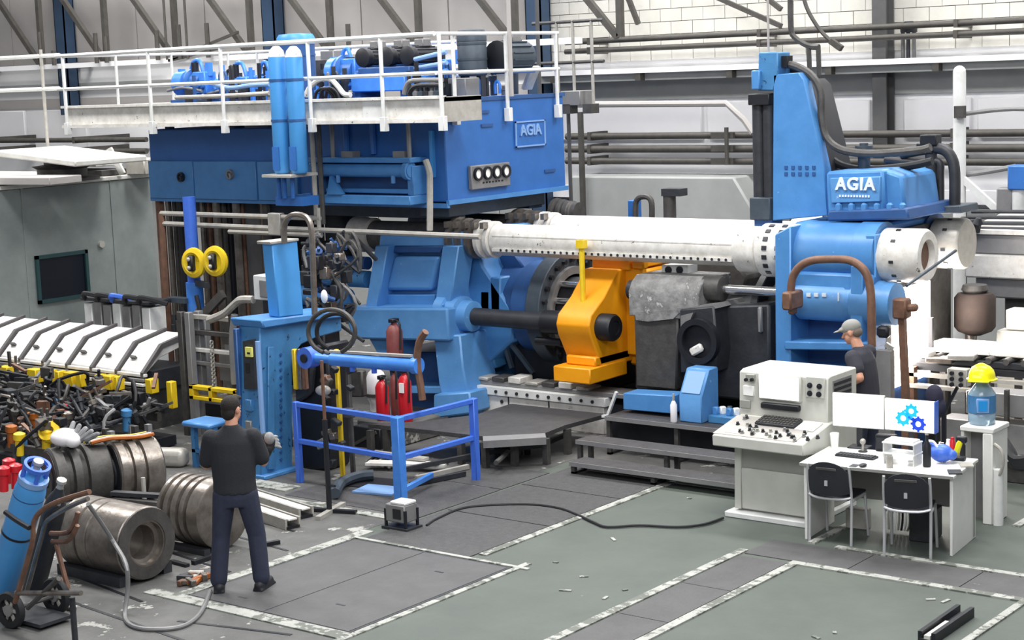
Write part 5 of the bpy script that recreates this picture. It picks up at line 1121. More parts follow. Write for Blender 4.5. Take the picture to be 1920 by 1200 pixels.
o = thing('dark_crate', 'small dark crate with diagonal brace under the left wing of the grating platform', 'crate', (-14.0, 15.2, 0))
q0 = wz(676, 838, 0); MB().box(q0.x-0.1, q0.x+0.35, q0.y-0.02, q0.y+0.22, 0, 0.26).build('crate_body', M_black, o, 0.01); MB().beam((q0.x-0.06, q0.y-0.03, 0.04), (q0.x+0.3, q0.y-0.03, 0.22), 0.02, 0.04).build('brace', M_grit, o)
st = thing('access_stairs', 'dark steel steps of three treads left of the cream control console', 'stairs', (-10.3, 15.9, 0))
def tread(px0, py0, px1, py1, zt, depth, name='tread'):
    a = wz(px0, py0, zt); c = wz(px1, py1, zt); y = (a.y+c.y)/2
    MB().box(a.x, c.x, y, y+depth, zt-0.04, zt).build(name, M_grate, st, 0.006)
    MB().box(a.x, c.x, y-0.012, y, zt-0.05, zt-0.001).build('nosing', M_mid, st)
    n = 3
    for k in range(n):
        x = a.x+(c.x-a.x-0.06)*k/(n-1); MB().box(x, x+0.05, y+0.02, y+0.07, 0, zt-0.04).build('leg', M_grit, st); MB().box(x, x+0.05, y+depth-0.07, y+depth-0.02, 0, zt-0.04).build('leg', M_grit, st)
        MB().box(x, x+0.05, y+0.02, y+depth-0.02, 0.0, 0.03).build('foot_bar', M_dark, st)
tread(1078, 862, 1378, 912, 0.15, 0.28); tread(1108, 815, 1400, 878, 0.31, 0.3); tread(1140, 778, 1400, 812, 0.47, 0.5)
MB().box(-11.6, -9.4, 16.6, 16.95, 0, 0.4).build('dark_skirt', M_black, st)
o = solo(MB().pxy([(1168, 737), (1262, 742), (1262, 776), (1168, 768)], 16.55, 16.85), 'blue_box', M_blue2, 'long low blue box lying on the top step beside the blue pedestal', 'box', bevel=0.01)
o = thing('blue_pedestal', 'blue pedestal panel with sloping top on the top step', 'pedestal', (-10.3, 16.5, 0.47))
q0 = wy(1276, 782, 16.45); q1 = wy(1318, 700, 16.45); xa, xb = q0.x, wy(1328, 700, 16.45).x-0.08; zt = q1.z+0.02
prf = [(16.42, 0.47), (16.42, zt-0.3), (16.6, zt), (16.8, zt), (16.8, 0.47)]
MB().prism([(0, y, z) for y, z in prf], 0, xa, xb).build('pedestal_body', M_blue, o, 0.012)
MB().add([(xa+0.03, 16.43, zt-0.26), (xb-0.03, 16.43, zt-0.26), (xb-0.03, 16.58, zt-0.03), (xa+0.03, 16.58, zt-0.03), (xa+0.03, 16.45, zt-0.26), (xb-0.03, 16.45, zt-0.26), (xb-0.03, 16.6, zt-0.03), (xa+0.03, 16.6, zt-0.03)], [(0, 1, 2, 3), (4, 7, 6, 5), (0, 4, 5, 1), (1, 5, 6, 2), (2, 6, 7, 3), (3, 7, 4, 0)]).build('sloping_panel', M_letter2, o)
p = wy(1267, 782, 16.4); o = thing('spray_bottle', 'white spray bottle standing on the top step left of the blue pedestal', 'bottle', (p.x, 16.38, 0.47))
MB().lathe((p.x, 16.36, 0.47), (0, 0, 1), [(0, 0.035), (0.01, 0.04), (0.2, 0.04), (0.25, 0.015)], 12).build('bottle_body', M_cloth, o); MB().lathe((p.x, 16.36, 0.72), (0, 0, 1), [(0, 0.015), (0.08, 0.015)], 8).build('nozzle', M_pale, o)
for k, (px, py) in enumerate(((1335, 790), (1345, 772), (1360, 760), (1375, 775))):
    p = wz(px, py, 0.52); 
o = thing('blue_rubble_tray', 'tray of blue fittings between the pedestal and the cream console', 'tray', (-9.8, 16.6, 0.47))
q = wy(1365, 775, 16.6); q.x = xb+0.33; MB().box(q.x-0.3, q.x+0.25, 16.5, 16.8, 0.47, 0.56).build('tray', M_teal, o, 0.01)
for k in range(9): MB().cbox((q.x-0.25+0.06*k, 16.6+0.05*(k % 3), 0.6), (0.07, 0.06, 0.09), Matrix.Rotation(k, 3, 'Z')).build('fitting', (M_blue2, M_sheet, M_slate)[k % 3], o, 0.01)
p = wy(1150, 770, 16.6); o = solo(MB().beam(wy(1140, 778, 16.5), wy(1156, 735, 16.5), 0.04, 0.03).beam(wy(1130, 780, 16.5), wy(1142, 780, 16.5), 0.05, 0.03), 'white_pointer', M_white, 'white bent pointer bar at the left end of the top step', 'bar')
# =================================================================== FOREGROUND LEFT: ROLLS, CYLINDER TROLLEY, WORKER
def groove_roll(name, label, c, d, L, R, grooves, m, bore=0.0, group=None):
    c = V3(c); d = V3(d).normalized(); o = thing(name, label, 'roll', (c.x, c.y, 0), group=group)
    pr = [(0, R*0.93), (0.02, R)]
    for g0, g1, dr in grooves: pr += [(g0, R), (g0+0.012, R-dr), (g1-0.012, R-dr), (g1, R)]
    pr += [(L-0.02, R), (L, R*0.93)]
    if bore: pr = [(0.25, 0.001), (0.25, bore*0.8), (0.0, bore*0.8)] + pr + [(L, bore), (L-0.07, bore), (L-0.08, bore*0.8), (L-0.3, bore*0.78), (L-0.3, 0.001)]
    MB().lathe(c-d*(L/2), d, pr, 40).build('roll_body', m, o); return o, c, d, L, R
# two grooved rolls lined up towards the machine
for k, (px, py, L, lab) in enumerate(((120, 960, 0.62, 'left one of two dark grooved rolls, half behind the blue gas cylinder'), (228, 948, 0.5, 'right one of two dark grooved rolls on the floor behind the bright steel cylinder'))):
    p = wz(px, py); o, c, d, L, R = groove_roll('grooved_roll', lab, (p.x-0.05, p.y+0.25, 0.35), (0.35, 0.94, 0), L, 0.335, ((0.12, 0.2, 0.05), (0.28, 0.36, 0.05)) if k == 0 else ((0.1, 0.16, 0.045), (0.24, 0.3, 0.045)), M_brown if k else M_grit, group='pair of grooved rolls')
    RL = c if k == 0 else RL
    RB_ = c
    MB().cyl(c-d*(L/2+0.01), c-d*(L/2-0.02), R*0.9, 32).build('end_face', M_black, o)
    MB().ring(c-d*(L/2+0.03), d, 0.03, R*0.55, R*0.3, 24).build('end_ring', M_dark, o)
    for s_ in (-1, 1): MB().cbox((c.x+d.x*s_*0.1-d.y*0.25, c.y+d.y*s_*0.1+d.x*0.25, 0.05), (0.12, 0.09, 0.1), Matrix.Rotation(math.atan2(d.y, d.x)-PI/2, 3, 'Z')).build('chock', M_dark, o)
# the big bright steel container cylinder with open bore
p = wz(262, 1100)
o, c, d, L, R = groove_roll('steel_cylinder', 'big bright steel cylinder lying on the floor with its open bore towards the right', (wz(258, 1098).x-0.46, 9.96, 0.36), (1, 0.0, 0), 0.9, 0.34, ((0.26, 0.3, 0.03), (0.42, 0.45, 0.02)), M_brown, bore=0.2)
xr = c.x+L/2
MB().cyl((xr-0.26, c.y, c.z), (xr-0.24, c.y, c.z), 0.16, 24).build('bore_bottom', M_steel, o)
MB().ring((xr-0.02, c.y, c.z), (1, 0, 0), 0.03, 0.33, 0.215, 36).build('face_ring', M_grit, o)
b = MB()
MB().box(c.x-0.5, c.x+0.4, c.y-0.3, c.y-0.2, 0, 0.1).build('timber_chock', M_dark, o); MB().box(c.x-0.5, c.x+0.4, c.y+0.22, c.y+0.32, 0, 0.12).build('timber_chock', M_dark, o)
MB().cyl((c.x-0.62, c.y, c.z), (c.x-0.42, c.y, c.z), 0.26, 28).build('shoulder', M_black, o)
# ribbed disc behind the worker's legs
p = wz(362, 1022); o, c, d, L, R = groove_roll('ribbed_disc', 'ribbed steel disc pack standing on the floor just left of the worker', (p.x+0.12, p.y+0.05, 0.36), (1, 0, 0), 0.62, 0.345, ((0.06, 0.11, 0.05), (0.17, 0.22, 0.05), (0.29, 0.34, 0.05), (0.4, 0.45, 0.05)), M_brown, group=None)
MB().box(c.x-0.3, c.x+0.3, c.y-0.28, c.y-0.2, 0, 0.06).build('chock', M_dark, o)
# stack of flat steel straps between rolls
o = thing('strap_stack', 'stack of dark flat steel bars between the grooved rolls and the steel cylinder', 'bars', (-13.4, 10.9, 0))
for k in range(5): MB().cbox((wz(255, 985).x+0.1-0.05*k, wz(255, 985).y+0.05*k, 0.03+0.06*k), (0.75, 0.09, 0.04), Matrix.Rotation(0.1*k-0.1, 3, 'Z')).build('bar', (M_grit, M_dark, M_mid)[k % 3], o)
q = wz(272, 955); MB().cyl((q.x, q.y, 0), (q.x, q.y, 0.35), 0.025, 8).build('peg', M_pale, o)
# beams on the floor right of the worker
def fbar(p0, p1, w_, h, m, label, name='steel_bar', group='loose steel bars on the floor'):
    a = wz(*p0); c = wz(*p1); return solo(MB().beam((a.x, a.y, h/2+0.003), (c.x, c.y, h/2+0.003), w_, h), name, m, label, 'bar', group)
for k, (p0, p1, lab) in enumerate((((470, 938), (575, 972), 'upper one of two pale channel bars right of the worker'), ((462, 962), (550, 992), 'lower one of two pale channel bars right of the worker'))):
    a = wz(*p0); c = wz(*p1); o = thing('channel_bar', lab, 'bar', (a.x, a.y, 0), group='channel bars right of the worker')
    d_ = (c-a).normalized(); n_ = V3((-d_.y, d_.x, 0))
    MB().beam((a.x, a.y, 0.02), (c.x, c.y, 0.02), 0.16, 0.03).build('web', M_black, o)
    for s_ in (-1, 1): MB().beam(a+n_*s_*0.08+V3((0, 0, 0.06)), c+n_*s_*0.08+V3((0, 0, 0.06)), 0.025, 0.11).build('flange', M_pale, o)
    MB().beam(a+V3((0, 0, 0.1)), c+V3((0, 0, 0.1)), 0.1, 0.015).build('lid', M_rodw, o)
fbar((362, 1060), (396, 1049), 0.05, 0.04, M_black, 'short dark bar lying by the worker on the left of his legs')
fbar((322, 1056), (352, 1064), 0.05, 0.03, M_black, 'short dark bar on the floor between the steel cylinder and the ribbed disc')
fbar((470, 1030), (524, 1020), 0.05, 0.04, M_black, 'short dark bar lying on the floor right of the worker')
o = thing('scrap_pile', 'small pile of brown metal scrap on the floor right of the steel cylinder', 'scrap', (-12.1, 10.3, 0))
for k in range(16):
    q = wz(random.uniform(334, 386), random.uniform(1080, 1100)); MB().cbox((q.x, q.y, 0.03), (random.uniform(0.05, 0.16), 0.05, random.uniform(0.03, 0.07)), Matrix.Rotation(random.uniform(0, 3), 3, 'Z')).build('piece', (M_brown, M_dark, M_rust, M_orange, M_pale)[k % 5], o, 0.006)
# thin stand with cross foot and box stool
p = wz(618, 962); o = thing('pole_stand', 'tall thin dark pole on a cross-shaped foot in front of the blue guard rail', 'stand', (p.x, p.y, 0))
zt = 1.62; MB().cyl((p.x, p.y, 0.03), (p.x, p.y, 1.0), 0.028, 8).build('pole', M_black, o); MB().cyl((p.x, p.y, 1.0), (p.x, p.y, zt), 0.018, 8).build('pole_top', M_rust, o); MB().cyl((p.x-0.04, p.y, 0.3), (p.x+0.1, p.y, 0.3), 0.015, 6).build('hook', M_black, o)
MB().beam(wz(568, 958)+V3((0, 0, 0.02)), wz(668, 964)+V3((0, 0, 0.02)), 0.06, 0.04).build('foot_bar', M_black, o); MB().beam(wz(596, 976)+V3((0, 0, 0.02)), wz(644, 948)+V3((0, 0, 0.02)), 0.06, 0.045).build('foot_bar', M_pale, o)
p = wz(754, 990); o = thing('box_stool', 'small grey metal stool with white top on the floor below the guard rail post', 'stool', (p.x, p.y, 0))
MB().cbox((p.x, p.y, 0.17), (0.26, 0.2, 0.18)).build('body', M_mid, o, 0.01); MB().cbox((p.x+0.03, p.y, 0.275), (0.2, 0.18, 0.03)).build('top', M_white, o, 0.008); MB().cbox((p.x, p.y, 0.015), (0.34, 0.24, 0.03)).build('base', M_dark, o)
for sx in (-1, 1):
    for sy in (-1, 1): MB().cbox((p.x+sx*0.13, p.y+sy*0.09, 0.11), (0.025, 0.025, 0.2)).build('leg', M_black, o)
MB().cbox((p.x+0.03, p.y-0.105, 0.17), (0.1, 0.01, 0.1)).build('dark_opening', M_black, o)
# pit with steel parts inside the guard rail
o = thing('pit_parts', 'pale curved metal sheets lying on the floor inside the guard rail', 'metal sheets', (-12.8, 13.9, 0))
MB().beam(wz(690, 880)+V3((0, 0, 0.08)), wz(838, 884)+V3((0, 0, 0.08)), 0.18, 0.03).build('sheet', M_rodw, o); MB().beam(wz(700, 870)+V3((0, 0, 0.14)), wz(800, 880)+V3((0, 0, 0.12)), 0.12, 0.03).build('sheet', M_pale, o)
MB().cbox(wz(712, 922)+V3((0, 0, 0.02)), (0.5, 0.35, 0.02), Matrix.Rotation(0.2, 3, 'Z')).build('flat_sheet', M_letter2, o); MB().cbox(wz(705, 908)+V3((0, 0, 0.012)), (0.55, 0.45, 0.012), Matrix.Rotation(0.2, 3, 'Z')).build('dark_mat', M_black, o)
MB().tube([wz(a, c, 0.08) for a, c in ((628, 925), (640, 905), (670, 893), (700, 890))], 0.06, 8, 4).build('curved_guard', M_slate, o)
for k in range(2): MB().beam(wz(770+k*10, 915-k*12)+V3((0, 0, 0.04)), wz(872+k*6, 894-k*13)+V3((0, 0, 0.04)), 0.05, 0.05).build('rail', (M_dark, M_pale, M_black, M_grit)[k], o)
for k in range(6): MB().beam(wz(690+k*8, 874+k*2)+V3((0, 0, 0.05)), wz(712+k*9, 866)+V3((0, 0, 0.1)), 0.03, 0.03).build('offcut', (M_dark, M_grit, M_pale)[k % 3], o)
# ------- gas cylinder trolley
tr = thing('cylinder_trolley', 'rusty two-wheeled tube trolley carrying gas cylinders at the lower left', 'trolley', (-12.2, 8.8, 0))
def ty(px, py, Y=8.75): return wy(px, py, Y)
wc = wz(22, 1178); WY = wc.y
for k, yy in enumerate((WY, WY+0.47)):
    b = MB(); b.lathe((wc.x, yy, 0.16), (0.1, -1, 0), [(-0.03, 0.1), (-0.03, 0.15), (-0.015, 0.16), (0.015, 0.16), (0.03, 0.15), (0.03, 0.1), (0.0, 0.095), (0.0, 0.001)], 24); ty_ = b.build('wheel', M_rub, tr)
    MB().lathe((wc.x, yy, 0.16), (0.1, -1, 0), [(-0.035, 0.05), (0.035, 0.05), (0.036, 0.02)], 12).build('hub', M_mid, ty_)
    for j in range(3): MB().cbox((wc.x, yy, 0.16), (0.2, 0.02, 0.03), Matrix.Rotation(j*PI/3, 3, 'Y')).build('spoke', M_pale, ty_)
MB().cyl((wc.x, WY, 0.16), (wc.x, WY+0.47, 0.16), 0.02, 8).build('axle', M_grit, tr)
def tt(pts_, m=M_rust, r=0.022, Y=None, nm='frame_tube'):
    Y = WY-0.02 if Y is None else (WY-0.06 if Y < WY else WY+0.58); MB().tube([wy(a, c, Y) for a, c in pts_], r, 8, 3).build(nm, m, tr)
tt(((28, 1130), (60, 1020), (62, 985), (75, 960), (110, 940), (168, 922)), M_rust)
tt(((50, 1110), (80, 1000), (90, 975), (130, 950), (165, 935)), M_brown, Y=WY+0.35)
tt(((30, 1112), (125, 1112), (152, 1112)), M_brown); tt(((52, 1140), (110, 1085)), M_grit); tt(((40, 1148), (140, 1142)), M_grit, Y=WY+0.3)
tt(((105, 1020), (128, 1105)), M_rust, Y=WY+0.2); tt(((112, 1085), (130, 1115)), M_rust, Y=WY+0.2)
tt(((95, 1000), (128, 998), (142, 975), (146, 960)), M_rust, Y=WY+0.25); tt(((98, 1015), (125, 1015), (138, 1000), (145, 985)), M_rust, Y=WY+0.28)
tt(((10, 960), (30, 975), (55, 990)), M_black, Y=WY-0.06); tt(((80, 985), (86, 960), (110, 945)), M_grit, Y=WY+0.22)
q = ty(135, 1120, WY+0.05); MB().cyl((q.x, WY+0.05, 0), (q.x, WY+0.05, q.z), 0.025, 8).build('prop_leg', M_dark, tr)
qb = wy(140, 1130, WY+0.15); MB().box(wc.x-0.3, wc.x+0.3, WY+0.07, WY+0.4, 0.03, 0.06).build('base_plate', M_dark, tr)
for k, (px0, py0, px1, py1, Y, r, m, lab) in enumerate(((-8, 1138, 68, 880, WY+0.25, 0.135, M_sky, 'bright blue leaning gas cylinder with ring guard at the lower left corner'), (58, 1125, 112, 915, WY+0.77, 0.1, M_dark, 'dark green-black gas cylinder behind the bright blue one on the trolley'))):
    a = wy(px0, py0, Y); c = wy(px1, py1, Y); d_ = (c-a); L = d_.length
    o = thing('gas_cylinder', lab, 'gas cylinder', a)
    MB().lathe(a, d_, [(0, r*0.85), (0.03, r), (L-0.22, r), (L-0.12, r*0.85), (L-0.05, r*0.5), (L, r*0.35)], 24).build('cylinder', m, o)
    if k == 0:
        MB().ring(a+d_.normalized()*(L-0.13), d_, 0.05, r*0.95, r*0.55, 24).build('guard_base', M_letter2, o)
        for j in range(4):
            u = d_.normalized(); q = u.orthogonal().normalized(); w2 = u.cross(q); an = j*PI/2+0.4; pp = a+u*(L-0.1)+(q*math.cos(an)+w2*math.sin(an))*r*0.72; MB().cyl(pp, pp+u*0.14, 0.02, 8).build('guard_post', M_rail, o)
        MB().ring(a+d_.normalized()*(L+0.02), d_, 0.035, r*0.85, r*0.66, 24).build('guard_ring', M_rail, o)
        MB().ring(a+d_.normalized()*(L*0.82), d_, 0.01, r*1.01, r*0.95, 24).build('band', M_navy, o)
        MB().ring(a+d_.normalized()*(L*0.55), d_, 0.02, r*1.04, r*0.95, 24).build('chain_strap', M_black, o)
    MB().lathe(a+d_.normalized()*(L-0.01), d_, [(0, 0.03), (0.06, 0.03), (0.07, 0.045), (0.1, 0.045)], 10).build('valve', M_pale, o)
# hose from trolley looping over the floor
o = thing('grey_hose', 'grey hose hanging over the steel cylinder and looping along the floor to the worker', 'hose', (-12, 9.5, 0))
P = [wy(165, 945, 9.2), wy(190, 980, 9.4), wy(215, 1020, 9.55)]+[V3((wz(234, 1150).x, wz(234, 1150).y+0.05, h)) for h in (0.42, 0.2)]+[wz(a, c, 0.02) for a, c in ((234, 1150), (240, 1168), (262, 1178), (300, 1180), (340, 1175), (366, 1160), (382, 1138), (394, 1108))]
MB().tube(P, 0.02, 8, 4).build('hose', M_mid, o)
# white cloth and gloves on the left roll
o = thing('work_gloves', 'crumpled white cloth and grey gloves lying on the left grooved roll', 'gloves', (-14.7, 11.9, 0.7))
c = V3((RL.x, RL.y-0.12, 0)); MB().ball((c.x, c.y, 0.79), (0.17, 0.16, 0.1), 14, 9).ball((c.x+0.12, c.y, 0.77), (0.1, 0.1, 0.08), 12, 8).build('cloth', M_cloth, o)
for k in range(5): MB().caps((c.x+0.05+k*0.05, c.y+0.02*k, 0.78), (c.x+0.02+k*0.1, c.y+0.1, 0.93-0.02*k), 0.035, 0.025, 8).build('glove_finger', M_glove, o)
o = thing('cable_bundle', 'yellow and grey cables draped over the two grooved rolls', 'cables', (-14.3, 12.2, 0.7))
for k in range(4): MB().tube([(RL.x+0.06+0.045*k, RL.y+0.06, 0.712), (RL.x.__add__(RB_.x)/2+0.04*k, (RL.y+RB_.y)/2, 0.735), (RB_.x+0.04*k-0.05, RB_.y, 0.712), (RB_.x+0.04*k, RB_.y+0.2, 0.714)], 0.022, 6, 3).build('cable', (M_yel2, M_grit, M_pale, M_orange)[k], o)

# ------- people
def organic(mb, name, m, parent, voxel=0.012, smooth=3):
    o = mb.build(name, m, parent)
    md = o.modifiers.new('fuse', 'REMESH'); md.mode = 'VOXEL'; md.voxel_size = voxel; md.use_smooth_shade = True
    ms_ = o.modifiers.new('soften', 'SMOOTH'); ms_.factor = 0.5; ms_.iterations = smooth
    return o
def hand(mb, w_, dirv, side, palm_n, curl=0.5, s=1.0):
    # wrist point, direction to the fingers, sideways axis towards the thumb, normal of the palm side
    d_ = V3(dirv).normalized(); n_ = V3(palm_n).normalized(); t_ = V3(side).normalized(); w_ = V3(w_)
    for k in range(4): q = w_+t_*(0.03-0.02*k)*s; mb.caps(q+d_*0.005, q+d_*0.085*s, 0.0155*s, 0.0145*s, 8)
    for k, L in enumerate((0.07, 0.08, 0.075, 0.058)):
        q = w_+d_*0.085*s+t_*(0.032-0.0215*k)*s
        a = q+(d_*math.cos(curl*0.6)+n_*math.sin(curl*0.6))*L*0.5*s; c_ = a+(d_*math.cos(curl*1.6)+n_*math.sin(curl*1.6))*L*0.5*s
        mb.caps(q, a, 0.0095*s, 0.0085*s, 8); mb.caps(a, c_, 0.0085*s, 0.0072*s, 8)
    q = w_+d_*0.025*s+t_*0.03*s; a = q+(d_*0.6+t_*0.8+n_*0.3)*0.045*s; mb.caps(q, a, 0.014*s, 0.0105*s, 8); mb.caps(a, a+(d_*0.9+n_*0.4+t_*0.15).normalized()*0.035*s, 0.0105*s, 0.008*s, 8)
def head(mb, c, yaw, pitch, s=1.0):
    # c = centre of skull; local face direction +Y
    R = Matrix.Rotation(yaw, 3, 'Z') @ Matrix.Rotation(pitch, 3, 'X')
    def T(x, y, z): return V3(c)+R @ V3((x*s, y*s, z*s))
    mb.ball(T(0, -0.012, 0.025), (0.076*s, 0.096*s, 0.094*s), 18, 12, R)
    mb.ball(T(0, 0.028, -0.045), (0.06*s, 0.066*s, 0.075*s), 16, 10, R)
    mb.ball(T(0, 0.06, -0.092), (0.033*s, 0.03*s, 0.025*s), 10, 8, R)
    mb.caps(T(0, 0.09, 0.005), T(0, 0.112, -0.03), 0.009*s, 0.016*s, 8)
    mb.caps(T(-0.032, 0.074, 0.024), T(0.032, 0.074, 0.024), 0.012*s, 0.012*s, 8)
    mb.caps(T(-0.018, 0.09, -0.062), T(0.018, 0.09, -0.062), 0.008*s, 0.008*s, 8)
    for sx in (-1, 1): mb.ball(T(sx*0.078, -0.008, -0.005), (0.012*s, 0.022*s, 0.034*s), 10, 8, R)
    return T, R
def rot_of(T, R): return R
def eyes(root, T, R, s=1.0):
    for sx in (-1, 1):
        MB().ball(T(sx*0.031, 0.073, 0.004), (0.011*s, 0.008*s, 0.006*s), 10, 8, R).build('eye', M_sheet, root)
        MB().ball(T(sx*0.031, 0.0785, 0.004), (0.005*s, 0.004*s, 0.005*s), 8, 6, R).build('iris', M_black, root)
    MB().caps(T(-0.022, 0.096, -0.063), T(0.022, 0.096, -0.063), 0.005*s, 0.005*s, 8).build('mouth', mat('lip', '#a05a50', 0.5), root)
# worker standing with his back to us
pL, pR = wz(412, 1108), wz(492, 1104); mid = (pL+pR)/2; ax = (pR-pL); rz = math.atan2(ax.y, ax.x)
w1 = thing('person', 'person in black t-shirt and navy trousers standing with his back turned beside the ribbed disc', 'person', (mid.x, mid.y, 0), rz, local=True)
hw = ax.length/2
hip, kn, an = 0.95, 0.5, 0.09
J = dict(hl=V3((-0.095, 0, 0.93)), hr=V3((0.095, 0, 0.93)), kl=V3((-0.15, 0.02, 0.5)), kr=V3((0.165, 0.03, 0.5)), al=V3((-hw, -0.02, 0.09)), ar=V3((hw, -0.02, 0.09)),
         sl=V3((-0.185, 0.0, 1.41)), sr=V3((0.185, 0.0, 1.41)), el=V3((-0.25, 0.08, 1.14)), er=V3((0.26, 0.05, 1.15)), wl=V3((-0.05, 0.3, 1.14)), wr=V3((0.24, 0.28, 1.22)))
b = MB()
b.ell([((0, 0, 0.9), 0.15, 0.1), ((0, 0, 1.05), 0.14, 0.095), ((0, 0, 1.25), 0.165, 0.105), ((0, 0, 1.4), 0.17, 0.095), ((0, 0, 1.46), 0.11, 0.07), ((0, 0.01, 1.5), 0.06, 0.06)])
b.caps((0, -0.005, 1.44), (0.005, 0.012, 1.56), 0.062, 0.056)
for a_, c_, e_ in (('sl', 'el', 'wl'), ('sr', 'er', 'wr')): b.caps(J[a_], J[c_], 0.055, 0.043); b.caps(J[c_], J[e_], 0.043, 0.029)
for a_, c_, e_ in (('hl', 'kl', 'al'), ('hr', 'kr', 'ar')): b.caps(J[a_], J[c_], 0.085, 0.058); b.caps(J[c_], J[e_], 0.055, 0.038); b.caps(J[e_]+V3((0, -0.03, -0.04)), J[e_]+V3((0, 0.13, -0.05)), 0.035, 0.03)
T, R = head(b, (0.01, 0.03, 1.645), -0.55, -0.12)
hand(b, J['wl'], (0.7, 0.6, 0.1), (0, -0.2, 1), (0.5, -0.8, 0), 0.8)
hand(b, J['wr'], (-0.2, 0.8, 0.3), (-0.8, 0, 0.5), (-0.6, -0.4, -0.4), 0.8)
organic(b, 'body', M_skin, w1, 0.0075, 2)
eyes(w1, T, R)
b = MB(); b.ell([((0, 0, 0.9), 0.195, 0.135), ((0, 0, 1.0), 0.19, 0.13), ((0, 0, 1.2), 0.2, 0.132), ((0, 0, 1.36), 0.2, 0.12), ((0, 0, 1.42), 0.175, 0.1), ((0, 0, 1.46), 0.125, 0.088), ((0, 0.0, 1.49), 0.085, 0.078), ((0, 0, 1.515), 0.07, 0.068)])
for a_, c_ in (('sl', 'el'), ('sr', 'er')): b.caps(J[a_]+V3((0, 0, -0.01)), J[a_].lerp(J[c_], 0.82), 0.079, 0.076)
organic(b, 't_shirt', M_tee, w1, 0.012, 4)
b = MB(); b.ell([((0, 0, 0.78), 0.17, 0.115), ((0, 0, 0.86), 0.185, 0.13), ((0, 0, 0.93), 0.175, 0.125), ((0, 0, 1.0), 0.165, 0.115)])
for a_, c_, e_ in (('hl', 'kl', 'al'), ('hr', 'kr', 'ar')): b.caps(J[a_]+V3((0, 0, -0.04)), J[c_], 0.108, 0.083); b.caps(J[c_], J[e_]+V3((0, 0, 0.02)), 0.083, 0.078)
organic(b, 'trousers', M_jean, w1, 0.013, 3)
for e_, tw_ in (('al', 0.1), ('ar', -0.35)):
    q = J[e_]; f_ = Matrix.Rotation(tw_, 3, 'Z') @ V3((0, 1, 0)); b = MB(); b.caps(V3((q.x, q.y, 0.05))-f_*0.05, V3((q.x, q.y, 0.045))+f_*0.15, 0.05, 0.045, 12); b.caps((q.x, q.y, 0.1), (q.x, q.y, 0.06), 0.05, 0.055); b.cbox(V3((q.x, q.y, 0.013))+f_*0.05, (0.1, 0.29, 0.026), Matrix.Rotation(tw_, 3, 'Z'))
    organic(b, 'shoe', M_shoe, w1, 0.01, 2)
b = MB(); b.ball(T(0, -0.02, 0.036), (0.081, 0.1, 0.09), 18, 12, R); b.ball(T(0, -0.052, -0.025), (0.07, 0.055, 0.075), 14, 10, R); b.ball(T(0, 0.055, 0.1), (0.06, 0.045, 0.025), 12, 8, R)
organic(b, 'hair', M_hair, w1, 0.008, 2)
gl = thing('work_glove_bundle', 'grey and white work gloves held at chest height by the person in navy trousers', 'gloves', V3(w1.matrix_basis @ (J['wr']+V3((0.0, 0.125, 0.02)))), rz, local=True)
b = MB(); b.ball((0.02, 0.03, 0.0), (0.085, 0.07, 0.1), 12, 8); b.caps((0.03, 0.0, -0.05), (-0.02, 0.0, -0.16), 0.05, 0.04)
organic(b, 'dark_glove', M_rub, gl, 0.01, 2)
b = MB(); b.ball((0.05, -0.01, 0.05), (0.05, 0.05, 0.06), 12, 8)
for k in range(4): b.caps((0.06+0.012*k, 0.02, 0.06-0.03*k), (0.11+0.01*k, 0.06, 0.05-0.035*k), 0.017, 0.014, 8)
organic(b, 'white_glove', M_glove, gl, 0.008, 2)
# =================================================================== CONSOLE, DESK, CHAIRS, SECOND WORKER
co = thing('control_console', 'cream steel press control console with screen, keypad and sloping button desk', 'console', (-8.35, 15.0, 0))
ux0, ux1 = wy(1386, 690, 15.0).x, wy(1552, 703, 15.0).x
zt = wy(1386, 692, 15.0).z; zs = wy(1376, 775, 14.98).z
lx0, lx1 = wy(1335, 815, 14.42).x, wy(1502, 838, 14.42).x; zl = wy(1335, 815, 14.42).z
prf = [(14.98, zs-0.05), (15.0, zt-0.02), (15.06, zt), (15.62, zt), (15.62, 0.62), (14.98, 0.62)]
MB().prism([(0, y, z) for y, z in prf], 0, ux0, ux1).build('upper_cabinet', M_cons, co, 0.012)
prf = [(14.42, zl), (14.98, zs), (15.1, zs), (15.1, zl-0.2), (14.42, zl-0.11)]
dk_ = MB().prism([(0, y, z) for y, z in prf], 0, lx0, lx1+0.02).build('button_desk', M_cons, co, 0.01)
# the slope frame: point at (x, t) with t = 0 at the front lip and 1 at the upright
sl = V3((0, 0.56, zs-zl)); sln = V3((0, -(zs-zl), 0.56)).normalized(); SR = Matrix.Rotation(math.atan2(zs-zl, 0.56), 3, 'X')
def sp(x, t, h=0.0): return V3((x, 14.42, zl))+sl*t+sln*h
MB().cbox(sp(lx0+0.45*(lx1-lx0), 0.5, 0.002), (0.92*(lx1-lx0), 0.5, 0.006), SR).build('slope_panel', M_slope, dk_)
kx = wy(1465, 770, 14.9).x
kp = MB().cbox(sp(kx, 0.76, 0.02), (0.44, 0.2, 0.03), SR).build('keypad', M_dark, co, 0.008)
s = None
for r_ in range(4):
    for k in range(11):
        p = sp(kx-0.19+k*0.038, 0.63+r_*0.085, 0.038)
        if s is None: s = MB().cbox(p, (0.03, 0.034, 0.012), SR).build('key', M_grit, kp); s0 = p
        else: inst(s, kp, p-s0)
rnd = random.Random(5)
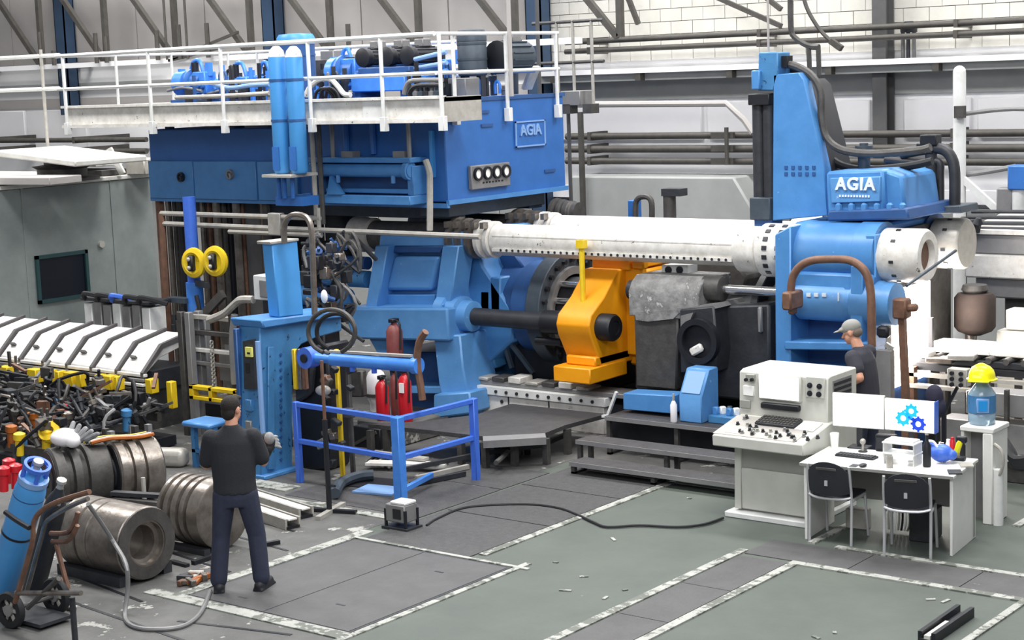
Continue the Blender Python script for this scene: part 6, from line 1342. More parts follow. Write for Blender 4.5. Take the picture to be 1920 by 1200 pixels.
for k in range(34):
    x = lx0+0.12+rnd.random()*(lx1-lx0-0.2); t = rnd.uniform(0.1, 0.5) if x > lx0+0.25 else rnd.uniform(0.5, 0.9)
    if k < 12: x = lx0+0.25+k*0.075; t = 0.33 if k % 2 else 0.22
    p = sp(x, t, 0); m = (M_black, M_dark, M_consg, M_black, M_mid)[k % 5]
    MB().lathe(p, sln, [(0, 0.022), (0.012, 0.022), (0.014, 0.015), (0.035, 0.014), (0.036, 0.01)], 10).build('button', m, dk_)
MB().cbox(sp(lx0+0.18, 0.3, 0.004), (0.16, 0.18, 0.006), SR).build('key_plate', M_pale, dk_)
# screen, switches and little boards on the upright
def up(px, py): return wy(px, py, 14.99)
q0, q1 = up(1424, 697), up(1505, 755)
sc_ = MB().box(q0.x, q1.x, 14.95, 15.0, q1.z, q0.z).build('screen_bezel', M_cons, co, 0.015)
M_scr = mat('screen_lit', '#f6fafc', 0.3, emit=0.85)
MB().box(q0.x+0.02, q1.x-0.02, 14.943, 14.952, q1.z+0.02, q0.z-0.02).build('screen_glass', M_scr, sc_)
MB().box(q0.x+0.03, q1.x-0.02, 14.94, 15.0, q1.z-0.09, q1.z-0.03).build('screen_ledge', M_black, co, 0.01)
pn = MB().pxy([(1511, 706), (1546, 709), (1545, 748), (1510, 745)], 14.975, 15.0).build('switch_panel', M_cons, co, 0.005)
for a, c in ((1520, 722), (1538, 724), (1520, 737), (1537, 739)): p = up(a, c); MB().lathe((p.x, 14.975, p.z), (0, -1, 0), [(0, 0.028), (0.01, 0.028), (0.012, 0.018), (0.035, 0.016)], 12).build('switch', M_black, pn)
for (a, c, w_, h_, m) in ((1408, 708, 0.1, 0.07, M_consg), (1405, 732, 0.12, 0.1, M_sheet), (1399, 757, 0.12, 0.08, M_consg)):
    p = up(a, c); MB().box(p.x-w_/2, p.x+w_/2, 14.965, 15.0, p.z-h_/2, p.z+h_/2).build('label_board', m, co, 0.004)
for a in (1402, 1413): p = up(a, 711); MB().cyl((p.x, 14.97, p.z), (p.x, 14.94, p.z), 0.018, 10).build('switch', M_black, co)
MB().cbox(sp(lx1-0.14, 0.75, 0.01), (0.2, 0.22, 0.012), SR).build('paper_sheet', M_sheet, co)
MB().box(ux1-0.002, ux1+0.006, 15.1, 15.5, zt-0.3, zt-0.06).build('side_vent', M_mid, co)
for k in range(4): MB().box(ux1+0.004, ux1+0.012, 15.12, 15.48, zt-0.28+k*0.055, zt-0.25+k*0.055).build('vent_slat', M_black, co)
b0, b1 = wy(1380, 880, 14.66).x, lx1-0.06
MB().box(b0, b1, 14.68, 15.55, 0.06, zl-0.02).build('base_cabinet', M_consg, co, 0.01)
MB().box(b0+0.06, b1, 14.655, 14.68, 0.08, 0.5).build('base_panel', M_cons, co, 0.008)
MB().prism([(0, 14.64, 0.08), (0, 14.66, zl-0.1), (0, 14.7, zl-0.1), (0, 14.7, 0.08)], 0, b0-0.01, b0+0.06).build('edge_post', M_cons, co)
MB().box(b0-0.08, b1+0.05, 14.55, 15.6, 0, 0.06).build('plinth', M_white, co, 0.01)
# cable from console across the floor
o = thing('floor_cable', 'thin black cable snaking over the floor from the cream console', 'cable', (-9.8, 13.9, 0))
MB().tube([wz(a, c, 0.018) for a, c in ((1356, 971), (1320, 983), (1270, 988), (1200, 985), (1140, 988), (1115, 980), (1085, 966), (1050, 953), (1000, 946), (940, 946), (870, 952), (820, 972), (800, 985))], 0.013, 6, 4).build('cable', M_rub, o)
# ------- desk
DX, DY, DR = -7.02, 14.62, math.radians(6.5)
def dl(px, py, Z=0.76):                                  # desk-local position of a pixel on the desk top
    p = wz(px, py, Z)-V3((DX, DY, 0)); return Matrix.Rotation(-DR, 3, 'Z') @ p
de = thing('office_desk', 'white laminate office desk with two monitors standing at the right of the console', 'desk', (DX, DY, 0), DR, local=True)
MB().box(-0.74, 0.74, -0.37, 0.4, 0.725, 0.755).build('desk_top', M_lam, de, 0.005)
MB().box(-0.735, 0.735, -0.372, -0.369, 0.725, 0.752).build('edge_band', M_lamg, de)
MB().box(-0.71, -0.68, -0.33, 0.38, 0, 0.725).build('side_panel', M_lam, de, 0.004); MB().box(0.69, 0.72, -0.33, 0.38, 0, 0.725).build('side_panel', M_lam, de, 0.004)
MB().box(-0.68, 0.69, 0.33, 0.35, 0.28, 0.725).build('modesty_panel', M_lamg, de)
MB().box(0.721, 0.726, 0.3, 0.34, 0.02, 0.7).build('panel_joint', M_lamg, de)
o = thing('computer_cable_tangle', 'white and grey cables and boxes under the desk behind the chairs', 'cables', (DX, DY, 0), DR, local=True)
for k in range(9): MB().tube([(-0.12+0.035*k, 0.3, 0.5), (-0.1+0.03*k, 0.27, 0.3), (-0.12+0.035*k, 0.25, 0.18-0.01*k), (-0.1+0.03*k, 0.22, 0.03)], 0.012, 6, 3).build('cable', (M_sheet, M_pale, M_black)[k % 3], o)
MB().box(0.2, 0.42, 0.0, 0.32, 0, 0.3).build('tower_case', M_dark, o, 0.01); MB().box(-0.5, -0.28, 0.2, 0.32, 0, 0.2).build('white_box', M_pale, o, 0.01)
def dthing(name, label, cat, px, py, group=None, rz=0.0):
    p = dl(px, py); return thing(name, label, cat, V3((DX, DY, 0.755))+Matrix.Rotation(DR, 3, 'Z') @ V3((p.x, p.y, 0)), DR+rz, group, True)
# monitors
def mon(name, label, px, py, w_, h_, zb, rz):
    o = dthing(name, label, 'monitor', px, py, 'two desk monitors', rz)
    MB().box(-0.1, 0.1, -0.08, 0.08, 0, 0.015).build('foot', M_dark, o, 0.004); MB().box(-0.025, 0.025, 0.0, 0.03, 0.01, zb+0.1).build('neck', M_dark, o)
    bz = MB().box(-w_/2, w_/2, -0.035, 0.0, zb, zb+h_).build('housing', M_cons, o, 0.006)
    sc = MB().box(-w_/2+0.008, w_/2-0.008, -0.041, -0.034, zb+0.01, zb+h_-0.008).build('screen', M_scr, o)
    return o, w_, h_, zb
mon('desk_monitor', 'left desk monitor with a plain bright white screen', 1612, 838, 0.53, 0.335, 0.2, 0.0)
o, w_, h_, zb = mon('desk_monitor', 'right desk monitor with cyan and blue looped emblem on white screen', 1708, 850, 0.5, 0.31, 0.22, -0.05)
MB().box(w_/2-0.005, w_/2+0.004, -0.04, 0.06, zb, zb+h_).build('side_bezel', M_rail, o, 0.004)
M_cy = mat('emblem_cyan', '#19b4e8', 0.4, emit=0.55); M_db = mat('emblem_blue', '#1240c8', 0.4, emit=0.5)
for k, (cx_, cz_, R_, m) in enumerate(((-0.06, 0.13, 0.062, M_cy), (0.02, 0.205, 0.058, M_cy), (0.09, 0.085, 0.062, M_db))):
    b = MB(); b.ring((cx_, -0.04, zb+cz_), (0, -1, 0), 0.004, R_, R_*0.45, 24)
    eo_ = b.build('emblem_loop', m, o)
    for j in range(8): a = j*PI/4; MB().cbox((cx_+R_*1.05*math.cos(a), -0.042, zb+cz_+R_*1.05*math.sin(a)), (0.022, 0.004, 0.022), Matrix.Rotation(-a, 3, 'Y')).build('emblem_tooth', m, eo_)
MB().cbox((0.03, -0.042, zb+0.13), (0.09, 0.004, 0.03), Matrix.Rotation(0.5, 3, 'Y')).build('emblem_bar', M_db, o)
# desk clutter
o = dthing('keyboard', 'black computer keyboard lying on the white desk', 'keyboard', 1606, 856, rz=-0.1)
MB().box(-0.2, 0.2, -0.06, 0.06, 0.0, 0.018).build('keyboard_base', M_black, o, 0.004)
s = None
for r_ in range(4):
    for k in range(12):
        if s is None: s = MB().box(-0.19, -0.165, -0.052, -0.03, 0.018, 0.026).build('key', M_dark, o)
        else: inst(s, o, (k*0.0315, r_*0.026, 0))
o = dthing('computer_mouse', 'dark computer mouse near the front edge of the desk', 'mouse', 1618, 874); MB().ball((0, 0, 0.015), (0.035, 0.055, 0.018), 12, 8).build('mouse_body', M_black, o); MB().box(-0.12, -0.05, -0.05, 0.06, 0, 0.004).build('mat', M_dark, o)
o = dthing('paper_cup', 'white paper cup at the back left corner of the desk', 'cup', 1565, 838); MB().lathe((0, 0, 0), (0, 0, 1), [(0, 0.035), (0.14, 0.045), (0.145, 0.042), (0.12, 0.04), (0.12, 0.001)], 16).build('cup_wall', M_sheet, o)
o = dthing('webcam_stand', 'small dark stand with pale ball below the left monitor', 'webcam', 1618, 846); MB().cyl((0, 0, 0), (0, 0, 0.09), 0.012, 8).build('stem', M_pale, o); MB().ball((0, 0, 0.1), 0.03, 10, 8).build('ball', M_pale, o); MB().cyl((0, 0, 0), (0, 0, 0.01), 0.045, 12).build('foot', M_dark, o)
o = dthing('speaker_box', 'low black box below the right end of the left monitor', 'box', 1661, 846); MB().box(-0.1, 0.1, -0.02, 0.06, 0, 0.17).build('box_body', M_black, o, 0.01); MB().box(-0.085, 0.085, -0.025, -0.018, 0.03, 0.14).build('grille', M_dark, o)
o = dthing('paper_tray', 'white open document tray with papers on the desk below the right monitor', 'tray', 1692, 868, rz=-0.1)
for zz in (0.1, 0.2): MB().box(-0.16, 0.16, -0.1, 0.1, zz, zz+0.012).build('tray_shelf', M_sheet, o)
for sx in (-0.155, 0.145): MB().box(sx, sx+0.012, -0.09, 0.09, 0, 0.21).build('tray_side', M_white, o)
for k in range(4): MB().box(-0.14, 0.14, -0.08, 0.08, 0.212+0.005*k, 0.216+0.005*k).build('sheet', M_sheet, o)
o = dthing('glass_jar', 'small pale glass standing before the white document tray', 'glass', 1668, 876); MB().lathe((0, 0, 0), (0, 0, 1), [(0, 0.03), (0.11, 0.032), (0.11, 0.026), (0.02, 0.025), (0.02, 0.001)], 14).build('glass_wall', M_pale, o)
o = dthing('dark_bottle', 'slim black bottle standing on the desk beside the blue helmet bag', 'bottle', 1738, 874); MB().lathe((0, 0, 0), (0, 0, 1), [(0, 0.034), (0.01, 0.038), (0.2, 0.038), (0.24, 0.016), (0.3, 0.015)], 14).build('bottle_body', M_black, o); MB().cyl((0, 0, 0.3), (0, 0, 0.32), 0.018, 10).build('cap', M_pale, o)
o = dthing('blue_bag', 'rounded bright blue bag lying on the right side of the desk', 'bag', 1765, 866); b = MB(); b.ball((0, 0, 0.09), (0.11, 0.1, 0.085), 16, 10).caps((-0.06, 0, 0.12), (-0.13, 0.02, 0.19), 0.035, 0.02, 8).ball((0.1, 0, 0.08), (0.05, 0.06, 0.05), 10, 8); organic(b, 'bag_body', M_rail, o, 0.01, 2)
MB().tube([(-0.02, -0.05, 0.15), (-0.06, -0.04, 0.2), (-0.12, -0.02, 0.2)], 0.012, 6, 3).build('bag_handle', M_sheet, o)
o = dthing('yellow_drill', 'yellow and black hand tool standing at the back right of the desk', 'tool', 1797, 862); MB().cbox((0, 0, 0.13), (0.05, 0.06, 0.14), Matrix.Rotation(0.3, 3, 'Y')).build('tool_body', M_hat, o, 0.012); MB().cbox((0.0, 0, 0.02), (0.13, 0.08, 0.035)).build('battery', M_black, o, 0.008); MB().cbox((0.03, 0, 0.2), (0.1, 0.05, 0.06)).build('tool_head', M_black, o, 0.01)
for k, (px, py, m) in enumerate(((1790, 885, M_dark), (1812, 872, M_pale))):
    o = dthing('notebook', ('dark' if k == 0 else 'pale')+' notebook lying near the right end of the desk', 'notebook', px, py, rz=0.4); MB().box(-0.06, 0.06, -0.08, 0.08, 0, 0.012).build('cover', m, o); MB().box(-0.055, 0.057, -0.075, 0.075, 0.002, 0.01).build('pages', M_sheet, o)
o = dthing('jar_cluster', 'small jars and pens at the back of the desk beside the monitor side', 'jars', 1778, 853)
for k in range(5): MB().lathe((-0.06+k*0.05, 0.03*(k % 2), 0), (0, 0, 1), [(0, 0.025), (0.08+0.03*(k % 3), 0.025), (0.09+0.03*(k % 3), 0.018), (0.12+0.03*(k % 3), 0.018)], 10).build('jar', (M_brown, M_sheet, M_red, M_pale, M_black)[k], o)
# ------- chairs
def chair(label, pl_, pr_):
    a, c = wz(*pl_), wz(*pr_); ax = c-a; rz = math.atan2(ax.y, ax.x); m_ = (a+c)/2
    o = thing('stacking_chair', label, 'chair', (m_.x, m_.y, 0), rz, 'two black chairs at the white desk', True); hw = ax.length/2
    for s_ in (-1, 1):
        MB().tube([(s_*hw, 0, 0), (s_*hw, 0.02, 0.42), (s_*hw, -0.01, 0.62), (s_*hw*0.98, -0.03, 0.76)], 0.014, 8, 3).build('leg', M_alu, o)
        MB().tube([(s_*hw, 0.42, 0), (s_*hw*0.97, 0.38, 0.3), (s_*hw*0.95, 0.36, 0.43)], 0.014, 8, 3).build('leg', M_alu, o)
        MB().cyl((s_*hw, 0.02, 0.42), (s_*hw*0.95, 0.37, 0.42), 0.013, 8).build('seat_rail', M_alu, o)
    MB().tube([(-hw, 0.0, 0.46), (-hw*0.5, -0.025, 0.44), (hw*0.5, -0.025, 0.44), (hw, 0.0, 0.46)], 0.013, 8, 3).build('crossbar', M_alu, o)
    b = MB(); vs = []; n = 11                                   # curved backrest with an arched top
    for i in range(n):
        t = -1+2*i/(n-1); x = t*(hw-0.012); y = -0.035-0.045*(1-t*t); zt_ = 0.66+0.14*math.sqrt(max(0, 1-t*t*0.93)); zb_ = 0.5-0.03*(1-t*t)
        for yy in (y, y+0.014):
            vs += [(x, yy+0.02, zb_), (x, yy, (zb_+zt_)/2), (x, yy-0.005, zt_)]
    fs = []
    for i in range(n-1):
        p, q = i*6, (i+1)*6
        for k in (0, 1): fs += [(p+k, q+k, q+k+1, p+k+1), (p+3+k, p+4+k, q+4+k, q+3+k)]
        fs += [(p, p+3, q+3, q), (p+2, q+2, q+5, p+5)]
    fs += [(0, 1, 4, 3), (1, 2, 5, 4)]; e = (n-1)*6; fs += [(e, e+3, e+4, e+1), (e+1, e+4, e+5, e+2)]
    b.add(vs, fs); b.build('backrest', M_plastic, o)
    MB().cbox((0, -0.085, 0.6), (0.03, 0.01, 0.05)).build('back_clip', M_alu, o)
    MB().cbox((0, -0.085, 0.735), (0.2, 0.006, 0.025)).build('grip_slot', M_grit, o, 0.004)
    b = MB(); b.cbox((0, 0.2, 0.445), (hw*2-0.02, 0.42, 0.025)); sbo = b.build('seat', M_plastic, o, 0.02, 2)
    return o
chair('left one of two black chairs at the white desk', (1518, 1014), (1596, 1024)); chair('right one of two black chairs at the white desk', (1658, 1043), (1745, 1049))
# ------- second worker
w2 = thing('person', 'person in grey cap and dark t-shirt looking down behind the monitors', 'person', (-8.02, 16.2, 0), math.radians(92), local=True)
J = dict(hl=V3((-0.095, 0, 0.95)), hr=V3((0.095, 0, 0.95)), kl=V3((-0.13, 0.05, 0.51)), kr=V3((0.13, 0.02, 0.51)), al=V3((-0.13, 0.0, 0.09)), ar=V3((0.14, -0.08, 0.09)),
         sl=V3((-0.2, 0.06, 1.47)), sr=V3((0.2, 0.06, 1.47)), el=V3((-0.29, -0.06, 1.26)), er=V3((0.27, 0.12, 1.18)), wl=V3((-0.22, 0.15, 1.14)), wr=V3((0.12, 0.36, 1.12)))
b = MB()
b.ell([((0, 0, 0.9), 0.15, 0.1), ((0, 0.01, 1.05), 0.15, 0.1), ((0, 0.03, 1.25), 0.17, 0.11), ((0, 0.05, 1.42), 0.17, 0.1), ((0, 0.07, 1.5), 0.1, 0.07)])
b.caps((0, 0.06, 1.47), (0, 0.12, 1.6), 0.064, 0.058)
for a_, c_, e_ in (('sl', 'el', 'wl'), ('sr', 'er', 'wr')): b.caps(J[a_], J[c_], 0.056, 0.045); b.caps(J[c_], J[e_], 0.045, 0.03)
for a_, c_, e_ in (('hl', 'kl', 'al'), ('hr', 'kr', 'ar')): b.caps(J[a_], J[c_], 0.088, 0.06); b.caps(J[c_], J[e_], 0.057, 0.04); b.caps(J[e_]+V3((0, -0.03, -0.04)), J[e_]+V3((0, 0.13, -0.05)), 0.035, 0.03)
T, R = head(b, (0, 0.16, 1.685), 0.1, -0.3)
hand(b, J['wl'], (0.3, 0.8, -0.3), (1, -0.2, 0), (0.1, -0.3, -1), 0.5); hand(b, J['wr'], (-0.1, 0.9, -0.3), (-1, 0, 0), (0, -0.3, -1), 0.5)
organic(b, 'body', M_skin, w2, 0.0075, 2); eyes(w2, T, R)
M_tee2 = mat('tee_charcoal', '#30303a', 0.85, bump=0.12, bscale=60)
b = MB(); b.ell([((0, 0, 0.9), 0.2, 0.14), ((0, 0.01, 1.05), 0.19, 0.14), ((0, 0.03, 1.25), 0.205, 0.14), ((0, 0.05, 1.4), 0.205, 0.13), ((0, 0.06, 1.48), 0.16, 0.105), ((0, 0.065, 1.52), 0.085, 0.08), ((0, 0.07, 1.545), 0.07, 0.068)])
for a_, c_ in (('sl', 'el'), ('sr', 'er')): b.caps(J[a_]+V3((0, 0, -0.02)), J[a_].lerp(J[c_], 0.6), 0.085, 0.08)
organic(b, 't_shirt', M_tee2, w2, 0.012, 4)
b = MB(); b.ell([((0, 0, 0.8), 0.17, 0.115), ((0, 0, 0.9), 0.19, 0.13), ((0, 0, 1.0), 0.165, 0.115)])
for a_, c_, e_ in (('hl', 'kl', 'al'), ('hr', 'kr', 'ar')): b.caps(J[a_], J[c_], 0.11, 0.084); b.caps(J[c_], J[e_], 0.084, 0.078)
organic(b, 'trousers', M_jean, w2, 0.013, 3)
for e_ in ('al', 'ar'):
    q = J[e_]; b = MB(); b.caps((q.x, q.y-0.05, 0.05), (q.x, q.y+0.15, 0.045), 0.05, 0.045, 12); b.caps((q.x, q.y, 0.1), (q.x, q.y, 0.06), 0.05, 0.055); b.cbox((q.x, q.y+0.05, 0.013), (0.1, 0.29, 0.026)); organic(b, 'shoe', M_shoe, w2, 0.01, 2)
b = MB(); b.ball(T(0, -0.012, 0.055), (0.086, 0.106, 0.082), 18, 12, R); b.ball(T(0, 0.12, 0.045), (0.062, 0.075, 0.012), 14, 8, R); b.ball(T(0, 0.08, 0.05), (0.07, 0.05, 0.03), 12, 8, R)
organic(b, 'cap', M_capg, w2, 0.008, 2)
b = MB(); b.ball(T(0, -0.055, -0.01), (0.075, 0.06, 0.06), 14, 10, R); organic(b, 'hair', mat('hair_grey', '#6d625a', 0.8, bump=0.3, bscale=120), w2, 0.008, 2)
# ------- water dispenser with bottle and helmet
q = wz(1858, 1000, 0); ds = thing('white_pedestal', 'narrow white pedestal cabinet carrying the water bottle at right of the desk', 'pedestal', (-6.4, 15.65, 0))
zt = 0.95; a = wy(1805, 822, 15.62); c = wy(1868, 822, 15.62)
MB().box(a.x, c.x, 15.55, 15.95, zt-0.05, zt).build('top', M_lam, ds, 0.008)
MB().box(c.x-0.11, c.x-0.01, 15.55, 15.93, 0, zt-0.05).build('side_wall', M_lam, ds, 0.008); MB().box(a.x, a.x+0.03, 15.58, 15.93, 0, zt-0.05).build('side_wall', M_lam, ds)
MB().box(a.x+0.03, c.x-0.1, 15.75, 15.93, 0, zt-0.05).build('back_panel', M_mid, ds)
MB().cyl((c.x+0.03, 15.6, 0.0), (c.x+0.03, 15.6, 0.55), 0.05, 14).build('white_tube', M_white, ds)
MB().tube([(c.x, 15.57, 0.8), (c.x+0.08, 15.56, 0.74), (c.x+0.09, 15.56, 0.6), (c.x+0.05, 15.57, 0.5)], 0.018, 8, 3).build('hose', M_pale, ds)
bw = (a.x+c.x)/2; M_wat = mat('water_bottle', '#9db8cc', 0.12, trans=0.25)
o = thing('water_bottle', 'big clear blue water bottle with square label standing under a yellow helmet', 'water bottle', (bw+0.04, 15.75, zt))
bx = wy(1841, 780, 15.75).x
MB().lathe((bx, 15.75, zt), (0, 0, 1), [(0, 0.115), (0.02, 0.13), (0.1, 0.13), (0.11, 0.122), (0.14, 0.13), (0.3, 0.13), (0.36, 0.09), (0.4, 0.06), (0.43, 0.06)], 24).build('bottle_body', M_wat, o)
MB().ring((bx, 15.75, zt+0.12), (0, 0, 1), 0.17, 0.134, 0.128, 24).build('label_band', M_teal, o)
MB().cbox((bx+0.06, 15.63, zt+0.2), (0.12, 0.02, 0.14), Matrix.Rotation(0.45, 3, 'Z')).build('label_square', M_letter2, o, 0.006); MB().cbox((bx+0.064, 15.622, zt+0.2), (0.085, 0.02, 0.1), Matrix.Rotation(0.45, 3, 'Z')).build('label_print', mat('label_cyan', '#1d8fd8', 0.4), o)
zb = zt+0.432
o = thing('safety_helmet', 'bright yellow safety helmet resting on top of the water bottle', 'helmet', (bx, 15.75, zb))
b = MB(); pr = [(0, 0.145), (0.012, 0.147), (0.02, 0.128), (0.06, 0.125), (0.1, 0.11), (0.135, 0.075), (0.15, 0.03), (0.152, 0.001)]; b.lathe((bx, 15.75, zb), (0, 0, 1), pr, 28); b.build('shell', M_hat, o)
b = MB(); b.tube([(bx-0.1, 15.75, zb+0.11), (bx, 15.75, zb+0.158), (bx+0.1, 15.75, zb+0.11)], 0.012, 6, 4); b.build('ridge', M_hat, o)
MB().cbox((bx+0.03, 15.61, zb+0.012), (0.2, 0.1, 0.014), Matrix.Rotation(0.2, 3, 'Z')).build('brim', M_hat, o, 0.005); MB().cbox((bx, 15.626, zb+0.05), (0.09, 0.006, 0.025)).build('badge', M_gold, o)
# =================================================================== RIGHT BACKGROUND AND LAST THINGS
def wyp(px, py, Y): return wy(px, py, Y)
# switch box on a post behind the desk
o = thing('switch_box', 'grey six-button switch box on a slanting dark post behind the monitors', 'switch box', (-7.2, 16.9, 0))
a, c = wy(1777, 690, 16.8), wy(1814, 726, 16.8)
bx_ = MB().box(a.x, c.x, 16.78, 16.9, c.z, a.z).build('box', M_pale, o, 0.008)
for r_ in range(3):
    for k in range(2 if r_ else 2): MB().cyl((a.x+0.06+k*0.1, 16.78, a.z-0.045-r_*0.06), (a.x+0.06+k*0.1, 16.75, a.z-0.045-r_*0.06), 0.022, 10).build('button', M_black, bx_)
MB().beam(wy(1795, 726, 16.85), wy(1770, 775, 16.85), 0.03, 0.03).build('post', M_black, o); q = wy(1770, 775, 16.85); MB().beam(q, (q.x, q.y, 0), 0.04, 0.04).build('post', M_black, o)
o = thing('fan_stand', 'dark jacket-like bundle hanging on a pole behind the right monitor', 'bundle', (-7.6, 16.6, 0))
q = wy(1752, 745, 16.5); b = MB(); b.ball(q, (0.1, 0.08, 0.14), 12, 8).ball(q+V3((0.06, 0, -0.1)), (0.07, 0.06, 0.1), 10, 8); organic(b, 'bundle', mat('dark_violet', '#23233a', 0.8), o, 0.012, 2); MB().cyl((q.x, q.y+0.05, 0), (q.x, q.y+0.05, q.z), 0.025, 8).build('pole', M_black, o)
# cooling/run-in conveyor on the right
cvr = thing('billet_conveyor', 'billet conveyor with pale top running out of frame on the right of the platen', 'conveyor', (-7.2, 17.9, 0))
a = wy(1748, 640, 18.4); XR = a.x+3.4; zc = a.z
MB().box(a.x, XR, 18.0, 18.7, zc-0.05, zc).build('top_plate', M_rodw, cvr, 0.01)
MB().box(max(a.x-0.05, PX1+0.08), XR, 17.9, 18.0, zc-0.16, zc-0.1).build('side_beam', M_dark, cvr); MB().box(max(a.x-0.1, PX1+0.08), XR, 17.85, 18.5, zc-0.24, zc-0.17).build('side_beam', M_black, cvr); MB().box(max(a.x-0.2, PX1+0.08), XR, 17.75, 17.85, zc-0.3, zc-0.26).build('rail', M_pale, cvr); MB().box(max(a.x-0.1, PX1+0.08), XR, 17.7, 17.8, zc-0.42, zc-0.38).build('rail', M_pale, cvr)
s = None
for k in range(16):
    x = a.x+0.1+k*0.2
    if s is None: s = MB().cyl((x, 17.85, zc-0.08), (x, 18.7, zc-0.08), 0.035, 10).build('roller', M_grit, cvr); sx = x
    else: inst(s, cvr, (x-sx, 0, 0))
for x in (a.x, a.x+0.9, a.x+1.9, a.x+2.9): MB().box(x, x+0.07, 17.75, 17.85, 0, zc-0.2).build('leg', M_rust if x == a.x else M_grit, cvr); MB().box(x, x+0.07, 18.6, 18.67, 0, zc-0.1).build('leg', M_grit, cvr)
q = wy(1747, 610, 18.1); MB().box(q.x, q.x+0.05, 18.0, 18.05, zc, q.z+0.1).build('end_stop', M_black, cvr)
for k in range(3): MB().cbox((a.x+0.1+0.25*k, 17.85, zc-0.05-0.05*(k % 2)), (0.3, 0.2, 0.06), Matrix.Rotation(0.1*k, 3, 'Z')).build('slab_end', (M_rodw, M_brown, M_pale)[k], cvr, 0.01)
# grey casing below it, right of helmet
o = thing('grey_casing', 'long grey machine casing with pale strip beneath the billet conveyor', 'casing', (-6, 17.6, 0))
x0 = wy(1770, 760, 17.4).x
MB().box(x0, x0+3.2, 17.3, 17.6, 0.3, 0.62).build('casing_upper', M_mid, o, 0.01); MB().box(x0, x0+3.2, 17.25, 17.6, 0.0, 0.24).build('casing_lower', M_grit, o, 0.01); MB().box(x0-0.1, x0+3.2, 17.2, 17.6, 0.24, 0.3).build('strip', M_rodw, o); MB().box(x0+0.3, x0+3.2, 17.28, 17.6, 0.7, 0.95).build('casing_top', M_mid, o, 0.01)
for k in range(3): MB().box(x0+0.75+k*0.8, x0+0.79+k*0.8, 17.22, 17.28, 0.62, 1.0).build('bracket', M_grit, o)
o = thing('black_hose_bundle', 'thick black hoses lying on the floor right of the white pedestal', 'hoses', (-6, 16.6, 0))
for k in range(4): MB().tube([wy(1868+k*6, 800+k*10, 16.9), wy(1885+k*5, 835+k*6, 16.7), wy(1905, 862+k*4, 16.6), wy(1960, 850+k*8, 16.6)], 0.045, 8, 4).build('hose', M_rub, o)
q = wz(1890, 865, 0.12); MB().cbox((q.x-0.02, q.y+0.1, 0.14), (0.25, 0.15, 0.12)).build('pale_fitting', M_pale, o, 0.02)
# hot hopper, white beam, stone-like blocks
o = thing('brown_hopper', 'dark brown cylindrical hopper on a post right of the white-hot glow', 'hopper', (-6.9, 19.3, 0))
a = wy(1828, 592, 19.2); MB().lathe((a.x, 19.2, a.z-0.33), (0, 0, 1), [(0.1, 0.08), (0.15, 0.2), (0.2, 0.24), (0.55, 0.24), (0.6, 0.2), (0.61, 0.1)], 20).build('drum', mat('hopper_brown', '#453731', 0.85, 0, '#2c2421', 6, 0.8), o); MB().cyl((a.x-0.05, 19.2, 0), (a.x-0.05, 19.2, a.z-0.15), 0.07, 10).build('post', M_brown, o); MB().cyl((a.x+0.15, 19.25, 0), (a.x+0.15, 19.25, a.z-0.3), 0.03, 8).build('post', M_pale, o)
MB().lathe((a.x, 19.2, a.z+0.27), (0, 0, 1), [(0, 0.12), (0.04, 0.16), (0.1, 0.14)], 16).build('rim', M_grit, o)
o = thing('furnace_beam', 'big white horizontal beam of the billet furnace at the right edge', 'furnace', (-5.5, 20.2, 0))
a = wy(1808, 500, 20.0); t_, v_ = wy(1808, 476, 20.0).z, wy(1808, 520, 20.0).z
MB().box(a.x, a.x+4, 20.0, 21.5, v_, t_).build('white_beam', M_rodw, o, 0.02)
MB().box(a.x, a.x+4, 20.05, 21.5, t_, t_+0.25).build('grey_top', M_mid, o, 0.02); MB().prism([(0, 20.0, t_+0.25), (0, 20.0, t_+0.3), (0, 21.4, t_+0.42), (0, 21.4, t_+0.25)], 0, a.x, a.x+4).build('sloping_lid', M_rodw, o)
MB().box(a.x+0.1, a.x+4, 20.1, 21.4, v_-0.25, v_).build('grey_body', M_mid, o, 0.02); MB().box(a.x+0.4, a.x+4, 20.3, 21.4, 0, v_-0.25).build('dark_body', M_grit, o)
for k in range(4): MB().cyl((a.x-0.1, 20.1+0.12*k, t_+0.3+0.06*k), (a.x+4, 20.1+0.12*k, t_+0.36+0.06*k), 0.025, 8).build('pipe', M_dark, o)
b = MB()
for k in range(6): MB().lathe((a.x-0.1+0.05*k, 20.0, t_+0.22+0.03*(k % 3)), (0.3*(k % 2), -0.2, 1), [(0, 0.05), (0.1, 0.05), (0.11, 0.07), (0.18, 0.03)], 8).build('valve', M_black if k % 2 else M_dark, o)
o = thing('block_stack', 'stack of pale grey stone blocks at the right edge behind the conveyor', 'blocks', (-5.8, 19.4, 0))
a = wy(1865, 600, 19.3)
s = None
for r_ in range(6):
    for k in range(5):
        p = V3((a.x+0.02+k*0.36+(0.1 if r_ % 2 else 0), 19.3, 0.05+r_*0.25))
        if s is None: s = MB().box(p.x, p.x+0.345, 19.3, 19.55, p.z, p.z+0.235).build('block', M_block, o, 0.01); s0 = p
        else: inst(s, o, (p.x-s0.x, 0.01*((r_*3+k*5) % 4), p.z-s0.z))
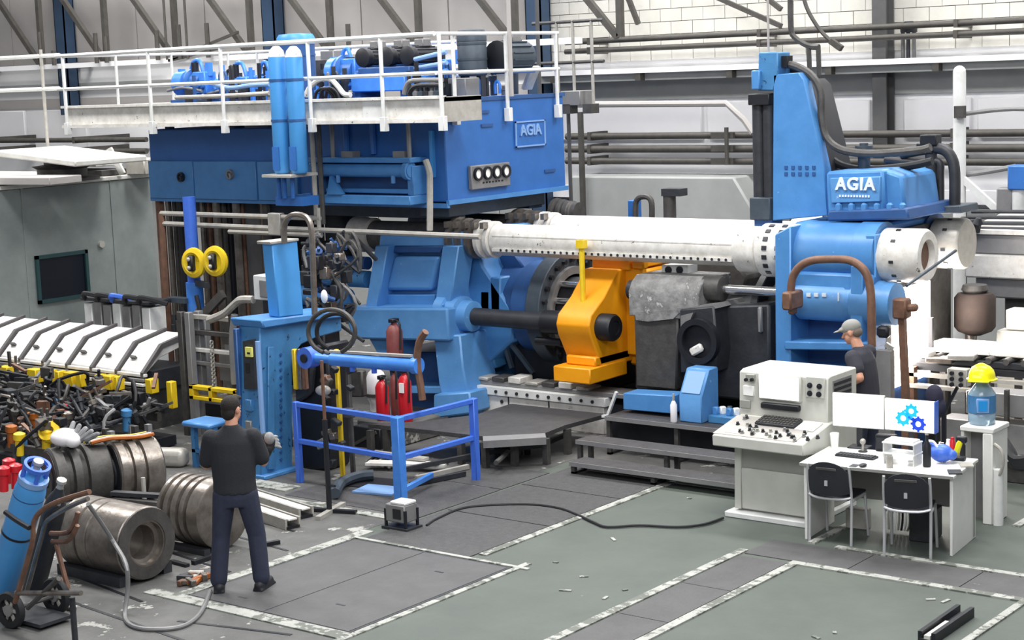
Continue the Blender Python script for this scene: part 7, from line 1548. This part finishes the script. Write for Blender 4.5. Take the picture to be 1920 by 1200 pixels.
# white jib frame on the right
jb = thing('white_jib_frame', 'white upright post with a diagonal brace right of the shear tower', 'frame', (-9, 21.8, 0))
a = wy(1798, 135, 21.8); c = wy(1800, 420, 21.8); x = (a.x+c.x)/2
MB().cyl((x, 21.8, 0), (x, 21.8, a.z), 0.085, 14).build('post', M_white, jb); MB().ball((x, 21.8, a.z), 0.085, 12, 8).build('post_cap', M_white, jb)
MB().beam(wy(1806, 336, 21.8), wy(1905, 425, 21.8), 0.07, 0.09).build('brace', M_white, jb)
q = wy(1909, 400, 21.8); MB().cyl((q.x, 21.8, 0), (q.x, 21.8, wy(1909, 345, 21.8).z), 0.1, 12).build('post', M_white, jb)
p = wy(1916, 332, 21.8); MB().cbox(p, (0.28, 0.3, 0.32)).build('blue_box', M_tank, jb, 0.02)
p = wy(1800, 210, 21.7); MB().cbox(p, (0.12, 0.12, 0.16)).build('clamp', M_grit, jb)
MB().tube([wy(a_, c_, 21.9) for a_, c_ in ((1806, 214), (1850, 208), (1900, 204), (1960, 206))], 0.03, 8, 3).build('cable', M_mid, jb)
MB().tube([wy(a_, c_, 21.9) for a_, c_ in ((1806, 328), (1850, 322), (1905, 312))], 0.035, 8, 3).build('cable', M_mid, jb)
p = wy(1888, 380, 21.8); MB().cbox(p, (0.22, 0.2, 0.4)).build('grey_box', M_mid, jb, 0.02)
# lamp cluster on the column, hanging cables
o = thing('column_fitting', 'dark hooded fitting with thin legs on the wall ledge beside the right column', 'fitting', (-11, 23.3, 4.5))
a = wy(1704, 45, 23.7); MB().lathe((a.x, 23.7, a.z-0.12), (0, 0, 1), [(0, 0.12), (0.1, 0.13), (0.16, 0.06)], 14).build('hood', M_black, o)
for px in (1693, 1703, 1714): q = wy(px, 105, 23.7); MB().cyl((q.x, 23.7, 4.5), (q.x, 23.7, a.z-0.1), 0.03, 8).build('leg', M_cold if px != 1703 else M_black, o)
o = thing('hanging_cable', 'dark cable hanging down in a curve right of the shear tower wire', 'cable', (-12, 22, 4.8))
MB().tube([wy(a_, c_, 22.0) for a_, c_ in ((1500, -60), (1508, 0), (1525, 38), (1548, 68), (1572, 86))], 0.03, 8, 4).build('cable', M_gird, o); q = wy(1568, 84, 22.0); MB().cbox(q, (0.2, 0.08, 0.08), Matrix.Rotation(0.6, 3, 'Y')).build('hook', M_gird, o)
# behind the press: blue post and dark stands between tank and tower
o = thing('dark_pipe_stand', 'dark bent pipe and stubby post standing behind the white front rod', 'pipes', (-13.4, 20.0, 0))
MB().tube([wy(a_, c_, 20.0) for a_, c_ in ((1192, 420), (1192, 382), (1200, 370), (1215, 370), (1222, 382), (1222, 420))], 0.04, 8, 3).build('bent_pipe', M_grit, o)
a = wy(1255, 360, 20.0); MB().cyl((a.x, 20, 0), (a.x, 20, a.z), 0.09, 12).build('post', M_grit, o); MB().cbox((a.x+0.08, 20, a.z), (0.3, 0.2, 0.1)).build('post_head', M_dark, o)
a = wy(1184, 376, 20.1); MB().box(a.x-0.07, a.x+0.07, 20.1, 20.25, 0, a.z).build('blue_post', M_tank, o, 0.01)
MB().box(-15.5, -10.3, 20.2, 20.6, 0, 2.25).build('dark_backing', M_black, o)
o = thing('rod_coupling', 'dark ribbed coupling on the rear tie rod below the end of the tank', 'coupling', (-14, 19.3, 2.3))
for k in range(4): 
    q = wy(1040+k*12, 398, 19.3); MB().lathe((q.x, 19.3, q.z), (1, 0, 0), [(0, 0.16), (0.02, 0.2-0.02*k), (0.07, 0.2-0.02*k), (0.09, 0.14)], 18).build('coupling_ring', M_grit, o)
q = wy(1040, 398, 19.3); MB().box(q.x, q.x+0.1, 19.25, 19.35, 0, q.z).build('coupling_stand', M_dark, o)
# steel channel in the lower right corner
o = thing('steel_channel', 'dark steel channel with a white bar inside lying at the lower right corner', 'channel', (wz(1780, 1175).x, wz(1780, 1175).y, 0))
for (a_, c_) in (((1725, 1203), (1797, 1152)), ((1750, 1208), (1823, 1157))): MB().beam(wz(*a_)+V3((0, 0, 0.04)), wz(*c_)+V3((0, 0, 0.04)), 0.035, 0.09).build('flange', M_black, o)
MB().beam(wz(1737, 1206)+V3((0, 0, 0.02)), wz(1810, 1155)+V3((0, 0, 0.02)), 0.12, 0.02).build('web', M_dark, o); MB().beam(wz(1738, 1206)+V3((0, 0, 0.045)), wz(1778, 1178)+V3((0, 0, 0.045)), 0.05, 0.03).build('white_bar', M_rodw, o)
# small litter on the green floor
o = None
for k, (px, py) in enumerate(((1292, 935), (1745, 1125), (1773, 1128), (1565, 1187), (1530, 1196), (1060, 1108), (1172, 1107), (1135, 1122), (1150, 1012), (1042, 1055), (1095, 1082))):
    p = wz(px, py); MB().cbox((p.x, p.y, 0.006), (0.05+0.03*(k % 3), 0.03, 0.008), Matrix.Rotation(k*0.7, 3, 'Z')).build('paint_flake', M_paint, fl)
# the glow of the hot run-out lights what stands around it
l = bpy.data.lights.new('hot_glow', 'AREA'); l.energy = 130; l.color = (1, 0.93, 0.86); l.size = 1.0; l.size_y = 1.0; l.shape = 'RECTANGLE'
lo = bpy.data.objects.new('hot_glow', l); COL.objects.link(lo); lo.location = (PX1+0.05, 18.06, 1.45); lo.rotation_euler = (0, -PI/2, 0)
for o in list(bpy.data.objects):
    if o.type == 'MESH' and o.parent and o.name.split('.')[0] in ('bolt_hole', 'flange_bolt', 'gauge_lettering', 'cylinder_lettering', 'name_small_print', 'strip_bolt', 'collar_slot', 'nut_slot', 'terminal_hole', 'drain_nipple', 'panel_joint'): o['kind'] = 'stuff'
